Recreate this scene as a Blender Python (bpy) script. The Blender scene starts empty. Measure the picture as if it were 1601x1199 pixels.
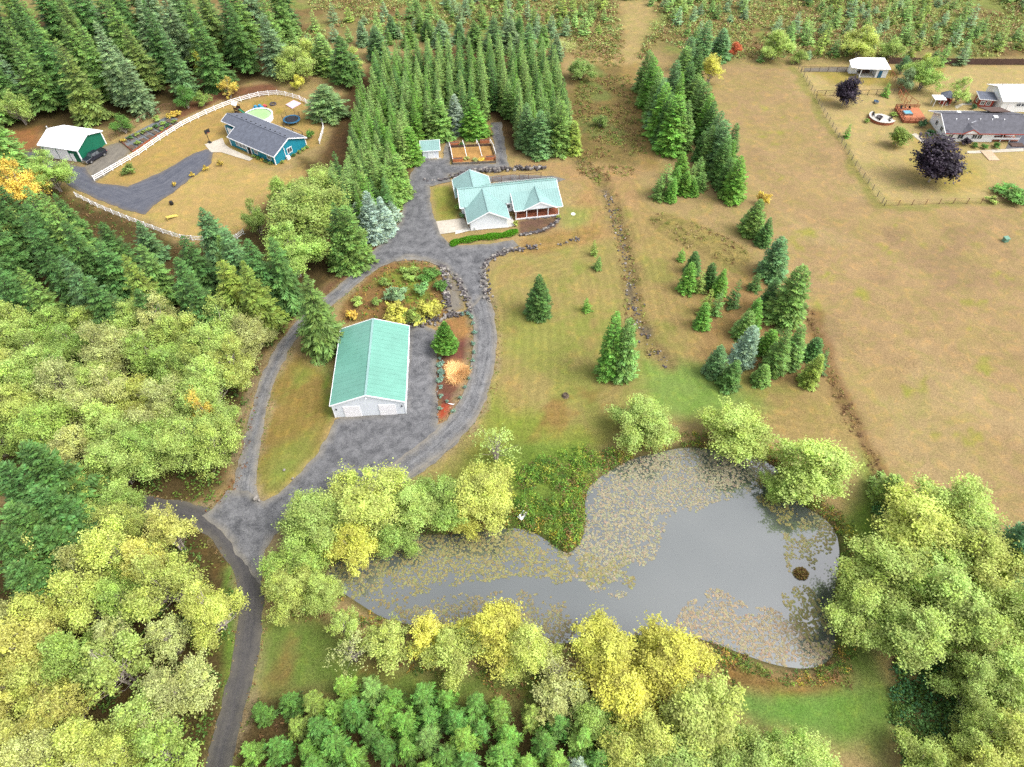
import bpy, math, random
import numpy as np
from mathutils import Vector, Matrix
from mathutils.geometry import delaunay_2d_cdt

S = bpy.context.scene
C = S.collection
PI = math.pi
R = math.radians

# ------------------------------------------------------------------ camera, sky, sun, exposure
CAM_H, PITCH, FPX, ROLL = 90.0, R(49.47), 1045.8, R(-0.35)
cd = bpy.data.cameras.new('camera'); cam = bpy.data.objects.new('camera', cd); C.objects.link(cam)
cd.sensor_fit = 'HORIZONTAL'; cd.sensor_width = 36.0; cd.lens = 36.0 * FPX / 1601.0
cd.clip_start = 1.0; cd.clip_end = 6000.0
cam.location = (0, 0, CAM_H)
cam.rotation_euler = (Matrix.Rotation(PI / 2 - PITCH, 3, 'X') @ Matrix.Rotation(ROLL, 3, 'Z')).to_euler()
S.camera = cam

SUN_EL, SUN_AZ = R(52), R(105)          # azimuth measured clockwise from +Y (north)
W = bpy.data.worlds.new('World'); S.world = W; W.use_nodes = True
wn = W.node_tree; wn.nodes.clear()
sky = wn.nodes.new('ShaderNodeTexSky'); sky.sky_type = 'NISHITA'; sky.sun_disc = False
sky.sun_elevation = SUN_EL; sky.sun_rotation = SUN_AZ
sky.air_density = 1.0; sky.dust_density = 4.0; sky.ozone_density = 1.0
hsv = wn.nodes.new('ShaderNodeHueSaturation'); hsv.inputs['Saturation'].default_value = 0.22   # overcast: pale grey sky
bg = wn.nodes.new('ShaderNodeBackground'); bg.inputs['Strength'].default_value = 0.15
wo = wn.nodes.new('ShaderNodeOutputWorld')
wn.links.new(sky.outputs[0], hsv.inputs['Color']); wn.links.new(hsv.outputs[0], bg.inputs['Color'])
wn.links.new(bg.outputs[0], wo.inputs['Surface'])
sl = bpy.data.lights.new('sun', 'SUN'); sl.energy = 1.0; sl.angle = R(30); sl.color = (1.0, 0.95, 0.87)
so = bpy.data.objects.new('sun', sl); C.objects.link(so)
sd_ = Vector((math.sin(SUN_AZ) * math.cos(SUN_EL), math.cos(SUN_AZ) * math.cos(SUN_EL), math.sin(SUN_EL)))
so.rotation_euler = sd_.to_track_quat('Z', 'Y').to_euler(); so.location = (80, -20, 150)
S.view_settings.view_transform = 'Standard'; S.view_settings.look = 'None'
S.view_settings.exposure = 1.27; S.view_settings.gamma = 1.0
S.view_settings.use_curve_mapping = False
S.render.engine = 'CYCLES'
S.cycles.max_bounces = 6; S.cycles.diffuse_bounces = 4; S.cycles.glossy_bounces = 2
S.cycles.transmission_bounces = 3; S.cycles.transparent_max_bounces = 4
S.cycles.use_denoising = False

# ------------------------------------------------------------------ helpers: place, noise, polygons
_F = np.array([0, math.cos(PITCH), -math.sin(PITCH)]); _U = np.array([0, math.sin(PITCH), math.cos(PITCH)])
_R = np.array([1.0, 0, 0])
def at(px, py, h=0.0):
    """survey: where the sight line of a point in the photograph meets height h"""
    x, y = px - 800.5, py - 599.5
    c, s = math.cos(-ROLL), math.sin(-ROLL)
    x, y = c * x - s * y, s * x + c * y
    d = _F + x / FPX * _R - y / FPX * _U
    t = (h - CAM_H) / d[2]
    return np.array([0, 0, CAM_H]) + t * d
def height_from(bx, by, ty):
    """height of an upright thing whose foot and top stand at these rows"""
    b = at(bx, by); lo, hi = 0.0, 60.0
    for _ in range(30):
        m = (lo + hi) / 2
        d = np.array([b[0], b[1], m]) - np.array([0, 0, CAM_H])
        y = 599.5 - FPX * (d @ _U) / (d @ _F)
        if y > ty: lo = m
        else: hi = m
    return (lo + hi) / 2
def scale_at(px, py):
    return np.linalg.norm(at(px + 1, py) - at(px, py))       # metres per photo pixel
def P(pts, h=0.0):
    return np.array([at(a, b, h)[:2] for a, b in pts])

def vnoise(x, y, sc, seed=0):
    x = np.asarray(x, float) / sc; y = np.asarray(y, float) / sc
    xi = np.floor(x).astype(np.int64); yi = np.floor(y).astype(np.int64)
    fx = x - xi; fy = y - yi
    fx = fx * fx * (3 - 2 * fx); fy = fy * fy * (3 - 2 * fy)
    def hsh(a, b):
        n = (a * 374761393 + b * 668265263 + seed * 974634777) & 0x7fffffff
        n = ((n ^ (n >> 13)) * 1274126177) & 0x7fffffff
        n = n ^ (n >> 16)
        return (n & 0xffff) / 65535.0
    a = hsh(xi, yi); b = hsh(xi + 1, yi); c = hsh(xi, yi + 1); d = hsh(xi + 1, yi + 1)
    return (a * (1 - fx) + b * fx) * (1 - fy) + (c * (1 - fx) + d * fx) * fy
def fbm(x, y, sc, seed=0, oc=4):
    r = 0; a = 1; t = 0
    for i in range(oc):
        r = r + a * vnoise(x, y, sc / 2 ** i, seed + 17 * i); t += a; a *= 0.55
    return r / t
def sdf(poly, X, Y):
    """signed distance (positive inside) of points to a polygon"""
    X = np.asarray(X, float); Y = np.asarray(Y, float)
    d = np.full(X.shape, 1e9); ins = np.zeros(X.shape, bool)
    n = len(poly)
    for i in range(n):
        x0, y0 = poly[i]; x1, y1 = poly[(i + 1) % n]
        ex, ey = x1 - x0, y1 - y0
        L = ex * ex + ey * ey + 1e-12
        t = np.clip(((X - x0) * ex + (Y - y0) * ey) / L, 0, 1)
        d = np.minimum(d, np.hypot(X - x0 - t * ex, Y - y0 - t * ey))
        if y0 != y1:
            c = ((y0 > Y) != (y1 > Y)) & (X < (x1 - x0) * (Y - y0) / (y1 - y0) + x0)
            ins ^= c
    return np.where(ins, d, -d)
def linedist(pts, X, Y):
    """distance, signed side distance and arc length along a polyline"""
    X = np.asarray(X, float); Y = np.asarray(Y, float)
    d = np.full(X.shape, 1e9); sg = np.zeros(X.shape); al = np.zeros(X.shape); acc = 0.0
    for i in range(len(pts) - 1):
        x0, y0 = pts[i][:2]; x1, y1 = pts[i + 1][:2]
        ex, ey = x1 - x0, y1 - y0; L = math.hypot(ex, ey) + 1e-9
        t = np.clip(((X - x0) * ex + (Y - y0) * ey) / L ** 2, 0, 1)
        dd = np.hypot(X - x0 - t * ex, Y - y0 - t * ey)
        s = (ex * (Y - y0) - ey * (X - x0)) / L
        m = dd < d
        d = np.where(m, dd, d); sg = np.where(m, np.sign(s) * dd, sg); al = np.where(m, acc + t * L, al); acc += L
    return d, sg, al
def sstep(a, b, x):
    t = np.clip((x - a) / (b - a), 0, 1); return t * t * (3 - 2 * t)
def smooth_poly(pts, n=3, closed=True):
    p = np.asarray(pts, float)
    for _ in range(n):
        if closed:
            q = np.roll(p, -1, 0); p = np.stack([.75 * p + .25 * q, .25 * p + .75 * q], 1).reshape(-1, 2)
        else:
            q = np.stack([.75 * p[:-1] + .25 * p[1:], .25 * p[:-1] + .75 * p[1:]], 1).reshape(-1, 2)
            p = np.vstack([p[:1], q, p[-1:]])
    return p

def lin(r, g, b):
    f = lambda v: (v / 255 / 12.92) if v <= 10.3 else ((v / 255 + .055) / 1.055) ** 2.4
    return np.array([f(r), f(g), f(b)])
KD = 2.12                                # how much brighter than its albedo a surface in the open shows
def alb(r, g, b, k=1.0):
    return lin(r, g, b) / KD * k
def soft(c, f=.03):
    m = float(np.dot(c, (.3, .6, .1))); return np.asarray(c) * (1 - f) + m * f

# ------------------------------------------------------------------ helpers: objects
def tag(o, label=None, cat=None, group=None, kind=None):
    if label: o['label'] = label
    if cat: o['category'] = cat
    if group: o['group'] = group
    if kind: o['kind'] = kind
    return o
def empty(name, loc, rz=0.0, label=None, cat=None, group=None):
    o = bpy.data.objects.new(name, None); C.objects.link(o)
    o.location = loc; o.rotation_euler = (0, 0, rz); o.empty_display_size = .3
    return tag(o, label, cat, group)
def link(name, me, parent=None, loc=(0, 0, 0), rz=0.0, scale=None):
    o = bpy.data.objects.new(name, me); C.objects.link(o)
    o.location = loc; o.rotation_euler = (0, 0, rz)
    if scale is not None: o.scale = scale
    if parent is not None: o.parent = parent
    return o
def np_mesh(name, V, Fc, mat, attrs=None, smooth=False):
    """V (n,3); Fc (m,k) all faces with k corners; attrs {name: (domain, array)}"""
    V = np.asarray(V, np.float32); Fc = np.asarray(Fc, np.int32)
    me = bpy.data.meshes.new(name)
    m, k = Fc.shape
    me.vertices.add(len(V)); me.vertices.foreach_set('co', V.ravel())
    me.loops.add(m * k); me.loops.foreach_set('vertex_index', Fc.ravel())
    me.polygons.add(m)
    me.polygons.foreach_set('loop_start', np.arange(0, m * k, k, dtype=np.int32))
    me.polygons.foreach_set('loop_total', np.full(m, k, dtype=np.int32))
    if smooth: me.polygons.foreach_set('use_smooth', np.ones(m, bool))
    me.update(calc_edges=True)
    for an, (dom, arr) in (attrs or {}).items():
        arr = np.asarray(arr, np.float32)
        if arr.ndim == 2:
            a = me.attributes.new(an, 'FLOAT_COLOR', dom)
            a.data.foreach_set('color', np.hstack([arr, np.ones((len(arr), 1), np.float32)]).ravel())
        else:
            a = me.attributes.new(an, 'FLOAT', dom); a.data.foreach_set('value', arr)
    me.materials.append(mat)
    return me
class MB:
    def __init__(s): s.v = []; s.f = []
    def add(s, vs, fs):
        n = len(s.v); s.v += [tuple(map(float, v)) for v in vs]; s.f += [tuple(i + n for i in f) for f in fs]; return s
    def box(s, c, d, rz=0.0, rx=0.0):
        a, b, e = d[0] / 2, d[1] / 2, d[2] / 2
        M = Matrix.Rotation(rz, 3, 'Z') @ Matrix.Rotation(rx, 3, 'X')
        vs = [Vector(c) + M @ Vector((x * a, y * b, z * e)) for x in (-1, 1) for y in (-1, 1) for z in (-1, 1)]
        return s.add(vs, [(0, 1, 3, 2), (4, 6, 7, 5), (0, 4, 5, 1), (2, 3, 7, 6), (0, 2, 6, 4), (1, 5, 7, 3)])
    def bar(s, p, q, w, h):
        p = Vector(p); q = Vector(q); d = (q - p).normalized()
        u = Vector((0, 0, 1)) if abs(d.z) < .95 else Vector((1, 0, 0))
        x = d.cross(u).normalized() * w / 2; y = x.cross(d).normalized() * h / 2
        vs = [p - x - y, p + x - y, p + x + y, p - x + y, q - x - y, q + x - y, q + x + y, q - x + y]
        return s.add(vs, [(0, 3, 2, 1), (4, 5, 6, 7), (0, 1, 5, 4), (1, 2, 6, 5), (2, 3, 7, 6), (3, 0, 4, 7)])
    def tube(s, pts, rs, n=6, cap=True):
        rings = []; pts = [Vector(p) for p in pts]
        if not hasattr(rs, '__len__'): rs = [rs] * len(pts)
        base = len(s.v)
        for i, p in enumerate(pts):
            d = (pts[min(i + 1, len(pts) - 1)] - pts[max(i - 1, 0)]).normalized()
            u = Vector((0, 0, 1)) if abs(d.z) < .9 else Vector((1, 0, 0))
            x = d.cross(u).normalized(); y = d.cross(x)
            for k in range(n):
                a = 2 * PI * k / n; s.v.append(tuple(p + (x * math.cos(a) + y * math.sin(a)) * rs[i]))
        for i in range(len(pts) - 1):
            for k in range(n):
                a = base + i * n + k; b = base + i * n + (k + 1) % n
                s.f.append((a, b, b + n, a + n))
        if cap:
            s.f.append(tuple(base + k for k in range(n))); s.f.append(tuple(base + (len(pts) - 1) * n + k for k in reversed(range(n))))
        return s
    def lathe(s, prof, c=(0, 0, 0), n=16, sx=1.0, sy=1.0):
        b = len(s.v)
        for r, z in prof:
            for k in range(n):
                a = 2 * PI * k / n; s.v.append((c[0] + r * math.cos(a) * sx, c[1] + r * math.sin(a) * sy, c[2] + z))
        for i in range(len(prof) - 1):
            for k in range(n):
                p = b + i * n + k; q = b + i * n + (k + 1) % n; s.f.append((p, q, q + n, p + n))
        return s
    def slab(s, poly, t):
        """a planar 3D polygon given thickness t along -normal"""
        p = [Vector(v) for v in poly]; n = Vector((0, 0, 0))
        for i in range(len(p)): n += (p[i] - p[0]).cross(p[(i + 1) % len(p)] - p[0])
        n.normalize()
        if n.z < 0: p.reverse(); n = -n
        m = len(p)
        vs = p + [v - n * t for v in p]
        fs = [tuple(range(m)), tuple(range(2 * m - 1, m - 1, -1))] + [(i, i + m, (i + 1) % m + m, (i + 1) % m) for i in range(m)]
        return s.add(vs, fs)
    def mesh(s, name, mat, smooth=False):
        me = bpy.data.meshes.new(name); me.from_pydata(s.v, [], s.f); me.materials.append(mat)
        if smooth: me.polygons.foreach_set('use_smooth', np.ones(len(me.polygons), bool))
        me.update(); return me
    def build(s, name, mat, parent=None, loc=(0, 0, 0), rz=0.0, smooth=False):
        return link(name, s.mesh(name, mat, smooth), parent, loc, rz)
    def bevel(s, o, w=0.03):
        m = o.modifiers.new('bevel', 'BEVEL'); m.width = w; m.segments = 2; return o

# ------------------------------------------------------------------ materials
def mat_new(name):
    m = bpy.data.materials.new(name); m.use_nodes = True
    nt = m.node_tree; nt.nodes.clear()
    out = nt.nodes.new('ShaderNodeOutputMaterial'); b = nt.nodes.new('ShaderNodeBsdfPrincipled')
    nt.links.new(b.outputs[0], out.inputs['Surface'])
    return m, nt, b, out
def N(nt, t, **kw):
    n = nt.nodes.new('ShaderNode' + t)
    for k, v in kw.items():
        if k in n.inputs: n.inputs[k].default_value = v
        else: setattr(n, k, v)
    return n
def mixc(nt, fac, a, b, mode='MIX'):
    m = nt.nodes.new('ShaderNodeMix'); m.data_type = 'RGBA'; m.blend_type = mode
    for sock, v in ((m.inputs[0], fac), (m.inputs[6], a), (m.inputs[7], b)):
        if hasattr(v, 'is_linked') or hasattr(v, 'links'): nt.links.new(v, sock)
        elif isinstance(v, (int, float)): sock.default_value = v
        else: sock.default_value = (*v[:3], 1)
    return m.outputs[2]
def mathn(nt, op, a, b=0.0, clamp=False):
    m = nt.nodes.new('ShaderNodeMath'); m.operation = op; m.use_clamp = clamp
    for i, v in enumerate((a, b)):
        if isinstance(v, (int, float)): m.inputs[i].default_value = v
        else: nt.links.new(v, m.inputs[i])
    return m.outputs[0]
def maprange(nt, v, a, b, c, d):
    m = nt.nodes.new('ShaderNodeMapRange'); nt.links.new(v, m.inputs[0])
    for i, q in enumerate((a, b, c, d)): m.inputs[i + 1].default_value = q
    return m.outputs[0]
def plain(name, col, rough=.6, metal=0.0, spec=.3, var=.12, scale=3.0, bump=0.0):
    """a surface with a little grain and wear"""
    m, nt, b, out = mat_new(name)
    tc = N(nt, 'TexCoord')
    n1 = N(nt, 'TexNoise', Scale=scale, Detail=5.0, Roughness=.6); nt.links.new(tc.outputs['Object'], n1.inputs['Vector'])
    n2 = N(nt, 'TexNoise', Scale=scale * .17, Detail=3.0); nt.links.new(tc.outputs['Object'], n2.inputs['Vector'])
    f = mathn(nt, 'ADD', maprange(nt, n1.outputs[0], .3, .7, -var, var), maprange(nt, n2.outputs[0], .3, .7, 1 - var, 1 + var))
    cc = N(nt, 'CombineColor')
    for i in range(3): nt.links.new(f, cc.inputs[i])
    c = mixc(nt, 1.0, col, cc.outputs[0], 'MULTIPLY')
    nt.links.new(c, b.inputs['Base Color'])
    b.inputs['Roughness'].default_value = rough; b.inputs['Metallic'].default_value = metal
    b.inputs['Specular IOR Level'].default_value = spec
    if bump:
        bp = N(nt, 'Bump', Strength=bump, Distance=.03); nt.links.new(n1.outputs[0], bp.inputs['Height']); nt.links.new(bp.outputs[0], b.inputs['Normal'])
    return m
M = {}
M['white'] = plain('white_paint', (.80, .81, .83), .45, var=.05)
M['white_roof'] = plain('white_roof', (.86, .86, .88), .3, var=.04, spec=.5)
M['white_vinyl'] = plain('white_vinyl', (.84, .84, .86), .35, var=.03)
M['siding'] = plain('white_siding', (.72, .75, .80), .5, var=.05)
M['door_white'] = plain('white_door', (.84, .82, .84), .45, var=.03)
M['teal'] = plain('teal_metal', (.12, .295, .235), .32, var=.08, spec=.6, scale=.6)
M['teal_pale'] = plain('pale_teal_metal', (.20, .33, .315), .3, var=.07, spec=.6, scale=.6)
M['shingle'] = plain('grey_shingle', (.10, .11, .14), .85, var=.18, scale=7)
M['shingle_dark'] = plain('dark_shingle', (.085, .085, .10), .85, var=.18, scale=7)
M['blue_wall'] = plain('blue_siding', (.012, .19, .27), .5, var=.06)
M['green_wall'] = plain('green_metal', (.008, .11, .062), .5, var=.06)
M['red_wall'] = plain('red_siding', (.30, .05, .035), .55, var=.08)
M['glass'] = plain('window_glass', (.05, .06, .07), .08, spec=.8, var=.02)
M['dark'] = plain('dark_opening', (.02, .02, .022), .8)
M['concrete'] = plain('concrete', (.40, .36, .30), .85, var=.12, scale=1.2)
M['concrete_w'] = plain('pale_concrete', (.46, .44, .40), .85, var=.10, scale=1.2)
M['red_wood'] = plain('red_brown_wood', (.26, .085, .045), .65, var=.15, scale=4)
M['orange_wood'] = plain('orange_wood', (.42, .15, .07), .65, var=.15, scale=4)
M['grey_wood'] = plain('grey_weathered_wood', (.15, .13, .11), .8, var=.2, scale=4)
M['brown_wood'] = plain('brown_fence_wood', (.085, .05, .04), .8, var=.2, scale=3)
M['rust'] = plain('rusty_wire_post', (.20, .11, .07), .7, var=.2)
M['tan_wood'] = plain('tan_plywood', (.42, .30, .20), .75, var=.1, scale=2)
M['black'] = plain('black_plastic', (.018, .018, .02), .4)
M['car'] = plain('black_car_paint', (.012, .013, .022), .18, spec=.7, var=.03)
M['chrome'] = plain('bright_metal', (.5, .5, .52), .25, metal=.8, var=.03)
M['tyre'] = plain('tyre_rubber', (.015, .015, .015), .8)
M['poolwater'] = plain('green_pool_water', (.30, .48, .22), .12, spec=.6, var=.08, scale=.7)
M['tub_water'] = plain('blue_tub_water', (.10, .32, .45), .1, spec=.6, var=.06)
M['trampoline'] = plain('black_trampoline_mat', (.02, .022, .028), .6)
M['blue_pad'] = plain('blue_pad', (.03, .12, .22), .5)
M['pink'] = plain('pink_mat', (.58, .42, .52), .6, var=.06)
M['toy_blue'] = plain('blue_toy', (.05, .25, .42), .4)
M['toy_red'] = plain('red_toy', (.55, .10, .10), .4)
M['toy_green'] = plain('green_slide', (.03, .15, .08), .4)
M['yellow'] = plain('yellow_plastic', (.55, .45, .12), .5)
M['util'] = plain('utility_green', (.12, .24, .17), .5)
M['rock'] = plain('dark_basalt', (.085, .075, .078), .9, var=.3, scale=2.5, bump=.5)
M['rock_pale'] = plain('pale_rock', (.24, .22, .20), .9, var=.3, scale=2.5, bump=.5)
M['bark'] = plain('brown_bark', (.10, .075, .055), .9, var=.2, scale=4)
M['bark_pale'] = plain('pale_bark', (.32, .28, .24), .85, var=.25, scale=4)
M['soil'] = plain('brown_soil', (.10, .07, .05), .95, var=.2, scale=2)
M['gravel_bed'] = plain('grey_bed_cover', (.12, .13, .14), .9, var=.2, scale=3)

def foliage_mat(name, trans=.3, rough=.55, yel=(1.25, 1.02, .45), vlo=.55, vhi=1.4, huev=.05):
    m, nt, b, out = mat_new(name)
    oi = N(nt, 'ObjectInfo'); v = N(nt, 'Attribute', attribute_name='v'); c = N(nt, 'Attribute', attribute_name='c')
    hs = N(nt, 'HueSaturation')
    nt.links.new(maprange(nt, v.outputs['Fac'], 0, 1, .5 - huev / 2, .5 + huev / 2), hs.inputs['Hue'])
    nt.links.new(maprange(nt, v.outputs['Fac'], 0, 1, vlo, vhi), hs.inputs['Value'])
    nt.links.new(oi.outputs['Color'], hs.inputs['Color'])
    y = mixc(nt, 1.0, hs.outputs[0], yel, 'MULTIPLY')
    col = mixc(nt, maprange(nt, c.outputs['Fac'], .35, .95, 0, 1), hs.outputs[0], y)
    nt.links.new(col, b.inputs['Base Color']); b.inputs['Roughness'].default_value = rough
    b.inputs['Specular IOR Level'].default_value = .25
    tr = N(nt, 'BsdfTranslucent'); nt.links.new(col, tr.inputs['Color'])
    ms = N(nt, 'MixShader'); ms.inputs[0].default_value = trans
    nt.links.new(b.outputs[0], ms.inputs[1]); nt.links.new(tr.outputs[0], ms.inputs[2])
    nt.links.new(ms.outputs[0], out.inputs['Surface'])
    return m
M['leaf'] = foliage_mat('broad_leaves', .36, .6, (1.07, 1.05, .80), .45, 1.65, .035)
M['needle'] = foliage_mat('fir_needles', .24, .5, (1.2, 1.12, .85), .35, 1.85, .04)
M['purple_leaf'] = foliage_mat('purple_leaves', .15, .5, (1.1, .9, 1.0), .6, 1.5, .03)
def stuff_leaf(name):
    """foliage whose colour is stored per face (mixed brush)"""
    m, nt, b, out = mat_new(name)
    a = N(nt, 'Attribute', attribute_name='col')
    nt.links.new(a.outputs['Color'], b.inputs['Base Color']); b.inputs['Roughness'].default_value = .6
    b.inputs['Specular IOR Level'].default_value = .2
    tr = N(nt, 'BsdfTranslucent'); nt.links.new(a.outputs['Color'], tr.inputs['Color'])
    ms = N(nt, 'MixShader'); ms.inputs[0].default_value = .3
    nt.links.new(b.outputs[0], ms.inputs[1]); nt.links.new(tr.outputs[0], ms.inputs[2]); nt.links.new(ms.outputs[0], out.inputs['Surface'])
    return m
M['brush'] = stuff_leaf('brush_leaves')

def ground_mat():
    m, nt, b, out = mat_new('ground_cover')
    a = N(nt, 'Attribute', attribute_name='col'); rg = N(nt, 'Attribute', attribute_name='rough'); mw = N(nt, 'Attribute', attribute_name='mow')
    geo = N(nt, 'NewGeometry')
    def noise(sc, det=4.0, ro=.6, dist=0.0):
        n = N(nt, 'TexNoise', Scale=sc, Detail=det, Roughness=ro, Distortion=dist); nt.links.new(geo.outputs['Position'], n.inputs['Vector']); return n.outputs[0]
    fine = noise(3.2, 3.0, .7); mid = noise(.55, 5.0, .65, .6); big = noise(.09, 4.0, .6)
    vor = N(nt, 'TexVoronoi', Scale=1.5); nt.links.new(geo.outputs['Position'], vor.inputs['Vector'])
    v = mathn(nt, 'ADD', mathn(nt, 'ADD', maprange(nt, fine, .25, .75, -.26, .26), maprange(nt, noise(8.0, 2.0, .7), .3, .7, -.28, .28)), maprange(nt, mid, .3, .7, -.09, .09))
    v = mathn(nt, 'ADD', v, maprange(nt, big, .3, .7, -.07, .07))
    stripe = mathn(nt, 'MULTIPLY', mathn(nt, 'SINE', mathn(nt, 'MULTIPLY', mw.outputs['Fac'], 2 * PI / 1.7)), maprange(nt, mid, .35, .65, .01, .075))
    v = mathn(nt, 'ADD', v, stripe)
    v = mathn(nt, 'ADD', mathn(nt, 'MULTIPLY', v, maprange(nt, rg.outputs['Fac'], 0, 1, .8, 1.9)), 1.0)
    cc = N(nt, 'CombineColor')
    for i in range(3): nt.links.new(v, cc.inputs[i])
    c1 = mixc(nt, 1.0, a.outputs['Color'], cc.outputs[0], 'MULTIPLY')
    straw = mixc(nt, 1.0, c1, (1.28, 1.12, .86), 'MULTIPLY'); green = mixc(nt, 1.0, c1, (.80, 1.06, .62), 'MULTIPLY')
    g2 = noise(.23, 6.0, .7, 1.0)
    c2 = mixc(nt, maprange(nt, g2, .45, .7, 0, .6), c1, green)
    c3 = mixc(nt, maprange(nt, mid, .52, .75, 0, .7), c2, straw)
    nt.links.new(c3, b.inputs['Base Color']); b.inputs['Roughness'].default_value = .95; b.inputs['Specular IOR Level'].default_value = .05
    bp = N(nt, 'Bump', Strength=.5, Distance=.06); nt.links.new(mathn(nt, 'ADD', fine, mid), bp.inputs['Height']); nt.links.new(bp.outputs[0], b.inputs['Normal'])
    return m
M['ground'] = ground_mat()
def road_mat(name, dark, light, tint, streak=.55):
    m, nt, b, out = mat_new(name)
    d = N(nt, 'Attribute', attribute_name='side'); s = N(nt, 'Attribute', attribute_name='along'); e = N(nt, 'Attribute', attribute_name='edge')
    geo = N(nt, 'NewGeometry')
    cv = N(nt, 'CombineXYZ'); nt.links.new(mathn(nt, 'MULTIPLY', d.outputs['Fac'], 1.5), cv.inputs[0]); nt.links.new(mathn(nt, 'MULTIPLY', s.outputs['Fac'], .07), cv.inputs[1])
    st = N(nt, 'TexNoise', Scale=1.0, Detail=4.0, Roughness=.6, Distortion=.4); nt.links.new(cv.outputs[0], st.inputs['Vector'])
    n1 = N(nt, 'TexNoise', Scale=.5, Detail=7.0, Roughness=.7, Distortion=.25); nt.links.new(geo.outputs['Position'], n1.inputs['Vector'])
    n2 = N(nt, 'TexNoise', Scale=5.0, Detail=3.0, Roughness=.7); nt.links.new(geo.outputs['Position'], n2.inputs['Vector'])
    f = mathn(nt, 'ADD', mathn(nt, 'MULTIPLY', maprange(nt, st.outputs[0], .32, .68, 0, 1), streak), mathn(nt, 'MULTIPLY', maprange(nt, n1.outputs[0], .35, .65, 0, 1), 1 - streak))
    f = mathn(nt, 'ADD', f, maprange(nt, n2.outputs[0], .3, .7, -.38, .38), True)
    c = mixc(nt, f, dark, light)
    ed = mathn(nt, 'MULTIPLY', e.outputs['Fac'], maprange(nt, n1.outputs[0], .3, .6, .2, .9))
    c = mixc(nt, ed, c, tint)
    nt.links.new(c, b.inputs['Base Color']); b.inputs['Roughness'].default_value = .9; b.inputs['Specular IOR Level'].default_value = .12
    bp = N(nt, 'Bump', Strength=.4, Distance=.04); nt.links.new(n2.outputs[0], bp.inputs['Height']); nt.links.new(bp.outputs[0], b.inputs['Normal'])
    return m
M['gravel'] = road_mat('grey_gravel', tuple(alb(94, 95, 99)), tuple(alb(176, 176, 178)), tuple(alb(178, 168, 150)))
M['gravel_worn'] = road_mat('worn_gravel', tuple(alb(98, 99, 103)), tuple(alb(160, 160, 163)), tuple(alb(172, 164, 148)), .16)
M['asphalt'] = road_mat('blue_grey_asphalt', tuple(alb(98, 102, 116)), tuple(alb(136, 138, 148)), tuple(alb(140, 130, 118)))
M['lane'] = road_mat('dark_lane', tuple(alb(86, 85, 88)), tuple(alb(122, 118, 116)), tuple(alb(132, 126, 112)))
M['gravel_tan'] = road_mat('tan_gravel', tuple(alb(130, 124, 116)), tuple(alb(172, 164, 150)), tuple(alb(160, 145, 110)))

def water_mat():
    m, nt, b, out = mat_new('pond_water')
    geo = N(nt, 'NewGeometry')
    n = N(nt, 'TexNoise', Scale=.06, Detail=3.0); nt.links.new(geo.outputs['Position'], n.inputs['Vector'])
    c = mixc(nt, maprange(nt, n.outputs[0], .35, .65, 0, 1), (.055, .064, .06), (.08, .088, .082))
    nt.links.new(c, b.inputs['Base Color']); b.inputs['Roughness'].default_value = .06
    b.inputs['IOR'].default_value = 2.35; b.inputs['Specular IOR Level'].default_value = .6
    n2 = N(nt, 'TexNoise', Scale=2.5, Detail=2.0); nt.links.new(geo.outputs['Position'], n2.inputs['Vector'])
    bp = N(nt, 'Bump', Strength=.05, Distance=.02); nt.links.new(n2.outputs[0], bp.inputs['Height']); nt.links.new(bp.outputs[0], b.inputs['Normal'])
    return m
M['water'] = water_mat()

# ------------------------------------------------------------------ terrain
POND_Z = -0.8
POND = smooth_poly(P([(1062, 700), (1030, 708), (990, 716), (955, 735), (922, 757), (914, 782), (916, 815), (912, 842), (897, 862), (884, 866),
          (862, 850), (832, 830), (800, 824), (740, 834), (690, 836), (630, 836), (580, 850), (530, 876), (506, 896), (520, 916), (556, 940), (600, 968),
          (650, 978), (700, 990), (770, 1004), (850, 1008), (900, 1004), (1000, 992), (1060, 990), (1110, 1003), (1160, 1022), (1210, 1040), (1262, 1047),
          (1298, 1036), (1308, 1000), (1300, 960), (1306, 915), (1314, 872), (1308, 830), (1284, 806), (1254, 790), (1230, 756), (1205, 722), (1150, 706), (1100, 700)], POND_Z), 1)
DITCH = P([(905, 250), (935, 275), (955, 310), (968, 350), (978, 400), (990, 450), (993, 500), (1010, 535), (1045, 566)])
MOUND = smooth_poly(P([(1018, 338), (1040, 332), (1090, 352), (1150, 378), (1172, 398), (1158, 415), (1120, 412), (1060, 382), (1022, 358)]), 1)
def gz(x, y):
    x = np.asarray(x, float); y = np.asarray(y, float)
    z = .16 * (vnoise(x, y, 9, 3) - .5)
    d = sdf(POND, x, y)
    z = z * sstep(0, 6, -d) - 1.6 * sstep(-2.6, 2.6, d)
    dd, _, _ = linedist(DITCH, x, y)
    z = z - .45 * sstep(2.0, .3, dd)
    z = z + .7 * sstep(-.8, 2.0, sdf(MOUND, x, y))
    return z
def g(x, y): return float(gz(np.array([x]), np.array([y]))[0])
def atg(px, py):
    p = at(px, py); q = at(px, py, g(p[0], p[1])); return np.array([q[0], q[1], g(q[0], q[1])])

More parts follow.
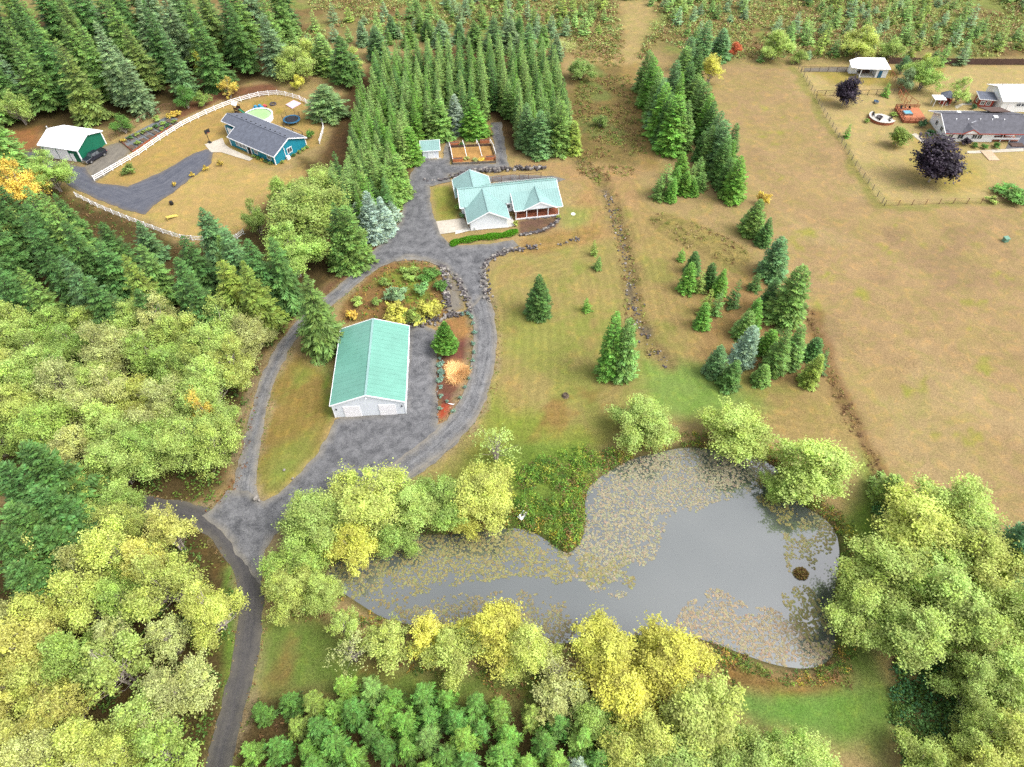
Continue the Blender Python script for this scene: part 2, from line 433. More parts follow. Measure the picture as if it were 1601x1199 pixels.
# -- lanes and yards (surveyed outlines)
R1 = [(100, 772), (160, 777), (225, 790), (285, 797), (326, 813), (357, 843), (381, 880), (392, 910), (394, 962), (383, 1035), (366, 1100), (346, 1180), (334, 1260), (328, 1340)]
R2 = [(392, 810), (381, 772), (386, 735), (396, 680), (404, 642), (416, 600), (436, 555), (460, 518), (512, 472), (548, 443), (585, 412), (622, 388)]
R3 = [(620, 398), (668, 396), (712, 412), (735, 442), (750, 475), (760, 515), (757, 560), (748, 605), (734, 640), (710, 668), (670, 705), (620, 740), (570, 765), (500, 790), (440, 820), (415, 850), (398, 900)]
R4 = [(622, 395), (640, 350), (645, 310), (650, 278), (668, 262)]
CL = smooth_poly(P(R1), 2, False), smooth_poly(P(R2), 2, False), smooth_poly(P(R3), 2, False), smooth_poly(P(R4), 2, False)
APRON = P([(523, 655), (510, 687), (487, 720), (460, 752), (437, 772), (414, 784), (400, 780), (388, 768), (354, 768), (332, 796), (316, 806), (345, 830), (372, 866),
           (408, 915), (413, 862), (430, 838), (455, 818), (520, 797), (600, 766), (642, 750), (680, 725), (715, 692), (742, 660), (755, 632), (762, 610), (734, 605), (712, 645), (705, 655), (684, 664),
           (683, 600), (683, 560), (687, 520), (660, 508), (638, 512), (634, 560), (630, 640)])
YARD = P([(572, 402), (606, 374), (627, 345), (632, 312), (641, 275), (654, 250), (692, 248), (697, 224), (705, 214), (704, 258), (776, 256), (768, 192), (784, 191), (796, 263),
          (740, 268), (702, 273), (706, 284), (672, 292), (674, 325), (688, 367), (706, 384), (760, 382), (803, 375), (811, 385), (775, 399), (758, 421),
          (764, 455), (738, 482), (718, 440), (696, 416), (664, 405), (632, 402), (590, 420)])
BED_LANE = P([(697, 419), (712, 440), (727, 482), (702, 490), (697, 460)])
BACK_LANE = P([(764, 285), (764, 276), (800, 273), (868, 276), (884, 281), (868, 286)])
ASPH = P([(36, 240), (60, 236), (78, 252), (132, 262), (150, 286), (200, 291), (250, 271), (300, 241), (322, 233), (334, 236), (330, 256), (270, 301), (240, 322), (228, 336), (190, 326), (150, 311), (110, 291), (70, 263)])
PARK = P([(128, 262), (138, 256), (160, 230), (188, 222), (206, 236), (168, 272), (146, 286)])
RDRIVE = P([(1586, 214), (1592, 185), (1660, 180), (1680, 260), (1600, 235), (1572, 233), (1578, 222)])
RPATH = P([(1512, 236), (1600, 232), (1600, 237), (1512, 240)])
def ribbon_poly(cl, w):
    c = np.asarray(cl); t = np.gradient(c, axis=0); t /= np.linalg.norm(t, axis=1)[:, None]
    n = np.stack([-t[:, 1], t[:, 0]], 1); w = np.interp(np.linspace(0, 1, len(c)), np.linspace(0, 1, len(w)), w)[:, None] / 2
    return np.vstack([c + n * w, (c - n * w)[::-1]])
LANE1 = ribbon_poly(CL[0], [3.3, 3.2, 3.3, 3.2, 3.3])
LANE2 = ribbon_poly(CL[1], [4.2, 2.9, 2.7, 3.0, 3.6])
LANE3 = ribbon_poly(CL[2][: int(len(CL[2]) * .86)], [4.5, 4.6, 4.4, 4.2, 4.0, 3.6])
ROADS = [LANE1, LANE2, LANE3, APRON, YARD, BED_LANE, BACK_LANE, ASPH, PARK]

XS = np.concatenate([-240 - np.geomspace(3, 1600, 22)[::-1], np.arange(-240, 240.1, .95), 240 + np.geomspace(3, 1600, 22)])
YS = np.concatenate([-6 - np.geomspace(3, 700, 16)[::-1], np.arange(-6, 330.1, .95), 330 + np.geomspace(3, 2400, 26)])
GX, GY = np.meshgrid(XS, YS); gxf, gyf = GX.ravel(), GY.ravel()
col = np.tile(alb(192, 166, 117), (len(gxf), 1)); rough = np.full(len(gxf), .25); mow = np.zeros(len(gxf))
wx = gxf + 5 * (fbm(gxf, gyf, 9, 11) - .5); wy = gyf + 5 * (fbm(gxf, gyf, 9, 12) - .5)
def zone(poly, c, soft=1.5, rg=None, strength=1.0, warp=True, mw=False):
    """give the ground inside an outline its own cover, with a ragged border"""
    poly = np.asarray(poly); lo = poly.min(0) - soft * 2 - 4; hi = poly.max(0) + soft * 2 + 4
    m = np.where((gxf > lo[0]) & (gxf < hi[0]) & (gyf > lo[1]) & (gyf < hi[1]))[0]
    if not len(m): return
    d = sdf(poly, wx[m] if warp else gxf[m], wy[m] if warp else gyf[m])
    f = sstep(-soft, soft, d) * strength
    col[m] = col[m] * (1 - f[:, None]) + np.asarray(c) * f[:, None]
    if rg is not None: rough[m] = rough[m] * (1 - f) + rg * f
    if mw: mow[m] = np.where(f > .3, sdf(smooth_poly(poly, 1), gxf[m], gyf[m]), mow[m])
def blotch(poly, c, sc, thr, seed, strength=.8, soft=.12):
    """a second cover in irregular patches inside an outline"""
    poly = np.asarray(poly); lo = poly.min(0); hi = poly.max(0)
    m = np.where((gxf > lo[0]) & (gxf < hi[0]) & (gyf > lo[1]) & (gyf < hi[1]))[0]
    if not len(m): return
    f = sstep(0, 3, sdf(poly, gxf[m], gyf[m])) * sstep(thr, thr + soft, fbm(gxf[m], gyf[m], sc, seed)) * strength
    col[m] = col[m] * (1 - f[:, None]) + np.asarray(c) * f[:, None]
FLOOR = alb(104, 88, 58); FERN = alb(120, 128, 68); LITTER = alb(140, 104, 82)
far = P([(-700, -180), (2300, -180), (2300, 60), (1600, 92), (1130, 98), (1000, 78), (880, 80), (560, 60), (420, 120), (-200, 120)])
zone(far, alb(162, 146, 98), 5, 1.0)
blotch(far, alb(148, 160, 88), 14, .45, 31); blotch(far, alb(148, 120, 84), 11, .58, 32)
# woods on the left and at the bottom
zone(P([(-500, 60), (0, 20), (420, 60), (445, 110), (380, 135), (290, 168), (220, 180), (170, 200), (60, 205), (20, 215), (-20, 260), (-500, 260)]), FLOOR, 3, .8)
zone(P([(-400, 250), (30, 245), (110, 300), (200, 350), (300, 380), (360, 370), (430, 310), (470, 250), (520, 260), (600, 330), (625, 340), (560, 400), (500, 455), (450, 500), (410, 560), (375, 660), (350, 760), (310, 790), (230, 786), (0, 770), (-400, 760)]), FLOOR, 2, .8)
zone(P([(-200, 780), (220, 792), (310, 805), (360, 870), (372, 960), (350, 1080), (325, 1199), (320, 1500), (-300, 1500)]), FLOOR, 2, .8)
zone(P([(330, 1130), (420, 1090), (560, 1085), (800, 1110), (950, 1150), (960, 1500), (300, 1500)]), FLOOR, 2, .8)
zone(P([(495, 250), (545, 130), (590, 90), (700, 75), (870, 85), (905, 240), (800, 240), (765, 185), (640, 250), (625, 340), (590, 390), (540, 430), (505, 400)]), alb(112, 88, 62), 2, .8)
# fields and lawns
FIELD = P([(1125, 104), (1240, 104), (1290, 190), (1385, 325), (1620, 320), (1700, 860), (1560, 830), (1440, 770), (1360, 690), (1300, 590), (1270, 500), (1215, 350), (1160, 230)])
zone(FIELD, alb(190, 161, 118), 2, .3)
blotch(FIELD, alb(186, 164, 108), 22, .52, 41, .45); blotch(FIELD, alb(166, 138, 108), 15, .62, 42, .5); blotch(FIELD, alb(198, 174, 128), 17, .56, 43, .5); blotch(FIELD, alb(176, 172, 84), 5, .66, 45, .8)
FARM = P([(1240, 104), (1700, 100), (1750, 320), (1385, 325), (1290, 190)])
zone(FARM, alb(206, 182, 128), 1.5, .2)
blotch(FARM, alb(184, 164, 84), 12, .55, 44, .8)
zone(P([(1425, 215), (1500, 235), (1540, 290), (1480, 300), (1430, 270)]), alb(186, 166, 82), 4, .3, .7)
LAWN = P([(800, 395), (905, 370), (960, 370), (985, 440), (995, 520), (1040, 575), (1040, 640), (960, 690), (800, 700), (760, 660), (778, 560), (780, 480), (765, 430)])
zone(LAWN, alb(178, 162, 102), 2, .3, mw=True)
blotch(LAWN, alb(160, 164, 86), 11, .48, 51, .75); blotch(LAWN, alb(188, 156, 106), 9, .58, 52, .5)
zone(P([(770, 600), (800, 640), (905, 660), (960, 680), (940, 710), (860, 720), (800, 740), (760, 760), (640, 765), (690, 735), (740, 690)]), alb(152, 160, 76), 3, .5)
blotch(P([(640, 580), (970, 600), (970, 740), (640, 780)]), alb(168, 128, 82), 7, .56, 53, .7)
EASTLAWN = P([(985, 260), (1020, 330), (1170, 420), (1180, 520), (1240, 600), (1300, 600), (1340, 700), (1240, 690), (1060, 640), (1040, 560), (1000, 520), (985, 420), (950, 300)])
zone(EASTLAWN, alb(184, 159, 106), 2, .3, mw=True)
blotch(EASTLAWN, alb(160, 160, 86), 10, .52, 55, .7)
zone(P([(1000, 560), (1110, 575), (1180, 640), (1110, 660), (1060, 655), (1000, 640)]), alb(146, 172, 90), 3, .4)
zone(P([(1095, 440), (1190, 420), (1250, 500), (1300, 590), (1240, 600), (1100, 560)]), alb(180, 146, 98), 3, .4, .8)
zone(P([(905, 100), (1000, 100), (1010, 200), (1000, 260), (900, 260), (880, 150)]), alb(150, 130, 84), 3, .9)
blotch(P([(900, 100), (1000, 100), (1010, 260), (890, 260)]), alb(134, 144, 84), 8, .5, 56, .8)
zone(P([(975, 100), (997, 100), (1030, 260), (1000, 262)]), alb(176, 148, 96), 1.5, .3)
zone(P([(800, 255), (1000, 258), (1000, 330), (930, 300), (890, 280)]), alb(194, 160, 114), 2, .3)
zone(P([(930, 280), (960, 370), (900, 385), (885, 330)]), alb(194, 158, 108), 2, .3, mw=True)
zone(P([(875, 318), (930, 325), (925, 350), (880, 355)]), alb(158, 170, 92), 2.5, .3, .8)
zone(P([(808, 372), (900, 355), (940, 345), (935, 372), (830, 400), (800, 398)]), alb(180, 148, 96), 1.5, .7)
zone(P([(960, 0), (1035, 0), (1010, 60), (985, 100), (960, 100), (975, 50)]), alb(196, 172, 120), 4, .6)
# lawn in the drive, beds
ISLAND = P([(432, 600), (465, 555), (500, 570), (520, 590), (522, 655), (500, 705), (460, 750), (430, 775), (412, 782), (400, 765), (408, 700)])
zone(ISLAND, alb(164, 140, 82), .8, .4, mw=True); blotch(ISLAND, alb(148, 160, 78), 5, .5, 61, .7)
zone(P([(512, 565), (522, 590), (522, 655), (508, 640)]), alb(132, 168, 74), 1, .5, .8)
zone(P([(430, 700), (500, 660), (500, 710), (440, 775), (405, 780)]), alb(150, 166, 84), 2.5, .4, .6)
BED = P([(525, 484), (556, 454), (592, 424), (632, 406), (664, 408), (695, 425), (700, 470), (695, 495), (640, 505), (580, 500), (535, 505)])
zone(BED, alb(158, 124, 82), .7, .9); blotch(BED, alb(146, 158, 72), 5, .45, 62, .9)
MULCH = P([(688, 505), (735, 490), (742, 520), (742, 570), (732, 606), (712, 640), (700, 655), (683, 660), (683, 600), (684, 550)])
zone(MULCH, alb(140, 92, 82), .5, .6, 1, False)
zone(P([(700, 500), (737, 495), (740, 530), (705, 535)]), alb(186, 140, 92), .8, .7)
zone(P([(690, 632), (702, 630), (708, 645), (700, 656), (683, 659)]), alb(205, 88, 66), .5, .4, 1, False)
zone(P([(700, 562), (725, 566), (733, 592), (720, 604), (696, 590)]), alb(232, 178, 118), 1.2, .4, 1, False)
zone(P([(676, 292), (704, 290), (718, 330), (712, 345), (683, 345)]), alb(164, 164, 84), .7, .4, 1, False); blotch(P([(676, 290), (706, 290), (720, 345), (680, 345)]), alb(184, 146, 88), 4, .55, 63, .7)
zone(P([(808, 345), (868, 338), (872, 352), (850, 364), (812, 366)]), alb(138, 108, 92), .5, .6, 1, False)
# leaf litter along the west drive
for pl in ([(372, 770), (366, 755), (380, 690), (392, 640), (404, 600), (412, 600), (400, 650), (390, 700), (376, 765)],
           [(425, 540), (500, 455), (560, 400), (620, 335), (632, 345), (607, 372), (545, 425), (450, 525)],
           [(318, 800), (350, 770), (366, 740), (372, 772), (335, 800)]):
    zone(P(pl), LITTER, .8, .6)
for cl, w in ((CL[0], 1.5), (CL[1], 1.7), (CL[2], 2.4)):
    zone(ribbon_poly(cl, [w * 2 + 1.2] * 4), alb(172, 154, 122), .5, .6, .75)
# blue house grounds
zone(P([(200, 335), (240, 322), (330, 256), (336, 238), (430, 270), (470, 262), (470, 300), (400, 330), (380, 372), (300, 372)]), alb(206, 176, 116), 1, .3)
zone(P([(150, 286), (260, 205), (340, 165), (420, 148), (478, 152), (500, 200), (500, 225), (480, 240), (430, 262), (345, 238), (335, 232), (300, 238), (250, 268), (200, 288)]), alb(200, 168, 106), 1, .3)
blotch(P([(330, 150), (500, 150), (500, 250), (430, 262), (330, 230)]), alb(176, 160, 74), 7, .55, 71, .7)
zone(P([(0, 205), (60, 198), (70, 225), (60, 240), (30, 238), (0, 245)]), alb(172, 122, 80), 2, .4)
zone(P([(40, 235), (80, 225), (130, 262), (160, 230), (170, 262), (140, 290), (90, 265)]), alb(128, 116, 100), 2, .4)
zone(P([(265, 175), (330, 145), (420, 132), (440, 145), (340, 158), (280, 190)]), alb(146, 104, 80), 1.5, .6)
# pond surrounds
zone(P([(1340, 700), (1370, 720), (1390, 800), (1370, 880), (1345, 960), (1320, 1030), (1310, 1000), (1320, 900), (1318, 820), (1330, 760)]), alb(136, 166, 74), 2.5, .5)
zone(P([(1352, 700), (1372, 740), (1378, 820), (1366, 830), (1354, 780)]), alb(180, 156, 100), 1.5, .5, .7)
zone(P([(1130, 1040), (1200, 1062), (1300, 1055), (1390, 1080), (1400, 1130), (1330, 1160), (1240, 1140), (1160, 1110)]), alb(128, 165, 82), 2.0, .5)
zone(P([(1130, 1010), (1200, 1040), (1270, 1052), (1310, 1040), (1300, 1070), (1200, 1066), (1130, 1045)]), alb(150, 120, 72), 1.2, .9)
zone(P([(1300, 960), (1360, 1000), (1390, 1060), (1410, 1110), (1400, 1199), (1300, 1150), (1310, 1060)]), alb(124, 152, 74), 2.5, .7, .8)
MEADOW = P([(410, 960), (470, 965), (560, 1010), (700, 1055), (850, 1060), (900, 1090), (820, 1110), (560, 1080), (420, 1100), (392, 1080)])
zone(MEADOW, alb(128, 146, 74), 2, .6); blotch(MEADOW, alb(150, 120, 78), 6, .52, 72, .7)
zone(P([(362, 875), (376, 960), (360, 1050), (335, 1150), (345, 1050), (355, 960), (350, 890)]), alb(122, 160, 66), 1, .6)
zone(P([(780, 700), (915, 690), (960, 715), (920, 755), (912, 850), (885, 866), (830, 828), (780, 825)]), alb(128, 150, 68), 1.5, 1.0)
dp = sdf(POND, gxf, gyf); f = sstep(-1.6, .4, dp)[:, None]; col = col * (1 - f) + alb(92, 90, 58) * f
# the ditch and the brambly mound
dd, _, _ = linedist(DITCH, wx, wy); f = (sstep(3.2, 1.2, dd) * .8)[:, None]; col = col * (1 - f) + alb(156, 136, 92) * f; rough = rough * (1 - f[:, 0]) + f[:, 0]
f = (sstep(1.0, .3, dd) * sstep(.45, .6, fbm(gxf, gyf, 3, 77)) * .7)[:, None]; col = col * (1 - f) + alb(104, 100, 96) * f
zone(MOUND, alb(164, 146, 92), 1, 1.0)
pl, _, _ = linedist(P([(1270, 490), (1300, 585), (1335, 660), (1365, 720), (1380, 760)]), wx, wy)
f = (sstep(2.2, .8, pl) * .8)[:, None]; col = col * (1 - f) + alb(150, 118, 82) * f
fl, _, _ = linedist(P([(1240, 104), (1290, 185), (1340, 265), (1380, 325), (1600, 318)]), wx, wy)
f = (sstep(1.6, .5, fl) * .6)[:, None]; col = col * (1 - f) + alb(152, 152, 80) * f
col = col * .95; nx, ny = len(XS), len(YS)
ii = np.arange(nx * ny).reshape(ny, nx)
quads = np.stack([ii[:-1, :-1], ii[:-1, 1:], ii[1:, 1:], ii[1:, :-1]], -1).reshape(-1, 4)
gv = np.stack([gxf, gyf, gz(gxf, gyf)], 1)
ground = link('ground', np_mesh('ground', gv, quads, M['ground'], {'col': ('POINT', col), 'rough': ('POINT', rough), 'mow': ('POINT', mow)}, True))
ground['kind'] = 'structure'

def sheet(name, poly, mat, z, cls=(), step=1.0, jag=.45, kind='structure', seed=0):
    """a thin surface laid on the ground, filling an outline"""
    poly = np.asarray(poly, float); q = []
    for i in range(len(poly)):
        a, b = poly[i], poly[(i + 1) % len(poly)]; n = max(1, int(np.linalg.norm(b - a) / .7))
        for k in range(n): q.append(a + (b - a) * k / n)
    q = np.array(q)
    q = q + jag * np.stack([fbm(q[:, 0], q[:, 1], 1.6, 5 + seed) - .5, fbm(q[:, 0], q[:, 1], 1.6, 6 + seed) - .5], 1) * 2
    lo, hi = q.min(0), q.max(0)
    X, Y = np.meshgrid(np.arange(lo[0], hi[0], step), np.arange(lo[1], hi[1], step)); X, Y = X.ravel(), Y.ravel()
    k = sdf(q, X, Y) > .35 * step; X, Y = X[k], Y[k]
    pts = [Vector(p) for p in q] + [Vector((a, b)) for a, b in zip(X, Y)]
    n = len(q); ed = [(i, (i + 1) % n) for i in range(n)]
    r = delaunay_2d_cdt(pts, ed, [], 1, 1e-4)
    v = np.array([(p.x, p.y) for p in r[0]]); fs = np.array([t for t in r[2] if len(t) == 3])
    zz = gz(v[:, 0], v[:, 1]) + z
    e = sstep(1.1, 0, np.abs(sdf(q, v[:, 0], v[:, 1])))
    side = np.zeros(len(v)); al = v[:, 1] * 1.0; best = np.full(len(v), 1e9)
    for cl in cls:
        d, sg, a = linedist(cl, v[:, 0], v[:, 1]); m = d < best; best = np.where(m, d, best); side = np.where(m, sg, side); al = np.where(m, a, al)
    o = link(name, np_mesh(name, np.column_stack([v, zz]), fs, mat, {'side': ('POINT', side), 'along': ('POINT', al), 'edge': ('POINT', e)}, True))
    o['kind'] = kind
    return o
sheet('road', LANE1, M['lane'], .045, CL[:1], seed=1)
sheet('driveway', LANE2, M['gravel'], .055, CL[1:2], seed=2)
sheet('driveway', LANE3, M['gravel'], .095, CL[2:3], seed=3)
sheet('driveway_apron', APRON, M['gravel_worn'], .075, CL[1:3], seed=4)
sheet('driveway_yard', YARD, M['gravel_worn'], .115, (CL[3], CL[2], CL[1]), seed=5)
sheet('garden_path', BED_LANE, M['gravel_tan'], .06, (P([(697, 419), (715, 490)]),), seed=6)
sheet('gravel_path', BACK_LANE, M['gravel_worn'], .06, (P([(764, 280), (884, 281)]),), seed=7)
sheet('asphalt_drive', ASPH, M['asphalt'], .05, (P([(50, 240), (120, 280), (200, 312), (260, 290), (328, 240)]),), seed=8)
sheet('gravel_yard', PARK, M['gravel_tan'], .045, (P([(140, 280), (190, 225)]),), seed=9)
sheet('farm_drive', RDRIVE, M['asphalt'], .05, (P([(1590, 235), (1620, 180)]),), seed=10)
sheet('concrete_path', RPATH, M['concrete'], .055, (), jag=.05)
sheet('concrete_path', P([(1425, 210), (1432, 208), (1450, 222), (1443, 224)]), M['concrete'], .05, (), jag=.05)
sheet('concrete_path', P([(1492, 166), (1505, 161), (1520, 161), (1520, 164), (1506, 164), (1496, 170)]), M['concrete'], .05, (), jag=.05)
sheet('concrete_path', P([(320, 226), (348, 216), (352, 226), (360, 232), (396, 248), (390, 252), (346, 238), (330, 238)]), M['concrete'], .07, (), jag=.03)
sheet('concrete_slab', P([(681.5, 347), (687.5, 367), (735.5, 359.5), (725, 341)]), M['concrete'], .10, (), jag=.0)
sheet('concrete_path', P([(712, 366.5), (736, 360.5), (794, 356), (806, 353), (800, 339), (793, 340), (790, 351), (734, 357), (712, 361)]), M['concrete_w'], .12, (), jag=.02)
sheet('gravel_pad', P([(1258, 106), (1330, 104), (1334, 113), (1256, 112)]), M['gravel_tan'], .045, (), jag=.1)

# ------------------------------------------------------------------ pond
wp = smooth_poly(POND, 0)
cx, cy = wp.mean(0)
big = wp + (wp - wp.mean(0)) / np.linalg.norm(wp - wp.mean(0), axis=1)[:, None] * 0
lo, hi = wp.min(0) - 3, wp.max(0) + 3
X, Y = np.meshgrid(np.arange(lo[0], hi[0], 1.5), np.arange(lo[1], hi[1], 1.5))
m = (sdf(POND, X, Y) > -2.2); idx = -np.ones(X.shape, int); ny_, nx_ = X.shape
qs = []; use = m[:-1, :-1] & m[:-1, 1:] & m[1:, 1:] & m[1:, :-1]
iw = np.arange(X.size).reshape(X.shape)
qs = np.stack([iw[:-1, :-1][use], iw[:-1, 1:][use], iw[1:, 1:][use], iw[1:, :-1][use]], -1)
u, inv = np.unique(qs, return_inverse=True)
pond = link('pond_water', np_mesh('pond_water', np.column_stack([X.ravel()[u], Y.ravel()[u], np.full(len(u), POND_Z)]), inv.reshape(-1, 4), M['water'], None, True))
pond['kind'] = 'structure'

def lily_pads():
    rng = np.random.default_rng(5)
    Z = POND_Z
    areas = [([(1062, 703), (1180, 712), (1200, 740), (1150, 770), (1095, 785), (1045, 800), (1020, 850), (985, 890), (960, 925), (900, 895), (890, 862), (916, 800), (925, 755), (990, 715)], .86, (190, 182, 150)),
             ([(500, 890), (580, 850), (690, 836), (800, 826), (890, 866), (980, 880), (975, 905), (900, 905), (820, 890), (740, 900), (660, 915), (600, 925), (540, 925)], .78, (176, 170, 116)),
             ([(640, 960), (700, 945), (820, 935), (880, 950), (900, 990), (880, 1010), (700, 995), (640, 985)], .74, (170, 162, 120)),
             ([(1070, 950), (1120, 940), (1210, 960), (1270, 985), (1305, 1005), (1305, 1040), (1262, 1047), (1180, 1034), (1110, 1003), (1068, 975)], .9, (194, 178, 146)),
             ([(1232, 830), (1290, 805), (1300, 830), (1262, 885), (1250, 888), (1238, 860)], .75, (172, 166, 116)),
             ([(1237, 935), (1262, 930), (1285, 990), (1290, 1015), (1262, 985), (1240, 960)], .9, (180, 174, 116)),
             ([(1195, 745), (1240, 775), (1262, 800), (1230, 815), (1200, 790)], .7, (166, 158, 100)),
             ([(540, 905), (640, 915), (650, 975), (560, 940)], .3, (170, 160, 110))]
    V = []; Fq = []; colr = []; n0 = 0
    for ai, (pl, dens, c) in enumerate(areas):
        poly = P(pl, Z); lo, hi = poly.min(0) - 2, poly.max(0) + 2
        A = (hi - lo).prod(); n = int(A * 17)
        xy = lo + rng.random((n, 2)) * (hi - lo)
        w = xy + 3.0 * np.stack([fbm(xy[:, 0], xy[:, 1], 4, 80) - .5, fbm(xy[:, 0], xy[:, 1], 4, 81) - .5], 1)
        d = sdf(poly, w[:, 0], w[:, 1])
        nz = fbm(xy[:, 0], xy[:, 1], 2.2, 91 + ai, 4) + .35 * (vnoise(xy[:, 0], xy[:, 1], .8, 95) - .5)
        k = (sdf(POND, xy[:, 0], xy[:, 1]) > .05) & (rng.random(n) < .95 * sstep(-.13, .13, nz + .24 * sstep(-1.0, 3.0, d) - .98 + dens * .62) + .05 * sstep(-1, 2, d)) & (d > -1.2)
        xy = xy[k]; r = rng.uniform(.09, .22, len(xy)); a0 = rng.random(len(xy)) * 6.28
        base = lin(*c) / KD * 1.35
        cc = base * rng.uniform(.8, 1.18, (len(xy), 1)) * (1 + rng.normal(0, .06, (len(xy), 3)))
        zz = Z + .012 + rng.random(len(xy)) * .03
        for j in range(5):
            an = a0 + j * 2 * PI / 5; rr = r * rng.uniform(.75, 1.2, len(xy))
            V.append(np.stack([xy[:, 0] + rr * np.cos(an), xy[:, 1] + rr * np.sin(an), zz + rng.uniform(-.006, .02, len(xy))], 1))
        nn = len(xy)
        Fq.append(n0 + np.stack([np.arange(nn) + j * nn for j in range(5)], 1)); n0 += 5 * nn; colr.append(cc)
    return np.vstack(V), np.vstack(Fq), np.vstack(colr)
V, Fq, cc = lily_pads()
print('pads', len(Fq))
tag(link('lily_pads', np_mesh('lily_pads', V, Fq, M['brush'], {'col': ('FACE', cc)})), 'tan and yellow lily pads floating in mats on the grey pond', 'lily pads', None, 'stuff')

# ------------------------------------------------------------------ tree kinds
def needles(seed, h, r, levels, nb, crown_base=.06, shape=.85, droop=.18, lift=.25, sprays=6, kl=.42, kw=.30, jitter=.18, tip_up=.0, dens=1.0):
    """crown of a fir: whorls of boughs carrying flat sprays of needles; h, r in metres"""
    rng = np.random.default_rng(seed); V = []; vv = []; cc = []
    leanx, leany = rng.normal(0, .012, 2)
    bulge = rng.uniform(0, 6.28); asym = rng.uniform(.04, .14)
    for i in range(levels):
        t = (i + rng.uniform(-.35, .35)) / levels
        t = min(max(t, 0), .985)
        z = h * (crown_base + (1 - crown_base) * t)
        rad = r * (1 - t) ** shape * (.55 + .45 * min(1, (t + .06) / .12)) + .05
        n = max(4, int(nb * (.55 + .6 * (1 - t))))
        a0 = rng.random() * 6.28
        wr = rng.uniform(.82, 1.12)
        for b in range(n):
            a = a0 + 2 * PI * b / n + rng.normal(0, .22)
            L = rad * wr * rng.uniform(1 - 2 * jitter, 1 + jitter * .8) * (1 + asym * math.cos(a - bulge))
            if rng.random() > dens: L *= .45
            slope = -droop * (1 - t) + lift * t + rng.normal(0, .06)
            dx, dy = math.cos(a), math.sin(a)
            ns = max(3, int(sprays * (.45 + .55 * (1 - t)) + .5))
            shade = rng.random(); clump = rng.random()
            for k in range(ns):
                u = .22 + .78 * (k + rng.uniform(0, .6)) / ns
                px = dx * L * u; py = dy * L * u; pz = z + L * (slope * u - .22 * droop * u * u + tip_up * u * u)
                sl = (kl * L * (1.15 - .75 * u) + .16 * r * .5) * rng.uniform(.75, 1.2)
                for sgn in (-1, 1):
                    fa = a + sgn * rng.uniform(.45, .95)
                    V.append((px, py, pz, math.cos(fa), math.sin(fa), slope * .6 - rng.uniform(.0, .35), sl, kw)); vv.append(.5 * shade + .5 * rng.random()); cc.append(clump * .6 + .4 * rng.random() * u)
            V.append((dx * L * .8, dy * L * .8, z + L * (slope * .8 - .15 * droop), dx, dy, slope, .3 * L + .12 * r * .5, kw)); vv.append(shade); cc.append(.9)
    V = np.array(V); n = len(V)
    p = V[:, :3].copy(); d = V[:, 3:6] / np.linalg.norm(V[:, 3:6], axis=1)[:, None]; l = V[:, 6:7]; w = V[:, 7:8] * l
    s = np.stack([-d[:, 1], d[:, 0], np.zeros(n)], 1); s += rng.normal(0, .22, s.shape)
    s /= np.linalg.norm(s, axis=1)[:, None]
    dn = np.array([0, 0, -1.0]) * l * .10
    v = np.stack([p, p + d * l * .5 + s * w + dn, p + d * l, p + d * l * .5 - s * w + dn], 1).reshape(-1, 3)
    v[:, 0] += leanx * v[:, 2]; v[:, 1] += leany * v[:, 2]
    # leader
    f = np.arange(4 * n).reshape(n, 4)
    top = []
    for k in range(5):
        a = k * 1.2566; c, sn = math.cos(a), math.sin(a); q = .05 * r + .05
        b = h * .955
        top.append([(0, 0, b), (c * q, sn * q, b + .02 * h), (0, 0, h * 1.01), (c * q * .2 - sn * q * .5, sn * q * .2 + c * q * .5, b + .02 * h)])
    tv = np.array(top).reshape(-1, 3); tv[:, 0] += leanx * tv[:, 2]; tv[:, 1] += leany * tv[:, 2]
    f = np.vstack([f, np.arange(4 * n, 4 * n + 20).reshape(5, 4)]); v = np.vstack([v, tv])
    vv = np.concatenate([vv, np.full(5, .7)]); cc = np.concatenate([cc, np.full(5, .6)])
    return v, f, vv, cc
def trunk_mesh(name, h, r, mat, n=6):
    return MB().tube([(0, 0, -.3), (0, 0, h * .3), (0, 0, h * .92)], [r, r * .7, r * .08], n).mesh(name, mat)

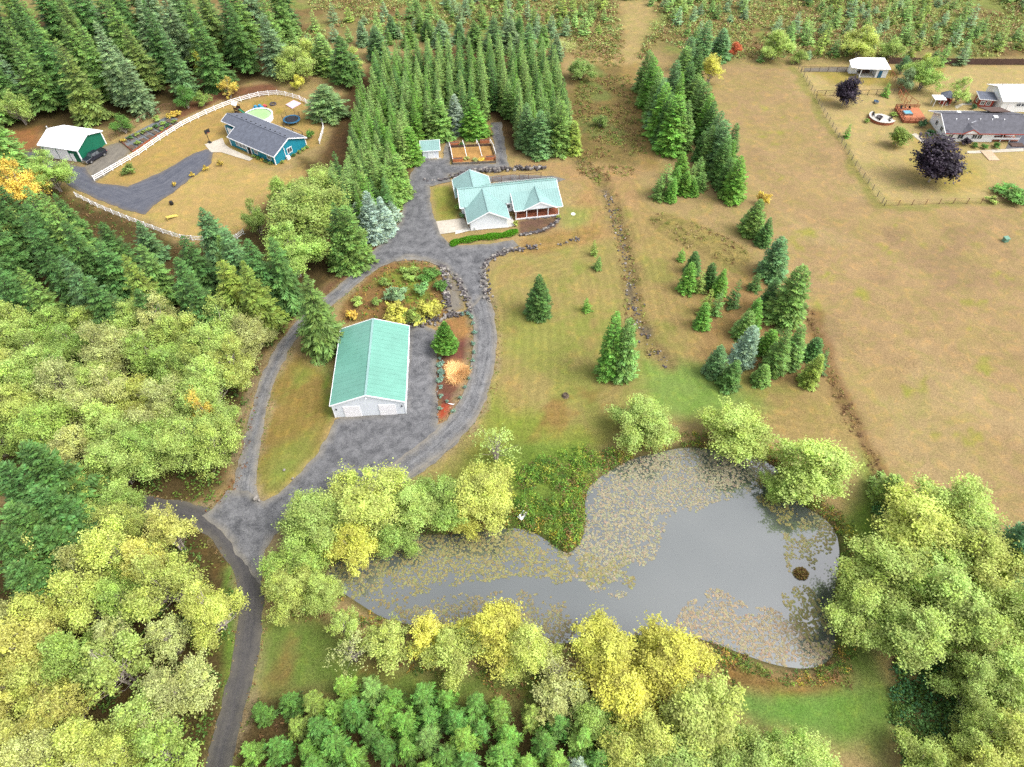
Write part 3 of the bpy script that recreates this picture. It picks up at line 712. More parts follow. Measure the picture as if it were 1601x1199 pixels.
def broadleaf(seed, h, r, nclump, nleaf, leaf=.27, base=.12, mat='leaf', bare=0.0, stems=3, spread=1.0, flat=.0):
    """trunk with limbs and a crown of leaf clumps; returns trunk mesh, crown mesh"""
    rng = np.random.default_rng(seed)
    lobes = []
    nl = rng.integers(9, 14)
    for i in range(nl):
        a = 2 * PI * i / nl + rng.normal(0, .5); q = rng.uniform(.2, .92); z = h * rng.uniform(.30, .86 - .30 * q)
        q *= r * spread; k = rng.uniform(.22, .44)
        lobes.append((q * math.cos(a), q * math.sin(a), z, r * k, h * k * rng.uniform(.38, .55)))
    lobes.append((rng.normal(0, .15 * r), rng.normal(0, .15 * r), h * .82, r * .34, h * .17))
    lobes.append((0, 0, h * .5, r * .62, h * .26))
    lobes = np.array(lobes)
    cl = []
    while len(cl) < nclump:
        lb = lobes[rng.integers(len(lobes))]
        u = rng.normal(0, 1, 3); u /= np.linalg.norm(u); u[2] = abs(u[2]) * (1 if rng.random() < .72 else -1)
        q = rng.uniform(.6, 1.12)
        c = lb[:3] + u * q * np.array([lb[3], lb[3], lb[4]])
        if c[2] > h * base: cl.append(c)
    cl = np.array(cl); m = len(cl)
    cr = rng.uniform(.5, 1.25, m) * r * .115
    ck = rng.random(m); cv = rng.random(m)
    who = rng.integers(0, m, nleaf)
    od = cl - np.array([0, 0, h * .35]); od /= np.linalg.norm(od, axis=1)[:, None]; od = od + rng.normal(0, .35, (m, 3))
    off = np.clip(rng.normal(0, .8, (nleaf, 3)), -1.5, 1.5) + od[who] * np.clip(rng.normal(0, 1.0, (nleaf, 1)), -1.8, 1.5); off[:, 2] *= .75
    p = cl[who] + off * cr[who][:, None]
    out = p - np.array([0, 0, h * .45]); out /= np.linalg.norm(out, axis=1)[:, None]
    nrm = out * .35 + np.array([0, 0, .8]) + rng.normal(0, .5, (nleaf, 3)); nrm /= np.linalg.norm(nrm, axis=1)[:, None]
    t = np.cross(nrm, rng.normal(0, 1, (nleaf, 3))); t /= np.linalg.norm(t, axis=1)[:, None]; b = np.cross(nrm, t)
    s = leaf * rng.uniform(.65, 1.3, (nleaf, 1))
    v = np.stack([p - t * s * .55, p + b * s * .36 + nrm * s * .08, p + t * s * .55, p - b * s * .36 + nrm * s * .08], 1).reshape(-1, 3)
    if bare > 0:
        keep = np.repeat(rng.random(nleaf) > bare, 4); v = v[keep]; kk = keep[::4]
    else: kk = np.ones(nleaf, bool)
    f = np.arange(len(v)).reshape(-1, 4)
    vv = (.62 * cv[who] + .38 * rng.random(nleaf))[kk]; cc = (.75 * ck[who] + .25 * rng.random(nleaf))[kk]
    crown = np_mesh('crown', v, f, M[mat], {'v': ('FACE', vv), 'c': ('FACE', cc)})
    tb = MB(); barkm = M['bark_pale']
    for k in range(stems):
        a = 2 * PI * k / stems + rng.random(); q = .25 if stems > 1 else 0
        b0 = np.array([q * math.cos(a), q * math.sin(a), -.3]); lt = b0 + np.array([math.cos(a) * r * .22 * (stems > 1), math.sin(a) * r * .22 * (stems > 1), h * .8])
        tb.tube([b0, b0 * .6 + lt * .4 + rng.normal(0, .1, 3), lt], [.02 * h / math.sqrt(stems) + .04, .012 * h, .02], 5)
        near = cl[rng.permutation(m)[: max(6, m // (3 * stems))]]
        for c in near:
            tt = min(max((c[2] / h - .22) / .8, .15), .85); st = b0 * (1 - tt) + lt * tt
            end = c + (c - st) / (np.linalg.norm(c - st) + 1e-6) * cr.mean() * rng.uniform(.3, 1.3)
            mid = st * .45 + c * .55 + np.array([0, 0, -.04 * h]) + rng.normal(0, .12, 3)
            tb.tube([st, mid, end], [.006 * h, .0042 * h, .012], 3, False)
    return tb.mesh('trunk', barkm), crown

def fir_set(name, specs, bark='bark'):
    r_ = []
    for sp in specs:
        v, f, vv, cc = needles(**sp)
        me = np_mesh('crown', v, f, M['needle'], {'v': ('FACE', vv), 'c': ('FACE', cc)})
        r_.append((trunk_mesh('trunk', sp['h'], .016 * sp['h'] + .04, M[bark]), me, sp['h'], sp['r']))
    return r_
KIND = {
 'forest': fir_set('forest', [dict(seed=s, h=20, r=3.9, levels=36 + 3 * (s % 4), nb=9, shape=.62 + .09 * (s % 4), droop=.34, lift=.3, sprays=7, kl=.40, kw=.17, jitter=.26, tip_up=.08, crown_base=.05 + .04 * (s % 3), dens=.93) for s in range(1, 8)]),
 'slender': fir_set('slender', [dict(seed=s, h=12, r=1.75, levels=34, nb=8, shape=.68 + .07 * (s % 4), droop=.12, lift=.4, sprays=5, kl=.46, kw=.19, jitter=.24, tip_up=.12, dens=.95) for s in range(11, 18)]),
 'cone': fir_set('cone', [dict(seed=s, h=9, r=2.1, levels=34, nb=10, shape=.50 + .07 * (s % 4), droop=.16, lift=.45, sprays=6, kl=.42, kw=.2, jitter=.12, tip_up=.1, crown_base=.02) for s in range(21, 26)]),
 'young': fir_set('young', [dict(seed=s, h=5, r=1.35, levels=16, nb=8, shape=.75, droop=.12, lift=.5, sprays=6, kl=.42, kw=.18, jitter=.28, tip_up=.1, crown_base=.03) for s in range(31, 36)]),
 'bushy': fir_set('bushy', [dict(seed=s, h=8, r=2.3, levels=15, nb=8, shape=.72 + .07 * (s % 4), droop=.12, lift=.5, sprays=7, kl=.40, kw=.17, jitter=.3, tip_up=.1, crown_base=.05) for s in range(41, 46)]),
 'weeping': fir_set('weeping', [dict(seed=s, h=17, r=4.4, levels=40, nb=10, shape=.75, droop=.45, lift=.25, sprays=8, kl=.38, kw=.15, jitter=.25, tip_up=.05, crown_base=.06, dens=.9) for s in range(51, 54)]),
 'pine': fir_set('pine', [dict(seed=s, h=16, r=4.0, levels=34, nb=13, shape=.6, droop=.2, lift=.6, sprays=9, kl=.3, kw=.24, jitter=.25, tip_up=.3, crown_base=.1) for s in range(81, 84)]),
 'column': fir_set('column', [dict(seed=61, h=6, r=1.9, levels=40, nb=13, shape=.95, droop=-.3, lift=1.2, sprays=6, kl=.36, kw=.26, jitter=.1, tip_up=.1, crown_base=.0)]),
 'sapling': fir_set('sapling', [dict(seed=s, h=4, r=1.3, levels=12, nb=7, shape=.7, droop=.12, lift=.5, sprays=3, kl=.55, kw=.3, jitter=.25, tip_up=.12, crown_base=.03) for s in range(71, 75)]),
}
def leaf_set(specs): return [broadleaf(**sp) + (sp['h'], sp['r']) for sp in specs]
KIND['alder'] = leaf_set([dict(seed=s, h=13, r=4.6, nclump=320, nleaf=22000, leaf=.245) for s in range(101, 107)])
KIND['round'] = leaf_set([dict(seed=s, h=9, r=4.2, nclump=280, nleaf=18000, leaf=.235, base=.05, stems=4) for s in range(111, 115)])
KIND['thin'] = leaf_set([dict(seed=s, h=11, r=3.4, nclump=170, nleaf=8000, leaf=.26, bare=.2, stems=4) for s in range(121, 125)])
KIND['bare'] = leaf_set([dict(seed=s, h=9, r=3.4, nclump=90, nleaf=3000, leaf=.22, bare=.72, stems=5) for s in range(131, 133)])
KIND['shrub'] = leaf_set([dict(seed=s, h=2.4, r=1.5, nclump=70, nleaf=2600, leaf=.24, base=.02, stems=3) for s in range(141, 145)])
KIND['purple'] = leaf_set([dict(seed=s, h=9, r=4.4, nclump=300, nleaf=14000, leaf=.36, base=.06, mat='purple_leaf', stems=1, spread=.32) for s in range(154, 156)])
KIND['ball'] = leaf_set([dict(seed=s, h=5, r=2.6, nclump=200, nleaf=7000, leaf=.26, base=.02, spread=.45, stems=2) for s in range(161, 163)])
TREE_RNG = random.Random(7)
SITE = {}
def plant(kind, x, y, h, r, color, label, group=None, name=None, cat=None, rng=TREE_RNG, z=None):
    """one tree: an Empty at its foot with its own trunk and crown (mesh data shared between alike trees)"""
    vs = KIND[kind]; tr, cr, h0, r0 = vs[rng.randrange(len(vs))]
    conif = kind in ('forest', 'slender', 'cone', 'young', 'bushy', 'weeping', 'column', 'sapling', 'pine')
    name = name or ('fir_tree' if conif else 'shrub' if kind == 'shrub' else 'broadleaf_tree')
    cat = cat or ('conifer' if conif else 'shrub' if kind == 'shrub' else 'deciduous tree')
    t = empty(name, (x, y, g(x, y) - .03 if z is None else z), rng.random() * 2 * PI, label, cat, group)
    sxy = r / r0; sz = h / h0
    link('trunk', tr, t, scale=(min(sxy, sz) * 1.0,) * 2 + (sz,))
    q = rng.uniform(.93, 1.07)
    c = link('crown', cr, t, scale=(sxy * q, sxy / q, sz))
    j = [rng.uniform(.86, 1.16)] ; w = rng.uniform(-.05, .05) if conif else rng.uniform(-.05, .015)
    color = soft(color, .04 if conif else .10) * np.array((1.06, .94, .96) if conif else (1.05, .97, 1.0))
    c.color = (min(1, color[0] * j[0] * (1 + w)), min(1, color[1] * j[0]), min(1, color[2] * j[0] * (1 - w)), 1)
    return t
def lone(kind, bx, by, ty, wpx, color, label, **kw):
    """a tree whose foot, top row and width can be read in the photograph"""
    r = wpx * scale_at(bx, (by + ty) / 2) / 2; b = at(bx, by); d = b[:2] / np.linalg.norm(b[:2]); b[:2] += d * r * .8    # the trunk stands behind the skirt of the crown
    lean = (bx - 800.5) / (1493.0 - by) * (by - ty) * .5; k = at(bx - lean, by); b[0] += k[0] - at(bx, by)[0]     # surveyed at mid crown
    q = np.array([b[0], b[1], 0]) - np.array([0, 0, CAM_H]); h = height_from(bx - lean, 599.5 - FPX * (q @ _U) / (q @ _F), ty)
    return plant(kind, b[0], b[1], h, r, color, label, **kw)

# ------------------------------------------------------------------ foliage colours (albedo)
KC, KL = 2.15, 2.2
DK, MG, BG, YG = alb(84, 126, 66, KC), alb(110, 151, 76, KC), alb(126, 164, 118, KC), alb(130, 160, 72, KC)
BRT = alb(102, 153, 62, KC); PALE = alb(124, 162, 88, KC); SIL = alb(156, 188, 168, KC); TEALG = alb(98, 140, 88, KC)
LY, LG, LB, LD = alb(174, 190, 88, KL), alb(160, 186, 90, KL), alb(190, 196, 76, KL), alb(132, 162, 78, KL)
LT = alb(170, 182, 108, KL); LO = alb(204, 186, 74, KL); LGR = alb(146, 178, 80, KL)
K1 = KL

def fill(kinds, poly, h, spacing, marks, noun, seed, hz=.95, hvar=.16, rk=1.0, rows=None, avoid=(), nmax=400, name=None, clump=None):
    """a stand of single trees inside an outline surveyed at their tops; marks: (px, py, where it stands)"""
    rng = random.Random(seed); poly = P(poly, h * hz); lo, hi = poly.min(0), poly.max(0); pts = []
    if rows:
        ang, ds, dr = rows; c, s = math.cos(ang), math.sin(ang); n = int(max(hi - lo) / min(ds, dr)) + 4; o = (lo + hi) / 2
        for i in range(-n, n):
            for j in range(-n, n):
                u, v = i * dr + rng.uniform(-.3, .3), (j + .5 * (i % 2)) * ds + rng.uniform(-.5, .5)
                pts.append((o[0] + c * u - s * v, o[1] + s * u + c * v))
        pa = np.array(pts); pts = [tuple(p) for p in pa[sdf(poly, pa[:, 0], pa[:, 1]) > 0]]
    else:
        cell = {}; tries = int((hi - lo).prod() / spacing ** 2 * 14)
        cand = np.array([(rng.uniform(lo[0], hi[0]), rng.uniform(lo[1], hi[1])) for _ in range(tries)])
        cand = cand[sdf(poly, cand[:, 0], cand[:, 1]) > 0]
        for x, y in cand:
            k = (int(x // spacing), int(y // spacing))
            if all((x - a) ** 2 + (y - b) ** 2 > spacing ** 2 for i in (-1, 0, 1) for j in (-1, 0, 1) for a, b in cell.get((k[0] + i, k[1] + j), ())):
                cell.setdefault(k, []).append((x, y)); pts.append((x, y))
    if (avoid or clump) and pts:
        pa = np.array(pts); ok = np.ones(len(pa), bool) if not clump else fbm(pa[:, 0], pa[:, 1], clump[0], seed) > clump[1]
        for ap, dist in avoid: ok &= sdf(ap, pa[:, 0], pa[:, 1]) < -dist
        pts = [p for p, o in zip(pts, ok) if o]
    rng.shuffle(pts)
    mw = [(at(a, b)[:2], t) for a, b, t in marks]
    for x, y in pts[:nmax]:
        kind, tones, r0 = kinds[rng.randrange(len(kinds))]
        tn, colr = tones[rng.randrange(len(tones))]
        hh = h * rng.uniform(1 - hvar, 1 + hvar); k = hh / h
        where = min(mw, key=lambda q: (q[0][0] - x) ** 2 + (q[0][1] - y) ** 2)[1]
        lab = f'{tn} {noun} {where}'
        plant(kind, x, y, hh, r0 * rk * rng.uniform(.85, 1.12) * (.5 + .5 * k), colr, lab, lab.replace(noun, noun + 's', 1), rng=rng, name=name)
    return len(pts[:nmax])
cnt = {}
FT = [('dark green', DK), ('mid green', MG), ('dark green', DK), ('mid green', MG), ('deep green', DK * .85), ('blue green', TEALG * .9), ('olive green', alb(108, 138, 72, KC)), ('blue grey', BG * .85)]
AVOID_L = [(P([(0, 205), (60, 198), (170, 190), (230, 185), (290, 175), (370, 140), (440, 128), (480, 150), (470, 300), (200, 340), (100, 300), (20, 245)]), .5)]
cnt['wood'] = fill([('forest', FT, 4.6)], [(-70, 60), (-60, -60), (440, -60), (415, 0), (400, 55), (395, 75), (330, 62), (285, 62), (225, 66), (150, 100), (90, 120), (30, 130), (0, 150), (-60, 160)], 20, 7.6,
    [(30, 215, 'in the wood by the soil left of the barn'), (140, 195, 'in the wood behind the white-roofed green barn'), (250, 170, 'in the wood above the wire-fenced garden'), (370, 130, 'in the wood above the curved white fence'),
     (60, 60, 'deep in the wood in the upper left corner'), (220, 30, 'deep in the wood along the top edge'), (380, 30, 'at the clearing side of the upper wood')], 'tall fir', 21, avoid=AVOID_L)
ROADS_AVOID = [(LANE1, 1.2), (LANE2, 1.2), (LANE3, 2.0), (APRON, 1.0), (YARD, 1.5), (ASPH, 2.0)]
cnt['belt'] = fill([('forest', [('blue green', TEALG * .9), ('dark green', DK), ('deep green', DK * .85), ('mid green', MG * .92), ('olive green', YG * .9)], 3.9)],
    [(-60, 250), (0, 255), (60, 285), (110, 310), (165, 336), (225, 341), (290, 350), (345, 356), (375, 385), (400, 400), (395, 435), (330, 440), (200, 450), (100, 435), (-60, 410)], 16, 5.4,
    [(20, 300, 'beside the yellow maple on the left edge'), (120, 350, 'by the asphalt drive below the green barn'), (240, 380, 'below the lower white fence'), (340, 430, 'below the blue house yard'), (60, 480, 'above the pale alder wood at the left edge'), (230, 490, 'above the middle of the pale alder wood')], 'fir', 22, avoid=ROADS_AVOID)
cnt['rows'] = fill([('slender', [('pale green', PALE), ('mid green', MG), ('pale green', PALE), ('fresh green', BRT), ('dark green', DK)], 1.95)],
    [(520, 300), (508, 268), (532, 215), (548, 165), (562, 110), (590, 58), (660, 50), (760, 48), (850, 52), (882, 70), (893, 110), (900, 160), (880, 172), (830, 178), (800, 150), (790, 122), (772, 118), (755, 130), (690, 150), (650, 160), (638, 190), (626, 225), (610, 270), (560, 300)], 11.5, 3.2,
    [(530, 290, 'at the blue house end of the tight plantation rows'), (600, 240, 'in the plantation rows left of the small teal-roofed shed'), (660, 170, 'in the plantation rows behind the small teal-roofed shed'), (740, 150, 'in the plantation rows behind the fenced garden pen'),
     (860, 190, 'in the plantation block right of the gravel lane'), (600, 110, 'at the far left of the plantation rows'), (720, 80, 'at the far top of the plantation rows')], 'slender fir', 23, name='plantation_fir', rows=(R(4), 3.3, 2.9), avoid=ROADS_AVOID, hvar=.12)
cnt['young'] = fill([('bushy', [('bright green', BRT), ('mid green', MG * .92), ('yellow green', YG * .95), ('bright green', BRT), ('dull green', alb(90, 138, 60, KC)), ('fresh green', alb(116, 160, 66, KC)), ('bright green', BRT), ('dark green', DK), ('silver green', SIL * .8) ], 1.75), ('young', [('bright green', BRT), ('fresh green', alb(116, 160, 66, KC)), ('dull green', alb(90, 138, 60, KC))], 1.7)],
    [(340, 1100), (400, 1078), (450, 1068), (560, 1050), (620, 1068), (700, 1076), (760, 1086), (830, 1104), (900, 1116), (950, 1150), (945, 1290), (320, 1290)], 6, 2.35,
    [(420, 1110, 'in the young stand by the road at the bottom'), (560, 1090, 'along the upper edge of the young stand at the bottom'), (720, 1110, 'mid row of the young stand below the pond'), (880, 1140, 'by the yellow trees in the young stand at the bottom'),
     (500, 1190, 'on the lower edge of the young stand left of middle'), (750, 1190, 'on the lower edge of the young stand below the pond')], 'bushy young fir', 24, name='young_fir', hvar=.25, avoid=[(LANE1, .9)])
cnt['top'] = fill([('sapling', [('fresh green', PALE * 1.15), ('blue green', BG), ('mid green', MG * 1.1), ('yellow green', YG)], 1.75), ('young', [('fresh green', PALE * 1.1), ('blue green', BG * .95), ('mid green', MG)], 1.8)],
    [(425, -30), (1640, -30), (1640, 30), (1590, 74), (1480, 78), (1380, 60), (1200, 72), (1140, 66), (1070, 30), (1040, -10), (960, -8), (945, 30), (880, 40), (800, 30), (700, 46), (600, 52), (560, 40), (440, 90)], 4.8, 4.3,
    [(480, 60, 'in the brambly clearing at the top left'), (650, 30, 'in the clearing beyond the plantation rows'), (860, 30, 'left of the straw-coloured track at the top'), (1100, 30, 'right of the straw-coloured track at the top'),
     (1270, 50, 'in the replanted slope above the tan field'), (1400, 40, 'in the replanted slope behind the white shed'), (1540, 50, 'in the replanted slope behind the brown board fence')], 'sapling fir', 25, name='sapling_fir', hvar=.5, clump=(18, .44), nmax=300)
AL = [('pale green', LG), ('fresh green', LGR), ('pale straw green', LT), ('yellow green', LY), ('pale green', LG), ('pale green', LG)]
cnt['alder'] = fill([('alder', AL, 4.2), ('round', AL, 4.0), ('alder', AL, 4.2)],
    [(-50, 490), (60, 500), (150, 488), (230, 496), (300, 490), (385, 500), (398, 540), (384, 600), (362, 650), (345, 715), (312, 748), (230, 742), (130, 690), (-50, 660)], 10.5, 4.0,
    [(30, 520, 'at the left edge of the pale wood'), (170, 520, 'below the dark fir belt'), (350, 520, 'beside the west drive near the big spruce'), (360, 650, 'beside the west drive opposite the strip of lawn'), (300, 760, 'by the road fork at the corner of the pale wood'), (150, 700, 'in the middle of the pale wood'), (40, 640, 'above the dark pines on the left edge')], 'alder-like tree', 26, hz=.72, avoid=ROADS_AVOID)
BLF = [('yellow green', LY), ('pale yellow green', LG), ('yellow green', LY), ('straw green', LT), ('soft yellow', alb(184, 190, 92, K1)), ('green', LGR)]
cnt['bl'] = fill([('alder', BLF, 3.9), ('round', BLF, 3.7), ('thin', BLF, 3.2)],
    [(80, 790), (150, 785), (225, 812), (300, 815), (326, 850), (346, 900), (350, 960), (340, 1020), (330, 1080), (312, 1130), (300, 1280), (-60, 1280), (-60, 970), (40, 940)], 11, 3.9,
    [(200, 820, 'just below the black road fork'), (330, 900, 'inside the bend of the black road'), (320, 1050, 'along the left verge of the bottom road'), (270, 1180, 'at the bottom edge near the road'), (120, 900, 'beside the dark pines at the left edge'), (60, 1050, 'at the left edge of the yellow wood'), (180, 1040, 'in the middle of the yellow wood'), (80, 1190, 'in the bottom left corner')], 'broadleaf tree', 27, hz=.7, avoid=[(LANE1, 1.4)])
print('stands', cnt)

def blob(kind, px, py, wpx, h, color, label, **kw):
    """a tree known by the middle of its crown"""
    b = at(px, py, h * .58); r = wpx * scale_at(px, py) / 2 * .92
    return plant(kind, b[0], b[1], h, r, color, label, **kw)
# -- single firs on the lawns
lone('cone', 842, 503, 430, 44, DK, 'dark green cone-shaped fir alone in the middle of the tan lawn')
lone('cone', 958, 598, 489, 42, BRT, 'taller bright green fir of the touching pair on the lawn')
lone('cone', 979, 600, 501, 42, MG, 'bluer right-hand fir of the touching pair on the lawn')
lone('young', 917, 491, 466, 16, BRT, 'tiny dark fir between the lone fir and the touching pair')
lone('young', 936, 425, 402, 16, MG, 'tiny green fir nearest below the yellowish sapling by the ditch')
lone('young', 929, 402, 376, 14, YG, 'yellowish tiny sapling fir on the lawn left of the ditch')
lone('column', 698, 560, 501, 40, BRT, 'bright green flaring cypress at the tip of the mulch bed', name='cypress_tree')
lone('weeping', 497, 566, 424, 72, alb(104, 140, 72, KC), 'big olive green spruce overhanging the left eave of the teal-roofed shop', name='spruce_tree')
CL1 = [(1065, 411, 391, 16, BRT), (1084, 432, 396, 28, DK), (1077, 460, 413, 30, BRT), (1096, 460, 424, 20, LD), (1110, 453, 415, 26, DK), (1127, 466, 424, 28, BRT), (1150, 485, 441, 24, DK), (1107, 496, 455, 24, YG), (1123, 498, 456, 24, MG), (1099, 518, 478, 28, BRT),
       (1181, 459, 431, 24, DK), (1178, 522, 471, 32, BRT), (1165, 534, 491, 36, MG), (1167, 577, 515, 44, alb(132, 168, 140, KC)), (1120, 594, 543, 38, TEALG), (1143, 613, 568, 38, DK), (1190, 607, 575, 30, MG), (1238, 513, 421, 62, MG), (1212, 440, 376, 50, TEALG), (1204, 489, 439, 28, DK),
       (1218, 590, 518, 42, MG), (1240, 580, 513, 42, MG), (1270, 566, 535, 34, DK), (1270, 607, 560, 34, YG), (1284, 588, 550, 22, DK), (1200, 560, 520, 36, BRT)]
CLL = ['smallest fir at the upper left tip of the lawn clump', 'dark fir just right of the smallest fir in the lawn clump', 'wide bright fir on the left side of the lawn clump', 'thin brownish fir squeezed in the upper lawn clump', 'dark fir at the top middle of the lawn clump', 'bright fir on the right of the upper lawn clump',
       'dark fir standing apart at the right of the lawn clump', 'yellow green fir leaning over the lower lawn clump', 'grey green fir beside the yellow green one in the lawn clump', 'bright fir at the bottom of the left lawn clump',
       'small dark fir by the tan path right of the lawn clump', 'bright fir at the top of the lower tree line', 'mid green fir behind the silver one', 'silver blue fir in the lower clump above the pond', 'dark teal fir at the lower left of the clump above the pond',
       'low dark fir nearest the pond below the teal one', 'small fir below the silver fir', 'largest bright fir at the edge of the tan field', 'broad teal green fir above the largest fir by the tan field', 'dark narrow fir left of the largest fir by the tan field',
       'left fir of the merged pair in the clump by the field', 'right fir of the merged pair in the clump by the field', 'small dark fir at the field corner of the clump', 'yellow green fir lowest at the field corner', 'tiny dark fir on the very edge of the tan field', 'bright fir between the silver fir and the merged pair']
for (bx, by, ty, w, c), l in zip(CL1, CLL): lone('cone' if w > 24 else 'young', bx, by, ty, w * .95, c, l)
# -- the tree line between ditch meadow and tan field
TLN = [(1010, 148, 80, 38, MG, 'first fir at the far end of the left tree line row'), (1018, 172, 92, 40, BRT, 'second fir of the left tree line row'), (1027, 200, 112, 42, MG, 'middle fir of the left tree line row'), (1036, 222, 132, 46, BRT, 'fourth fir of the left tree line row'),
       (1052, 246, 152, 56, BRT, 'big bright fir at the near end of the left tree line row'), (1070, 240, 160, 44, MG, 'fir tucked right of the big bright tree line fir'), (1100, 104, 34, 42, TEALG, 'tall blue green fir at the top of the right tree line row'),
       (1127, 99, 47, 42, TEALG, 'dark blue green fir right of the tall one at the tree line top'), (1068, 142, 75, 44, MG, 'fir in the middle top of the tree line'), (1084, 178, 118, 42, MG, 'fir in the right row above the yellow birch-like tree'), (1098, 208, 132, 44, MG, 'fir in the right row left of the tan field corner'),
       (1110, 232, 160, 42, DK, 'dark fir half way down the right tree line row'), (1124, 274, 190, 56, TEALG, 'wide blue green fir low in the right tree line row'), (1096, 256, 208, 28, DK, 'narrow dark fir between the two tree line rows'), (1143, 266, 196, 34, DK, 'dark fir on the field side of the right tree line row'),
       (1150, 320, 247, 50, BRT, 'bright fir at the lower end of the right tree line'), (1180, 374, 316, 50, MG, 'fir where the tree line bends along the tan field'), (1196, 388, 345, 32, DK, 'dark fir right of the tree line bend'), (1136, 304, 250, 32, DK, 'dark fir behind the bright tree line end')]
for bx, by, ty, w, c, l in TLN: lone('cone', bx, by, ty, w * .84, c, l)
for i, (bx, by, ty, w) in enumerate([(1016, 158, 88, 30), (1024, 184, 106, 32), (1033, 210, 124, 34), (1042, 232, 146, 34), (1060, 243, 158, 34), (1060, 200, 118, 32), (1052, 172, 96, 32), (1076, 160, 98, 32), (1090, 192, 126, 32), (1104, 222, 150, 32), (1118, 250, 176, 34), (1130, 290, 214, 34), (1108, 268, 200, 28), (1140, 284, 222, 30), (1076, 118, 60, 30), (1088, 140, 74, 30)]):
    lone('cone', bx, by, ty, w, (MG, BRT, TEALG, DK)[i % 4], 'slim fir within the tree line by the tan field', group='slim firs in the tree line')
for i, (bx, by, ty, w) in enumerate([(1041, 312, 259, 34), (1065, 287, 240, 28), (1082, 298, 256, 24), (1072, 308, 270, 24), (1092, 292, 247, 28), (1057, 306, 262, 24), (1098, 302, 271, 22), (1084, 309, 284, 18), (1031, 316, 277, 26), (1051, 319, 281, 20)]):
    lone('cone' if i % 2 else 'young', bx, by, ty, w, (MG, BRT)[i % 2], 'low green fir in the dense little group at the foot of the left tree line', group='low firs at the foot of the tree line')
# -- firs along the drive and behind the house
for bx, by, ty, w, c, l in [(548, 428, 318, 58, MG, 'large fir at the drive bend left of the blue spruces'), (530, 420, 312, 46, DK, 'dark fir behind the large drive bend fir'), (530, 432, 360, 42, MG, 'lower fir at the left foot of the large drive bend fir'),
                            (442, 496, 366, 62, DK, 'dark heavy fir left of the big spruce by the shop'), (408, 497, 368, 64, DK, 'dark fir second left of the big spruce by the shop'), (372, 480, 352, 60, TEALG, 'teal fir third left of the big spruce by the shop'), (335, 430, 318, 66, TEALG, 'ragged teal fir rising above the belt against the blue house lawn'), (228, 415, 338, 44, TEALG, 'thin teal fir breaking the lower white fence line')]:
    lone('weeping' if w > 60 else 'slender' if w < 50 else 'cone', bx, by, ty, w, c, l)
for bx, by, ty, w, l in [(560, 366, 314, 34, 'narrow blue spruce at the left of the drive group'), (580, 384, 296, 44, 'tallest silver blue spruce in the drive group'), (599, 374, 305, 40, 'silver blue spruce right of the tallest in the drive group'), (611, 352, 311, 32, 'small blue spruce at the right of the drive group')]:
    lone('cone', bx, by, ty, w, SIL * .85, l, name='spruce_tree')
for bx, by, ty, w, c, l in [(742, 222, 152, 46, BRT, 'bright broad fir overhanging the fenced garden pen'), (688, 224, 154, 42, MG, 'broad fir right behind the small teal-roofed shed'), (712, 214, 146, 34, SIL * .8, 'narrow silver fir behind the garden pen'), (846, 252, 172, 42, TEALG, 'front teal fir of the block behind the house roof'),
                            (876, 248, 158, 38, MG, 'front mid fir of the block behind the house roof'), (896, 244, 190, 30, YG, 'yellow green fir at the right corner of the block'), (824, 240, 160, 36, TEALG, 'teal fir at the left of the block behind the house roof'), (640, 262, 196, 40, BRT, 'bright fir at the yard edge left of the small shed'), (622, 318, 238, 44, MG, 'fir at the yard edge above the blue spruces'), (605, 330, 255, 42, MG, 'fir behind the blue spruces'), (510, 195, 128, 60, alb(112, 150, 96, K1), 'loose green fir hiding the right end of the curved white fence'),
                            (536, 140, 52, 52, DK, 'tall dark fir at the far left corner of the plantation'), (506, 120, 48, 40, PALE, 'pale fir left of the tall dark corner fir'), (590, 100, 36, 36, TEALG, 'teal fir beyond the plantation rows')]:
    lone('forest' if w > 50 else 'cone', bx, by, ty, w * 1.05, c, l)
EDGE = [(612, 62, 20, 24), (640, 78, 30, 30), (668, 66, 28, 24), (690, 80, 28, 34), (718, 70, 34, 22), (742, 82, 30, 34), (770, 72, 38, 20), (798, 84, 22, 40), (826, 88, 36, 30), (850, 76, 40, 20), (584, 92, 44, 26), (566, 74, 30, 24), (772, 90, 24, 36), (656, 52, 20, 18), (812, 60, 28, 18), (870, 98, 52, 24)]
for i, (bx, by, ty, w) in enumerate(EDGE): lone('forest' if w > 28 else 'cone', bx, by, ty, w, (TEALG, MG, DK, BG * .9)[i % 4], 'loose fir behind the far end of the plantation rows', group='loose firs behind the plantation')
# -- pines on the left edge
for px, py, h, r, l in [(40, 705, 18, 4.2, 'tall dark pine nearest the pale wood on the left edge'), (4, 735, 18, 4.2, 'dark pine on the left edge under the pale wood'), (66, 770, 16, 3.8, 'dark pine just right of the left edge pines'), (25, 800, 17, 4.2, 'dark pine in the middle of the left edge group'), (70, 830, 14, 3.4, 'dark pine beside the yellow wood at the left'), (-5, 840, 17, 4.0, 'dark pine cut by the left edge of the picture'), (30, 885, 14, 3.6, 'lowest dark pine on the left edge')]:
    b = at(px, py, h * .93); plant('pine', b[0], b[1], h, r, DK, l, name='pine_tree')
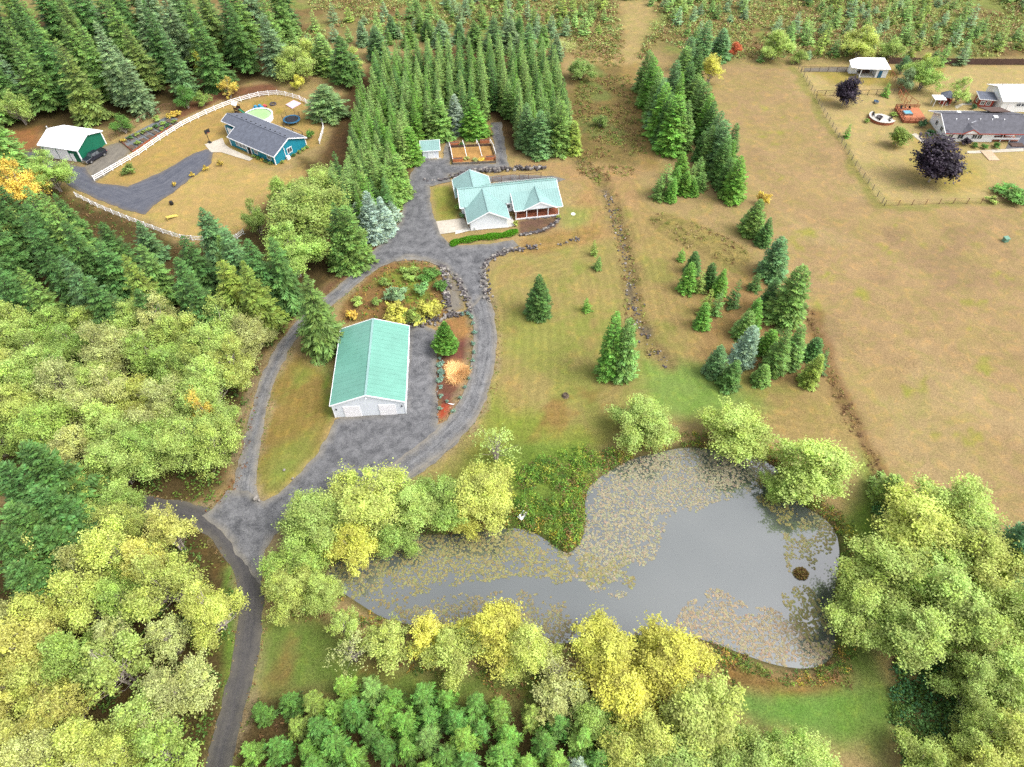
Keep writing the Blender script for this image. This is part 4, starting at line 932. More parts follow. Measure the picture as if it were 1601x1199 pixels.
# -- broadleaf trees
for px, py, w, h, c, l, k in [
    (478, 330, 118, 15, LG, 'huge pale yellow tree between the blue house and the drive', 'alder'), (455, 390, 90, 12, LGR, 'yellow green tree below the huge pale yellow one', 'alder'), (500, 290, 70, 11, LG, 'pale tree at the top of the huge pale yellow one', 'alder'), (438, 300, 50, 8, LGR, 'green tree by the blue house corner', 'round'), (398, 335, 36, 9, LD, 'green bushy tree at the edge of the blue house yard', 'round'),
    (455, 95, 62, 9, LG, 'pale rounded tree in the clearing above the curved white fence', 'round'), (480, 82, 46, 8, LY, 'yellowish tree behind the pale rounded clearing tree', 'round'), (552, 90, 30, 7, LG, 'small pale tree by the plantation corner', 'thin'),
    (465, 127, 24, 4, LB, 'small bright yellow tree above the curved white fence', 'round'), (355, 133, 30, 6, LO, 'golden small tree above the curved white fence', 'thin'), (312, 95, 22, 7, LB, 'yellow tree tucked into the upper wood edge', 'thin'), (288, 150, 34, 6, BRT, 'bright green small tree left of the golden one', 'round'), (315, 152, 26, 4, LGR, 'grey green bush below the curved white fence top', 'round'), (197, 130, 24, 8, LO, 'golden tree half hidden in the wood behind the garden', 'thin'), (24, 165, 36, 9, LG, 'pale green tree at the wood edge left of the barn', 'round'), (128, 165, 30, 8, LG, 'pale green tree behind the white barn roof', 'round'), (190, 192, 30, 5, BRT, 'bright green bush behind the barn by the garden fence', 'round'),
    (28, 285, 70, 12, LO, 'golden yellow maple at the left edge below the barn', 'round'), (75, 265, 60, 10, LGR, 'soft green tree right of the golden maple', 'alder'), (10, 360, 60, 11, LG, 'pale yellow green tree under the golden maple', 'alder'),
    (908, 105, 44, 6, LD * 1.05, 'rounded olive tree alone beside the bramble meadow', 'round'), (940, 188, 22, 3, LD, 'small round bush in the bramble meadow', 'round'), (1112, 103, 40, 9, LB, 'yellow birch-like tree at the tan field corner', 'thin'), (882, 70, 46, 5, LT, 'greyish bare-looking bush beyond the plantation', 'bare'),
    (1215, 68, 56, 8, LG, 'pale green tree at the top edge of the tan field', 'round'), (1350, 62, 58, 9, LY, 'bright yellow green tree behind the white shed', 'round'), (1396, 72, 40, 6, LG, 'smaller pale tree right of the one behind the white shed', 'round'), (1150, 75, 24, 4, alb(200, 110, 70, K1), 'reddish bush at the top edge of the tan field', 'round'), (1250, 86, 26, 4, LG, 'low pale bush by the wire fence corner', 'round'),
    (1414, 100, 26, 5, TEALG, 'grey green tree behind the white shed by the farm garden', 'round'), (1450, 112, 56, 9, LGR, 'large yellow green tree in the farm garden', 'round'), (1422, 122, 34, 6, alb(140, 168, 120, K1), 'grey green bush under the large farm garden tree', 'round'), (1447, 98, 26, 6, LY, 'light green tree behind the large farm garden tree', 'round'), (1505, 138, 36, 7, LG, 'light green tree left of the red annex', 'thin'),
    (1009, 652, 96, 7.5, LG, 'pale yellow green tree at the top left of the pond', 'alder'), (1155, 668, 112, 8.5, LG, 'pale yellow green tree at the top of the pond', 'alder'), (1270, 728, 126, 9.5, LG, 'large yellow green tree on the right bank of the pond', 'alder'), (1228, 748, 60, 6, LGR, 'green tree under the large one on the right bank', 'round'),
    (775, 690, 84, 9, LG, 'sparse birch-like tree with white stems above the pond arm', 'bare'), (755, 770, 108, 8, LY, 'yellow tree below the white-stemmed one at the pond arm', 'alder'), (700, 775, 84, 7, LGR, 'green tree in the row along the pond arm', 'round'), (648, 785, 84, 7, LG, 'pale tree in the row along the pond arm', 'alder'), (570, 785, 124, 9, LY, 'large bright yellow green tree by the shop yard', 'alder'), (490, 810, 104, 8.5, LG, 'pale tree at the junction end of the pond row', 'alder'), (545, 840, 90, 7, LB * .9, 'yellow tree low in the pond row over the water', 'round'), (465, 870, 88, 7, LGR, 'green tree at the left end of the pond', 'round'), (615, 830, 70, 6, LGR, 'low green tree at the water under the pond row', 'round'), (720, 805, 66, 6, LB * .9, 'small yellow tree at the water under the pond row', 'round'),
    (450, 925, 84, 7, LY, 'yellow tree beside the bottom road', 'alder'), (500, 925, 74, 6.5, LG, 'pale tree at the left tip of the pond', 'alder'), (535, 975, 50, 6, LG, 'thin pale tree at the pond tip', 'thin'), (548, 1015, 84, 7, LT, 'bare twiggy tree above the young stand', 'bare'),
    (606, 1000, 84, 7, LY, 'pale golden tree on the south bank left of the others', 'thin'), (670, 990, 70, 7.5, LB, 'narrow yellow tree on the south bank', 'thin'), (705, 1015, 90, 7, LY, 'pale yellow tree on the south bank', 'round'), (772, 990, 116, 8, LB, 'broad yellow tree on the south bank', 'alder'), (828, 1015, 90, 7.5, LY, 'yellow tree right of the broad one on the south bank', 'alder'), (870, 1050, 90, 7, LT, 'bare white-stemmed tree between the south bank yellows', 'bare'), (872, 1090, 90, 6, LT, 'straw coloured tree beside the young stand', 'thin'),
    (940, 1015, 116, 8.5, LB, 'bright yellow tree on the south bank', 'alder'), (1050, 1020, 130, 9, LB * 1.05, 'brightest yellow tree at the right of the south bank', 'alder'), (985, 1085, 130, 8, LB * .95, 'large yellow tree below the brightest one', 'alder'), (1100, 1110, 150, 9, LY, 'big pale yellow tree at the bottom middle', 'alder'), (1010, 1170, 120, 8, LY, 'pale yellow tree on the bottom edge', 'alder'), (1060, 1215, 130, 8, LG, 'pale green tree cut by the bottom edge', 'alder'), (925, 1130, 90, 6, LGR, 'green yellow tree beside the young stand corner', 'round'), (1170, 1205, 110, 7, LG, 'pale tree at the bottom edge left of the grass', 'alder'), (1260, 1205, 120, 7.5, LG, 'light green tree at the bottom edge below the grass', 'alder'), (1220, 1165, 70, 6, LGR, 'light green crown left below the grass', 'round'),
    (1440, 820, 140, 11, LY, 'pale yellow tree at the top of the right grove', 'alder'), (1510, 800, 130, 11, LG, 'pale tree at the tan field edge of the right grove', 'alder'), (1545, 870, 130, 11.5, LY, 'pale yellow tree by the right edge grove top', 'alder'), (1395, 890, 130, 10, LG, 'yellow green tree on the pond side of the right grove', 'alder'), (1470, 910, 130, 11, LG, 'yellow green tree in the centre of the right grove', 'alder'), (1350, 945, 110, 8.5, LG, 'green tree over the right shore of the pond', 'round'), (1430, 985, 130, 10.5, LG, 'green tree low in the right grove', 'alder'), (1520, 980, 130, 11, LG, 'pale tree near the right edge in the grove', 'alder'), (1585, 960, 110, 11, LG, 'pale tree cut by the right edge', 'alder'), (1530, 1060, 100, 10, LG, 'green tree below the right grove', 'alder'), (1575, 1060, 120, 10.5, LG, 'pale green tree on the right edge below the grove', 'alder'), (1590, 1150, 110, 10, LY, 'yellow tree in the bottom right corner', 'alder'), (1540, 1150, 84, 9, LG, 'pale tree left of the bottom right corner', 'alder'), (1480, 840, 100, 9, LY, 'pale crown between the top trees of the right grove', 'alder'), (1450, 1190, 90, 6, LG, 'green tree on the bottom edge right of the grass', 'round'), (1545, 1215, 110, 9, LY, 'yellow tree cut by the bottom edge near the right corner', 'alder'),
    (45, 905, 70, 7, LT, 'bare twiggy tree under the dark pines at the left edge', 'bare'), (312, 640, 40, 12, LO, 'golden topped tree at the edge of the pale wood', 'thin'), (120, 765, 90, 10, LY, 'yellow green tree beside the dark pines', 'alder'), (190, 790, 80, 8, LGR, 'green tree over the black road', 'round')]:
    blob(k, px, py, w, h, c, l)
DKG = alb(84, 128, 84, K1)
lone('cone', 1592, 905, 805, 70, DKG, 'dark green fir on the right edge at the field corner'); lone('cone', 1385, 790, 752, 46, LD, 'dark rounded bush by the field hedge above the right grove', name='evergreen_bush')
PU = alb(84, 76, 90, 1.0)
blob('purple', 1471, 248, 104, 10.5, PU, 'big round purple-leaved tree in front of the farmhouse'); blob('purple', 1326, 140, 54, 7.5, PU, 'smaller purple-leaved tree by the white shed')
blob('ball', 1409, 212, 44, 5.0, LGR * .85, 'round green bush left of the farmhouse', cat='shrub', name='garden_bush')
lone('young', 1385, 152, 134, 14, BRT, 'tiny cone fir on the farm lawn near the deck'); lone('young', 1325, 217, 200, 13, BRT, 'tiny cone fir by the long wire fence')
for px, py, w, h, c, l in [(1593, 303, 66, 2.2, BRT, 'bright green hedge bush at the right edge of the farm lawn'), (1551, 310, 20, 1.4, LG, 'low pale bush left of the bright hedge bush'), (1444, 192, 14, 2.2, DKG, 'round dark bush at the white gable corner'), (1456, 206, 18, 1.5, DKG, 'low green bush along the white gable wall'), (1512, 220, 16, 2, PU * 1.3, 'small purple bush under the farmhouse window'), (1525, 226, 12, 1.2, BRT, 'low green bush right of the small purple bush'), (1541, 228, 12, 1.2, BRT, 'clipped green bush left of the porch'), (1559, 226, 14, 1.4, BRT, 'clipped green bush by the porch steps'),
                         (1515, 157, 9, 1.4, DKG, 'small dark bush left of the red annex'), (1523, 166, 9, 1.5, DKG, 'small dark bush in front of the red annex'), (1356, 188, 10, 1.0, LGR, 'low bush at the left of the round patio'), (1398, 178, 14, 1.0, LGR, 'low green bush under the deck'),
                         (620, 489, 48, 3.2, LB * .95, 'bright yellow bush left of the pair above the shop roof'), (667, 483, 50, 3.4, LB * .95, 'bright yellow bush right of the pair above the shop roof'), (644, 492, 40, 2.6, LGR * .8, 'green bush between the two yellow bushes'), (620, 458, 40, 2.8, alb(128, 166, 120, K1), 'grey green willow-like bush in the middle of the bed'), (658, 450, 26, 2.2, alb(120, 166, 96, K1), 'green bush right of the willow-like one'), (588, 470, 18, 2.0, LD, 'small olive bush at the left of the bed'), (560, 470, 20, 2.0, LG, 'pale bush near the left tip of the bed'), (548, 492, 20, 1.6, LO, 'yellowing bush behind the shop ridge'), (600, 440, 20, 1.8, LGR, 'green bush at the upper left of the bed'), (672, 430, 34, 2.0, BRT, 'bright green bush at the top right of the bed'), (640, 424, 36, 1.6, LGR, 'leafy patch along the top of the bed'), (686, 446, 24, 1.8, BRT, 'green bush by the grey garden path'),
                         (200, 262, 20, 2.4, LD, 'green bush on the grass by the white fence end'), (195, 268, 16, 1.2, LD * .6, 'dark clipped bush by the white fence end'), (344, 254, 10, 1.5, LO, 'small reddish bush by the blue house walk'), (320, 262, 10, 1.4, LO, 'small orange bush by the asphalt drive'), (299, 272, 9, 1.2, LO, 'smaller orange bush further along the asphalt drive'), (272, 287, 8, 1.2, LO, 'last orange bush along the asphalt drive'), (484, 208, 16, 2.2, BRT, 'bright green bush at the back corner of the blue house'), (1196, 309, 22, 3.2, LO, 'orange bush at the tree line bend'), (1380, 752, 44, 2.4, LD, 'dark bush at the lower end of the field hedge'), (806, 348, 10, 1.2, LY, 'small yellow bush at the porch corner'), (874, 338, 9, 1.0, LY, 'small yellow bush at the right porch corner'), (716, 322, 12, 1.4, LGR, 'green bush against the left house wall'), (722, 336, 10, 1.3, TEALG, 'dark bush by the garage corner')]:
    blob('shrub', px, py, w, h, c, l, name='bush')
# -- the clipped low hedge in front of the garage
def hedge():
    rng = np.random.default_rng(3); ctr = P([(706, 380), (722, 375), (755, 370), (785, 367), (808, 361)], .4); n = 9000
    t = rng.random(n); xs = np.interp(t, np.linspace(0, 1, 5), ctr[:, 0]); ys = np.interp(t, np.linspace(0, 1, 5), ctr[:, 1])
    a = rng.random(n) * 6.28; q = np.sqrt(rng.random(n)); wd = 1.0 + .25 * np.sin(t * 23); u = q * np.cos(a); v2 = q * np.sin(a)
    p = np.stack([xs + u * .5, ys + v2 * wd, .12 + .62 * np.sqrt(np.clip(1 - q ** 2, 0, 1)) * rng.uniform(.8, 1.1, n)], 1)
    nrm = rng.normal(0, .5, (n, 3)) + [0, 0, .8]; nrm /= np.linalg.norm(nrm, axis=1)[:, None]
    tt = np.cross(nrm, rng.normal(0, 1, (n, 3))); tt /= np.linalg.norm(tt, axis=1)[:, None]; bb = np.cross(nrm, tt); s = rng.uniform(.14, .26, (n, 1))
    V = np.stack([p - tt * s * .5, p + bb * s * .4, p + tt * s * .5, p - bb * s * .4], 1).reshape(-1, 3)
    o = link('hedge', np_mesh('hedge', V, np.arange(4 * n).reshape(n, 4), M['leaf'], {'v': ('FACE', rng.random(n)), 'c': ('FACE', rng.random(n) * .5)}))
    o.color = (*alb(104, 170, 30, 1.3), 1)
    tag(o, 'long low bright green hedge in front of the white garage gable', 'hedge')
hedge()

# ------------------------------------------------------------------ buildings
def slope(root, poly, mat, t=.07, ribs=0.0, name='roof_slope', ribmat=None):
    """one plane of a roof, with raised seams running down it"""
    o = MB().slab(poly, t).build(name, mat, root)
    if ribs:
        p = [Vector(v) for v in poly]; n = Vector((0, 0, 0))
        for i in range(1, len(p) - 1): n += (p[i] - p[0]).cross(p[i + 1] - p[0])
        n.normalize()
        if n.z < 0: n = -n
        u = n.cross(Vector((0, 0, 1))).normalized(); v = n.cross(u)
        q = [((a - p[0]).dot(u), (a - p[0]).dot(v)) for a in p]
        lo, hi = min(a for a, b in q), max(a for a, b in q); mb = MB(); x = lo + ribs * .5
        while x < hi:
            ys = []
            for i in range(len(q)):
                (a, b), (c, d) = q[i], q[(i + 1) % len(q)]
                if (a > x) != (c > x): ys.append(b + (d - b) * (x - a) / (c - a))
            ys.sort()
            for y0, y1 in zip(ys[::2], ys[1::2]):
                if y1 - y0 > .15: mb.bar(p[0] + u * x + v * (y0 + .03) + n * .008, p[0] + u * x + v * (y1 - .03) + n * .008, .06, .04)
            x += ribs
        r = mb.build('standing_seams', ribmat or mat, o); r['kind'] = 'stuff'
    return o
def edge(root, a, b, mat, w=.16, h=.2, name='fascia'):
    return MB().bar(a, b, w, h).build(name, mat, root)
def wallbox(root, poly, z0, z1, mat, name='wall'):
    return MB().slab([(x, y, z1) for x, y in poly], z1 - z0).build(name, mat, root)
def gable_tri(root, a, b, top, mat, th=.12, name='gable'):
    """triangle of wall between two eave points and the ridge"""
    a, b, top = Vector(a), Vector(b), Vector(top); n = (b - a).cross(top - a).normalized() * th / 2
    vs = [a + n, b + n, top + n, a - n, b - n, top - n]
    return MB().add(vs, [(0, 1, 2), (5, 4, 3), (0, 3, 4, 1), (1, 4, 5, 2), (2, 5, 3, 0)]).build(name, mat, root)
def window(root, c, w, h, face, frame='white', panes=2):
    """c centre on the wall; face = outward direction angle in the local frame"""
    f = Vector((math.cos(face), math.sin(face), 0)); s = Vector((-f.y, f.x, 0)); c = Vector(c)
    o = MB(); z = Vector((0, 0, 1)); d = .05
    for k in (-1, 1):
        o.bar(c + s * k * w / 2 + f * d - z * h / 2, c + s * k * w / 2 + f * d + z * h / 2, .09, .1)
        o.bar(c + z * k * h / 2 + f * (d + .004) - s * (w / 2 + .05), c + z * k * h / 2 + f * (d + .004) + s * (w / 2 + .05), .1, .1)
    for k in range(1, panes): o.bar(c + s * (w * k / panes - w / 2) + f * d - z * h / 2, c + s * (w * k / panes - w / 2) + f * d + z * h / 2, .06, .06)
    fr = o.build('window', M[frame], root)
    MB().box(c + f * .03, (.03, w - .06, h - .06), face).build('pane', M['glass'], fr)
    return fr
def door(root, c, w, h, face, mat, panels=4, name='garage_door'):
    f = Vector((math.cos(face), math.sin(face), 0)); c = Vector(c)
    o = MB().box(c + f * .03 + Vector((0, 0, h / 2)), (.06, w, h), face).build(name, mat, root)
    for k in range(panels):
        MB().box(c + f * .075 + Vector((0, 0, h * (k + .5) / panels)), (.03, w - .06, h / panels - .05), face).build('panel', mat, o)
    return o

# -- the teal-roofed shop
def shop():
    x, y = -30.0, 69.6; Wd, L, he, rs, og, oe = 11.98, 17.6, 3.44, 2.15, .25, .3; s = rs / (Wd / 2)
    r = empty('workshop', (x, y, g(x, y)), .06, 'large workshop with a bright teal metal roof and white gable beside the gravel yard', 'workshop')
    wallbox(r, [(0, 0), (Wd, 0), (Wd, L), (0, L)], -.3, he, M['siding'])
    for yy in (.06, L - .06): gable_tri(r, (0, yy, he), (Wd, yy, he), (Wd / 2, yy, he + rs), M['siding'])
    zt = lambda xx: he + rs - abs(xx - Wd / 2) * s + .08
    n = 19; pl = (L + 2 * og) / n
    for sg in (0, 1):
        e = -oe if sg == 0 else Wd + oe
        ro = empty('roof', (0, 0, 0)); ro.parent = r
        for k in range(n):
            a, b = -og + k * pl, -og + (k + 1) * pl
            dz = .004 * (k % 2)
            m = MB().slab([(e, a, zt(e) + dz), (e, b, zt(e) + dz), (Wd / 2, b, zt(Wd / 2) + dz), (Wd / 2, a, zt(Wd / 2) + dz)], .06)
            m.bar((e, b - .02, zt(e) + .012), (Wd / 2, b - .02, zt(Wd / 2) + .012), .05, .035)
            m.build('roof_panel', M['teal'], ro)
        for yy in (-og, L + og): edge(r, (e, yy, zt(e) - .05), (Wd / 2, yy, zt(Wd / 2) - .05), M['white'], .1, .24)
        edge(r, (e, -og, zt(e) - .06), (e, L + og, zt(e) - .06), M['white'], .14, .14, 'gutter')
    MB().bar((Wd / 2, -og, zt(Wd / 2) + .03), (Wd / 2, L + og, zt(Wd / 2) + .03), .38, .05).build('ridge_cap', M['teal_pale'], r)
    for x0 in (1.7, 7.6): door(r, (x0 + 1.4, -.01, 0), 2.8, 2.8, -PI / 2, M['door_white'], 5)
    for xx in (.55, Wd - .5): MB().box((xx, -.1, 2.2), (.16, .16, .3)).box((xx, -.03, 2.2), (.2, .06, .36)).build('wall_lamp', M['black'], r)
    MB().tube([(Wd / 2, -.05, he + rs - .55), (Wd / 2, -.4, he + rs - .35), (Wd / 2, -.55, he + rs - .45)], .06, 6).build('gable_lamp', M['white'], r)
    for xx, yy in ((0, 0), (Wd, 0)): MB().bar((xx, yy - .01, -.2), (xx, yy - .01, he), .14, .14).build('corner_trim', M['white'], r)
    MB().box((Wd + .12, 9.5, 2.2), (.15, .3, .4)).build('wall_lamp', M['black'], r)
    door(r, (Wd + .01, 12, 0), 1.0, 2.1, 0, M['door_white'], 1, 'door')
shop()

# -- the green barn with the white roof
def barn():
    x, y = -105.9, 149.8; Wd, L, he, rs, og, oe = 9.1, 10.4, 3.48, 1.51, .5, .4; s = rs / (Wd / 2)
    r = empty('barn', (x, y, g(x, y)), 1.32, 'dark green metal barn with a white roof and two white garage doors', 'barn')
    wallbox(r, [(0, 0), (Wd, 0), (Wd, L), (0, L)], -.3, he, M['green_wall'])
    for yy in (.06, L - .06): gable_tri(r, (0, yy, he), (Wd, yy, he), (Wd / 2, yy, he + rs), M['green_wall'])
    zt = lambda xx: he + rs - abs(xx - Wd / 2) * s + .1
    for e in (-oe, Wd + oe):
        slope(r, [(e, -og, zt(e)), (e, L + og, zt(e)), (Wd / 2, L + og, zt(Wd / 2)), (Wd / 2, -og, zt(Wd / 2))], M['white_roof'], .08, .9)
        for yy in (-og, L + og): edge(r, (e, yy, zt(e) - .08), (Wd / 2, yy, zt(Wd / 2) - .08), M['white'], .1, .26)
        edge(r, (e, -og, zt(e) - .08), (e, L + og, zt(e) - .08), M['white'], .14, .2, 'gutter')
    MB().bar((Wd / 2, -og, zt(Wd / 2) + .02), (Wd / 2, L + og, zt(Wd / 2) + .02), .4, .05).build('ridge_cap', M['white_roof'], r)
    for y0, w in ((8.2, 3.4), (4.6, 3.2)): door(r, (-.01, y0, 0), w, 2.9, PI, M['door_white'], 4)
    door(r, (-.01, 2.2, 0), 1.0, 2.1, PI, M['door_white'], 1, 'door')
    for xx, yy in ((0, 0), (Wd, 0), (0, L)): MB().bar((xx, yy, -.2), (xx, yy, he), .26, .26).build('corner_trim', M['white'], r)
    MB().tube([(3.8, L - .6, he + 1), (3.8, L - .6, he + rs + 1.1)], .12, 8).lathe([(.2, 0), (.2, .15), (.02, .3)], (3.8, L - .6, he + rs + 1.1), 8).build('flue', M['chrome'], r)
    for zz in (.6, 1.2, 1.8, 2.4, 3.0): pass
barn()

# -- the blue house
def blue_house():
    x, y = -57.8, 148.3; Wd, L, he, rs, og, oe = 10.4, 21.3, 2.5, 2.24, .5, .35; s = rs / (Wd / 2); yn, xn = 16.2, 3.1
    r = empty('house', (x, y, g(x, y)), .97, 'bright blue house with a dark grey shingle roof inside the white fence', 'house')
    wallbox(r, [(0, 0), (Wd, 0), (Wd, L), (xn, L), (xn, yn), (0, yn)], -.3, he, M['blue_wall'])
    gable_tri(r, (0, .06, he), (Wd, .06, he), (Wd / 2, .06, he + rs), M['blue_wall']); gable_tri(r, (xn, L - .06, he + .9), (Wd, L - .06, he), (Wd / 2, L - .06, he + rs), M['blue_wall'])
    z = lambda xx: he + rs - abs(xx - Wd / 2) * s + .1
    e = -oe; xe = xn - oe
    slope(r, [(e, -og, z(e)), (e, yn + .3, z(e)), (xe, yn + .3, z(xe)), (xe, L + og, z(xe)), (Wd / 2, L + og, z(Wd / 2)), (Wd / 2, -og, z(Wd / 2))], M['shingle'], .1)
    e = Wd + oe
    slope(r, [(e, -og, z(e)), (e, L + og, z(e)), (Wd / 2, L + og, z(Wd / 2)), (Wd / 2, -og, z(Wd / 2))], M['shingle'], .1)
    MB().bar((Wd / 2, -og, z(Wd / 2) + .02), (Wd / 2, L + og, z(Wd / 2) + .02), .3, .05).build('ridge_cap', M['shingle'], r)
    for k in range(11): MB().box((Wd / 2 + .75, 1.5 + k * 1.75, z(Wd / 2 + .75) + .07), (.3, .3, .14)).build('roof_vent', M['black'], r)
    for a, b in (((-oe, -og), (Wd / 2, -og)), ((Wd + oe, -og), (Wd / 2, -og)), ((xe, L + og), (Wd / 2, L + og)), ((-oe, -og), (-oe, yn + .3)), ((-oe, yn + .3), (xe, yn + .3)), ((xe, yn + .3), (xe, L + og)), ((Wd + oe, -og), (Wd + oe, L + og))):
        edge(r, (a[0], a[1], z(a[0]) - .1), (b[0], b[1], z(b[0]) - .1), M['white'], .1, .22)
    for xx, yy in ((0, 0), (Wd, 0), (0, yn), (xn, L)): MB().bar((xx, yy, -.2), (xx, yy, he), .2, .2).build('corner_trim', M['white'], r)
    door(r, (xn - .01, 18.8, 0), 3.6, 2.2, PI, M['door_white'], 4)
    for y0, w in ((13.4, 1.0), (12.1, 1.0), (10.8, 1.0), (6.6, 1.2), (1.9, 1.3)): window(r, (0, y0, 1.5), w, 1.2, PI)
    door(r, (-.01, 8.9, 0), 1.0, 2.1, PI, M['dark'], 1, 'door')
    for yy in (8.1, 9.7): MB().bar((-.2, yy, 0), (-.2, yy, he), .16, .16).build('porch_post', M['white'], r)
    window(r, (5.0, 0, 1.6), 1.5, 1.3, -PI / 2); MB().bar((3.4, -.1, .2), (3.4, -.1, 3.0), .12, .12).build('downpipe', M['white'], r)
    MB().box((3.6, -.6, .45), (.9, .6, .9)).box((3.6, -.6, .93), (.7, .45, .06)).build('heat_pump', M['white'], r)
    for i, t in enumerate((1.2, 3.0, 4.1, 5.6, 7.2)):
        c = Vector((-.6, t, 0)); p = Matrix.Rotation(.97, 3, 'Z') @ c
        plant('shrub', x + p.x, y + p.y, .8, .55, (LD, DK, LO, BRT, LD)[i], f'{("olive", "dark", "orange", "bright green", "grey olive")[i]} low shrub against the front wall of the blue house', name='bush')
    for i, t in enumerate((1.5, 5.2, 7.0, 8.6, 9.8)):
        p = Matrix.Rotation(.97, 3, 'Z') @ Vector((t, -.8, 0))
        plant('shrub', x + p.x, y + p.y, .9, .55, (LG, DK, LD, LGR, LD)[i], f'{("pale", "dark", "olive", "fresh green", "dull olive")[i]} shrub against the gable wall of the blue house', name='bush')
    d = empty('deck', (x, y, g(x, y)), .97, 'low brown wooden deck behind the blue house by the round pool', 'deck')
    for k in range(14): MB().box((Wd + 1.6, 4.4 + k * .5, .5), (2.6, .47, .06)).build('deck_board', M['grey_wood'], d)
    for yy in (4.2, 7.7, 11.2): MB().bar((Wd + 2.85, yy, 0), (Wd + 2.85, yy, 1.4), .12, .12).build('post', M['brown_wood'], d)
    MB().bar((Wd + 2.85, 4.2, 1.35), (Wd + 2.85, 11.2, 1.35), .12, .08).build('rail', M['brown_wood'], d)
blue_house()

# -- the main house with the pale teal roof
def main_house():
    x, y = -8.81, 121.31
    r = empty('house', (x, y, g(x, y)), R(9.5), 'white house with many-gabled pale teal metal roof and red-floored porch', 'house')
    T = M['teal_pale']; Wt = M['siding']
    wallbox(r, [(0, 0), (8, 0), (8, 5.5), (0, 5.5)], -.3, 2.35, Wt)
    wallbox(r, [(-1.2, 5.5), (20.4, 5.5), (20.4, 13), (-1.2, 13)], -.3, 2.5, Wt)
    wallbox(r, [(-1.7, 13), (6, 13), (6, 16.2), (-1.7, 16.2)], -.3, 2.4, Wt)
    gable_tri(r, (0, .06, 2.35), (8, .06, 2.35), (4, .06, 4.5), Wt); gable_tri(r, (-1.14, 5.5, 2.5), (-1.14, 13, 2.5), (-1.14, 9, 4.75), Wt); gable_tri(r, (20.34, 5.5, 2.5), (20.34, 13, 2.5), (20.34, 9, 4.75), Wt)
    gable_tri(r, (-1.7, 16.14, 2.4), (6, 16.14, 2.4), (2.1, 16.14, 4.55), Wt)
    rb = .55
    slope(r, [(-1.7, 9, 4.9), (21, 9, 4.9), (21, 13.5, 2.6), (-1.7, 13.5, 2.6)], T, .08, rb)
    slope(r, [(-1.7, 9, 4.9), (10, 9, 4.9), (10, 5.06, 2.6), (-1.7, 5.06, 2.6)], T, .08, rb)
    slope(r, [(10, 9, 4.9), (21, 9, 4.9), (21, 7.2, 3.85), (10, 7.2, 3.85)], T, .08, rb)
    slope(r, [(10, 7.2, 3.85), (21, 7.2, 3.85), (21, 1.87, 2.55), (10, 1.87, 2.55)], T, .08, rb)
    gz_ = .03
    slope(r, [(4, -.5, 4.7 + gz_), (4, 8.65, 4.7 + gz_), (-.13, 5.06, 2.6 + gz_), (-.7, 5.06, 2.3 + gz_), (-.7, -.5, 2.3 + gz_)], T, .08, rb)
    slope(r, [(4, -.5, 4.7 + gz_), (4, 8.65, 4.7 + gz_), (8.13, 5.06, 2.6 + gz_), (8.7, 5.06, 2.3 + gz_), (8.7, -.5, 2.3 + gz_)], T, .08, rb)
    slope(r, [(2.1, 16.7, 4.7), (2.1, 9.4, 4.7), (6.45, 13.7, 2.5), (6.45, 16.7, 2.5)], T, .08, rb)
    slope(r, [(2.1, 16.7, 4.7), (2.1, 9.4, 4.7), (-1.7, 13.2, 2.76), (-1.72, 9.2, 2.74), (-2.2, 9.2, 2.5), (-2.2, 16.7, 2.5)], T, .08, rb)
    slope(r, [(15.8, 1.7, 4.34), (15.8, 8.05, 4.34), (14.82, 7.2, 3.89), (12.0, 1.87, 2.59), (12.0, 1.7, 2.59)], T, .08, rb)
    slope(r, [(15.8, 1.7, 4.34), (15.8, 8.05, 4.34), (16.78, 7.2, 3.89), (19.6, 1.87, 2.59), (19.6, 1.7, 2.59)], T, .08, rb)
    for a, b in (((-1.7, 9, 4.95), (21, 9, 4.95)), ((4, -.5, 4.78), (4, 8.6, 4.78)), ((2.1, 16.7, 4.75), (2.1, 9.45, 4.75)), ((15.8, 1.7, 4.39), (15.8, 8.0, 4.39))):
        MB().bar(a, b, .34, .05).build('ridge_cap', T, r)
    for a, b in (((4, -.5, 4.62), (-.7, -.5, 2.22)), ((4, -.5, 4.62), (8.7, -.5, 2.22)), ((-.7, -.5, 2.22), (-.7, 5.0, 2.22)), ((8.7, -.5, 2.22), (8.7, 5.0, 2.22)),
                 ((-1.7, 9, 4.8), (-1.7, 5.06, 2.5)), ((-1.7, 9, 4.8), (-1.7, 9.4, 4.6)), ((-1.7, 5.06, 2.5), (-.8, 5.06, 2.5)), ((8.8, 5.06, 2.5), (10, 5.06, 2.5)), ((10, 6.9, 3.7), (10, 1.87, 2.45)), ((21, 9, 4.8), (21, 7.2, 3.75)), ((21, 7.2, 3.75), (21, 1.87, 2.45)), ((21, 9, 4.8), (21, 13.5, 2.5)),
                 ((10, 1.87, 2.45), (12, 1.87, 2.45)), ((19.6, 1.87, 2.45), (21, 1.87, 2.45)), ((12, 1.65, 2.5), (15.8, 1.65, 4.26)), ((19.6, 1.65, 2.5), (15.8, 1.65, 4.26)), ((2.1, 16.7, 4.62), (-2.2, 16.7, 2.42)), ((2.1, 16.7, 4.62), (6.45, 16.7, 2.42)), ((6.45, 16.7, 2.42), (6.45, 13.7, 2.42)), ((-2.2, 16.7, 2.42), (-2.2, 9.2, 2.42)), ((21, 13.5, 2.5), (6.6, 13.5, 2.5))):
        edge(r, a, b, M['white'], .1, .2)
    gable_tri(r, (12.3, 1.85, 2.62), (19.3, 1.85, 2.62), (15.8, 1.85, 4.2), Wt)
    for k in range(12): MB().box((0.4 + k * 1.7, 9.7, 4.62), (.22, .22, .16)).build('roof_vent', M['teal'], r)
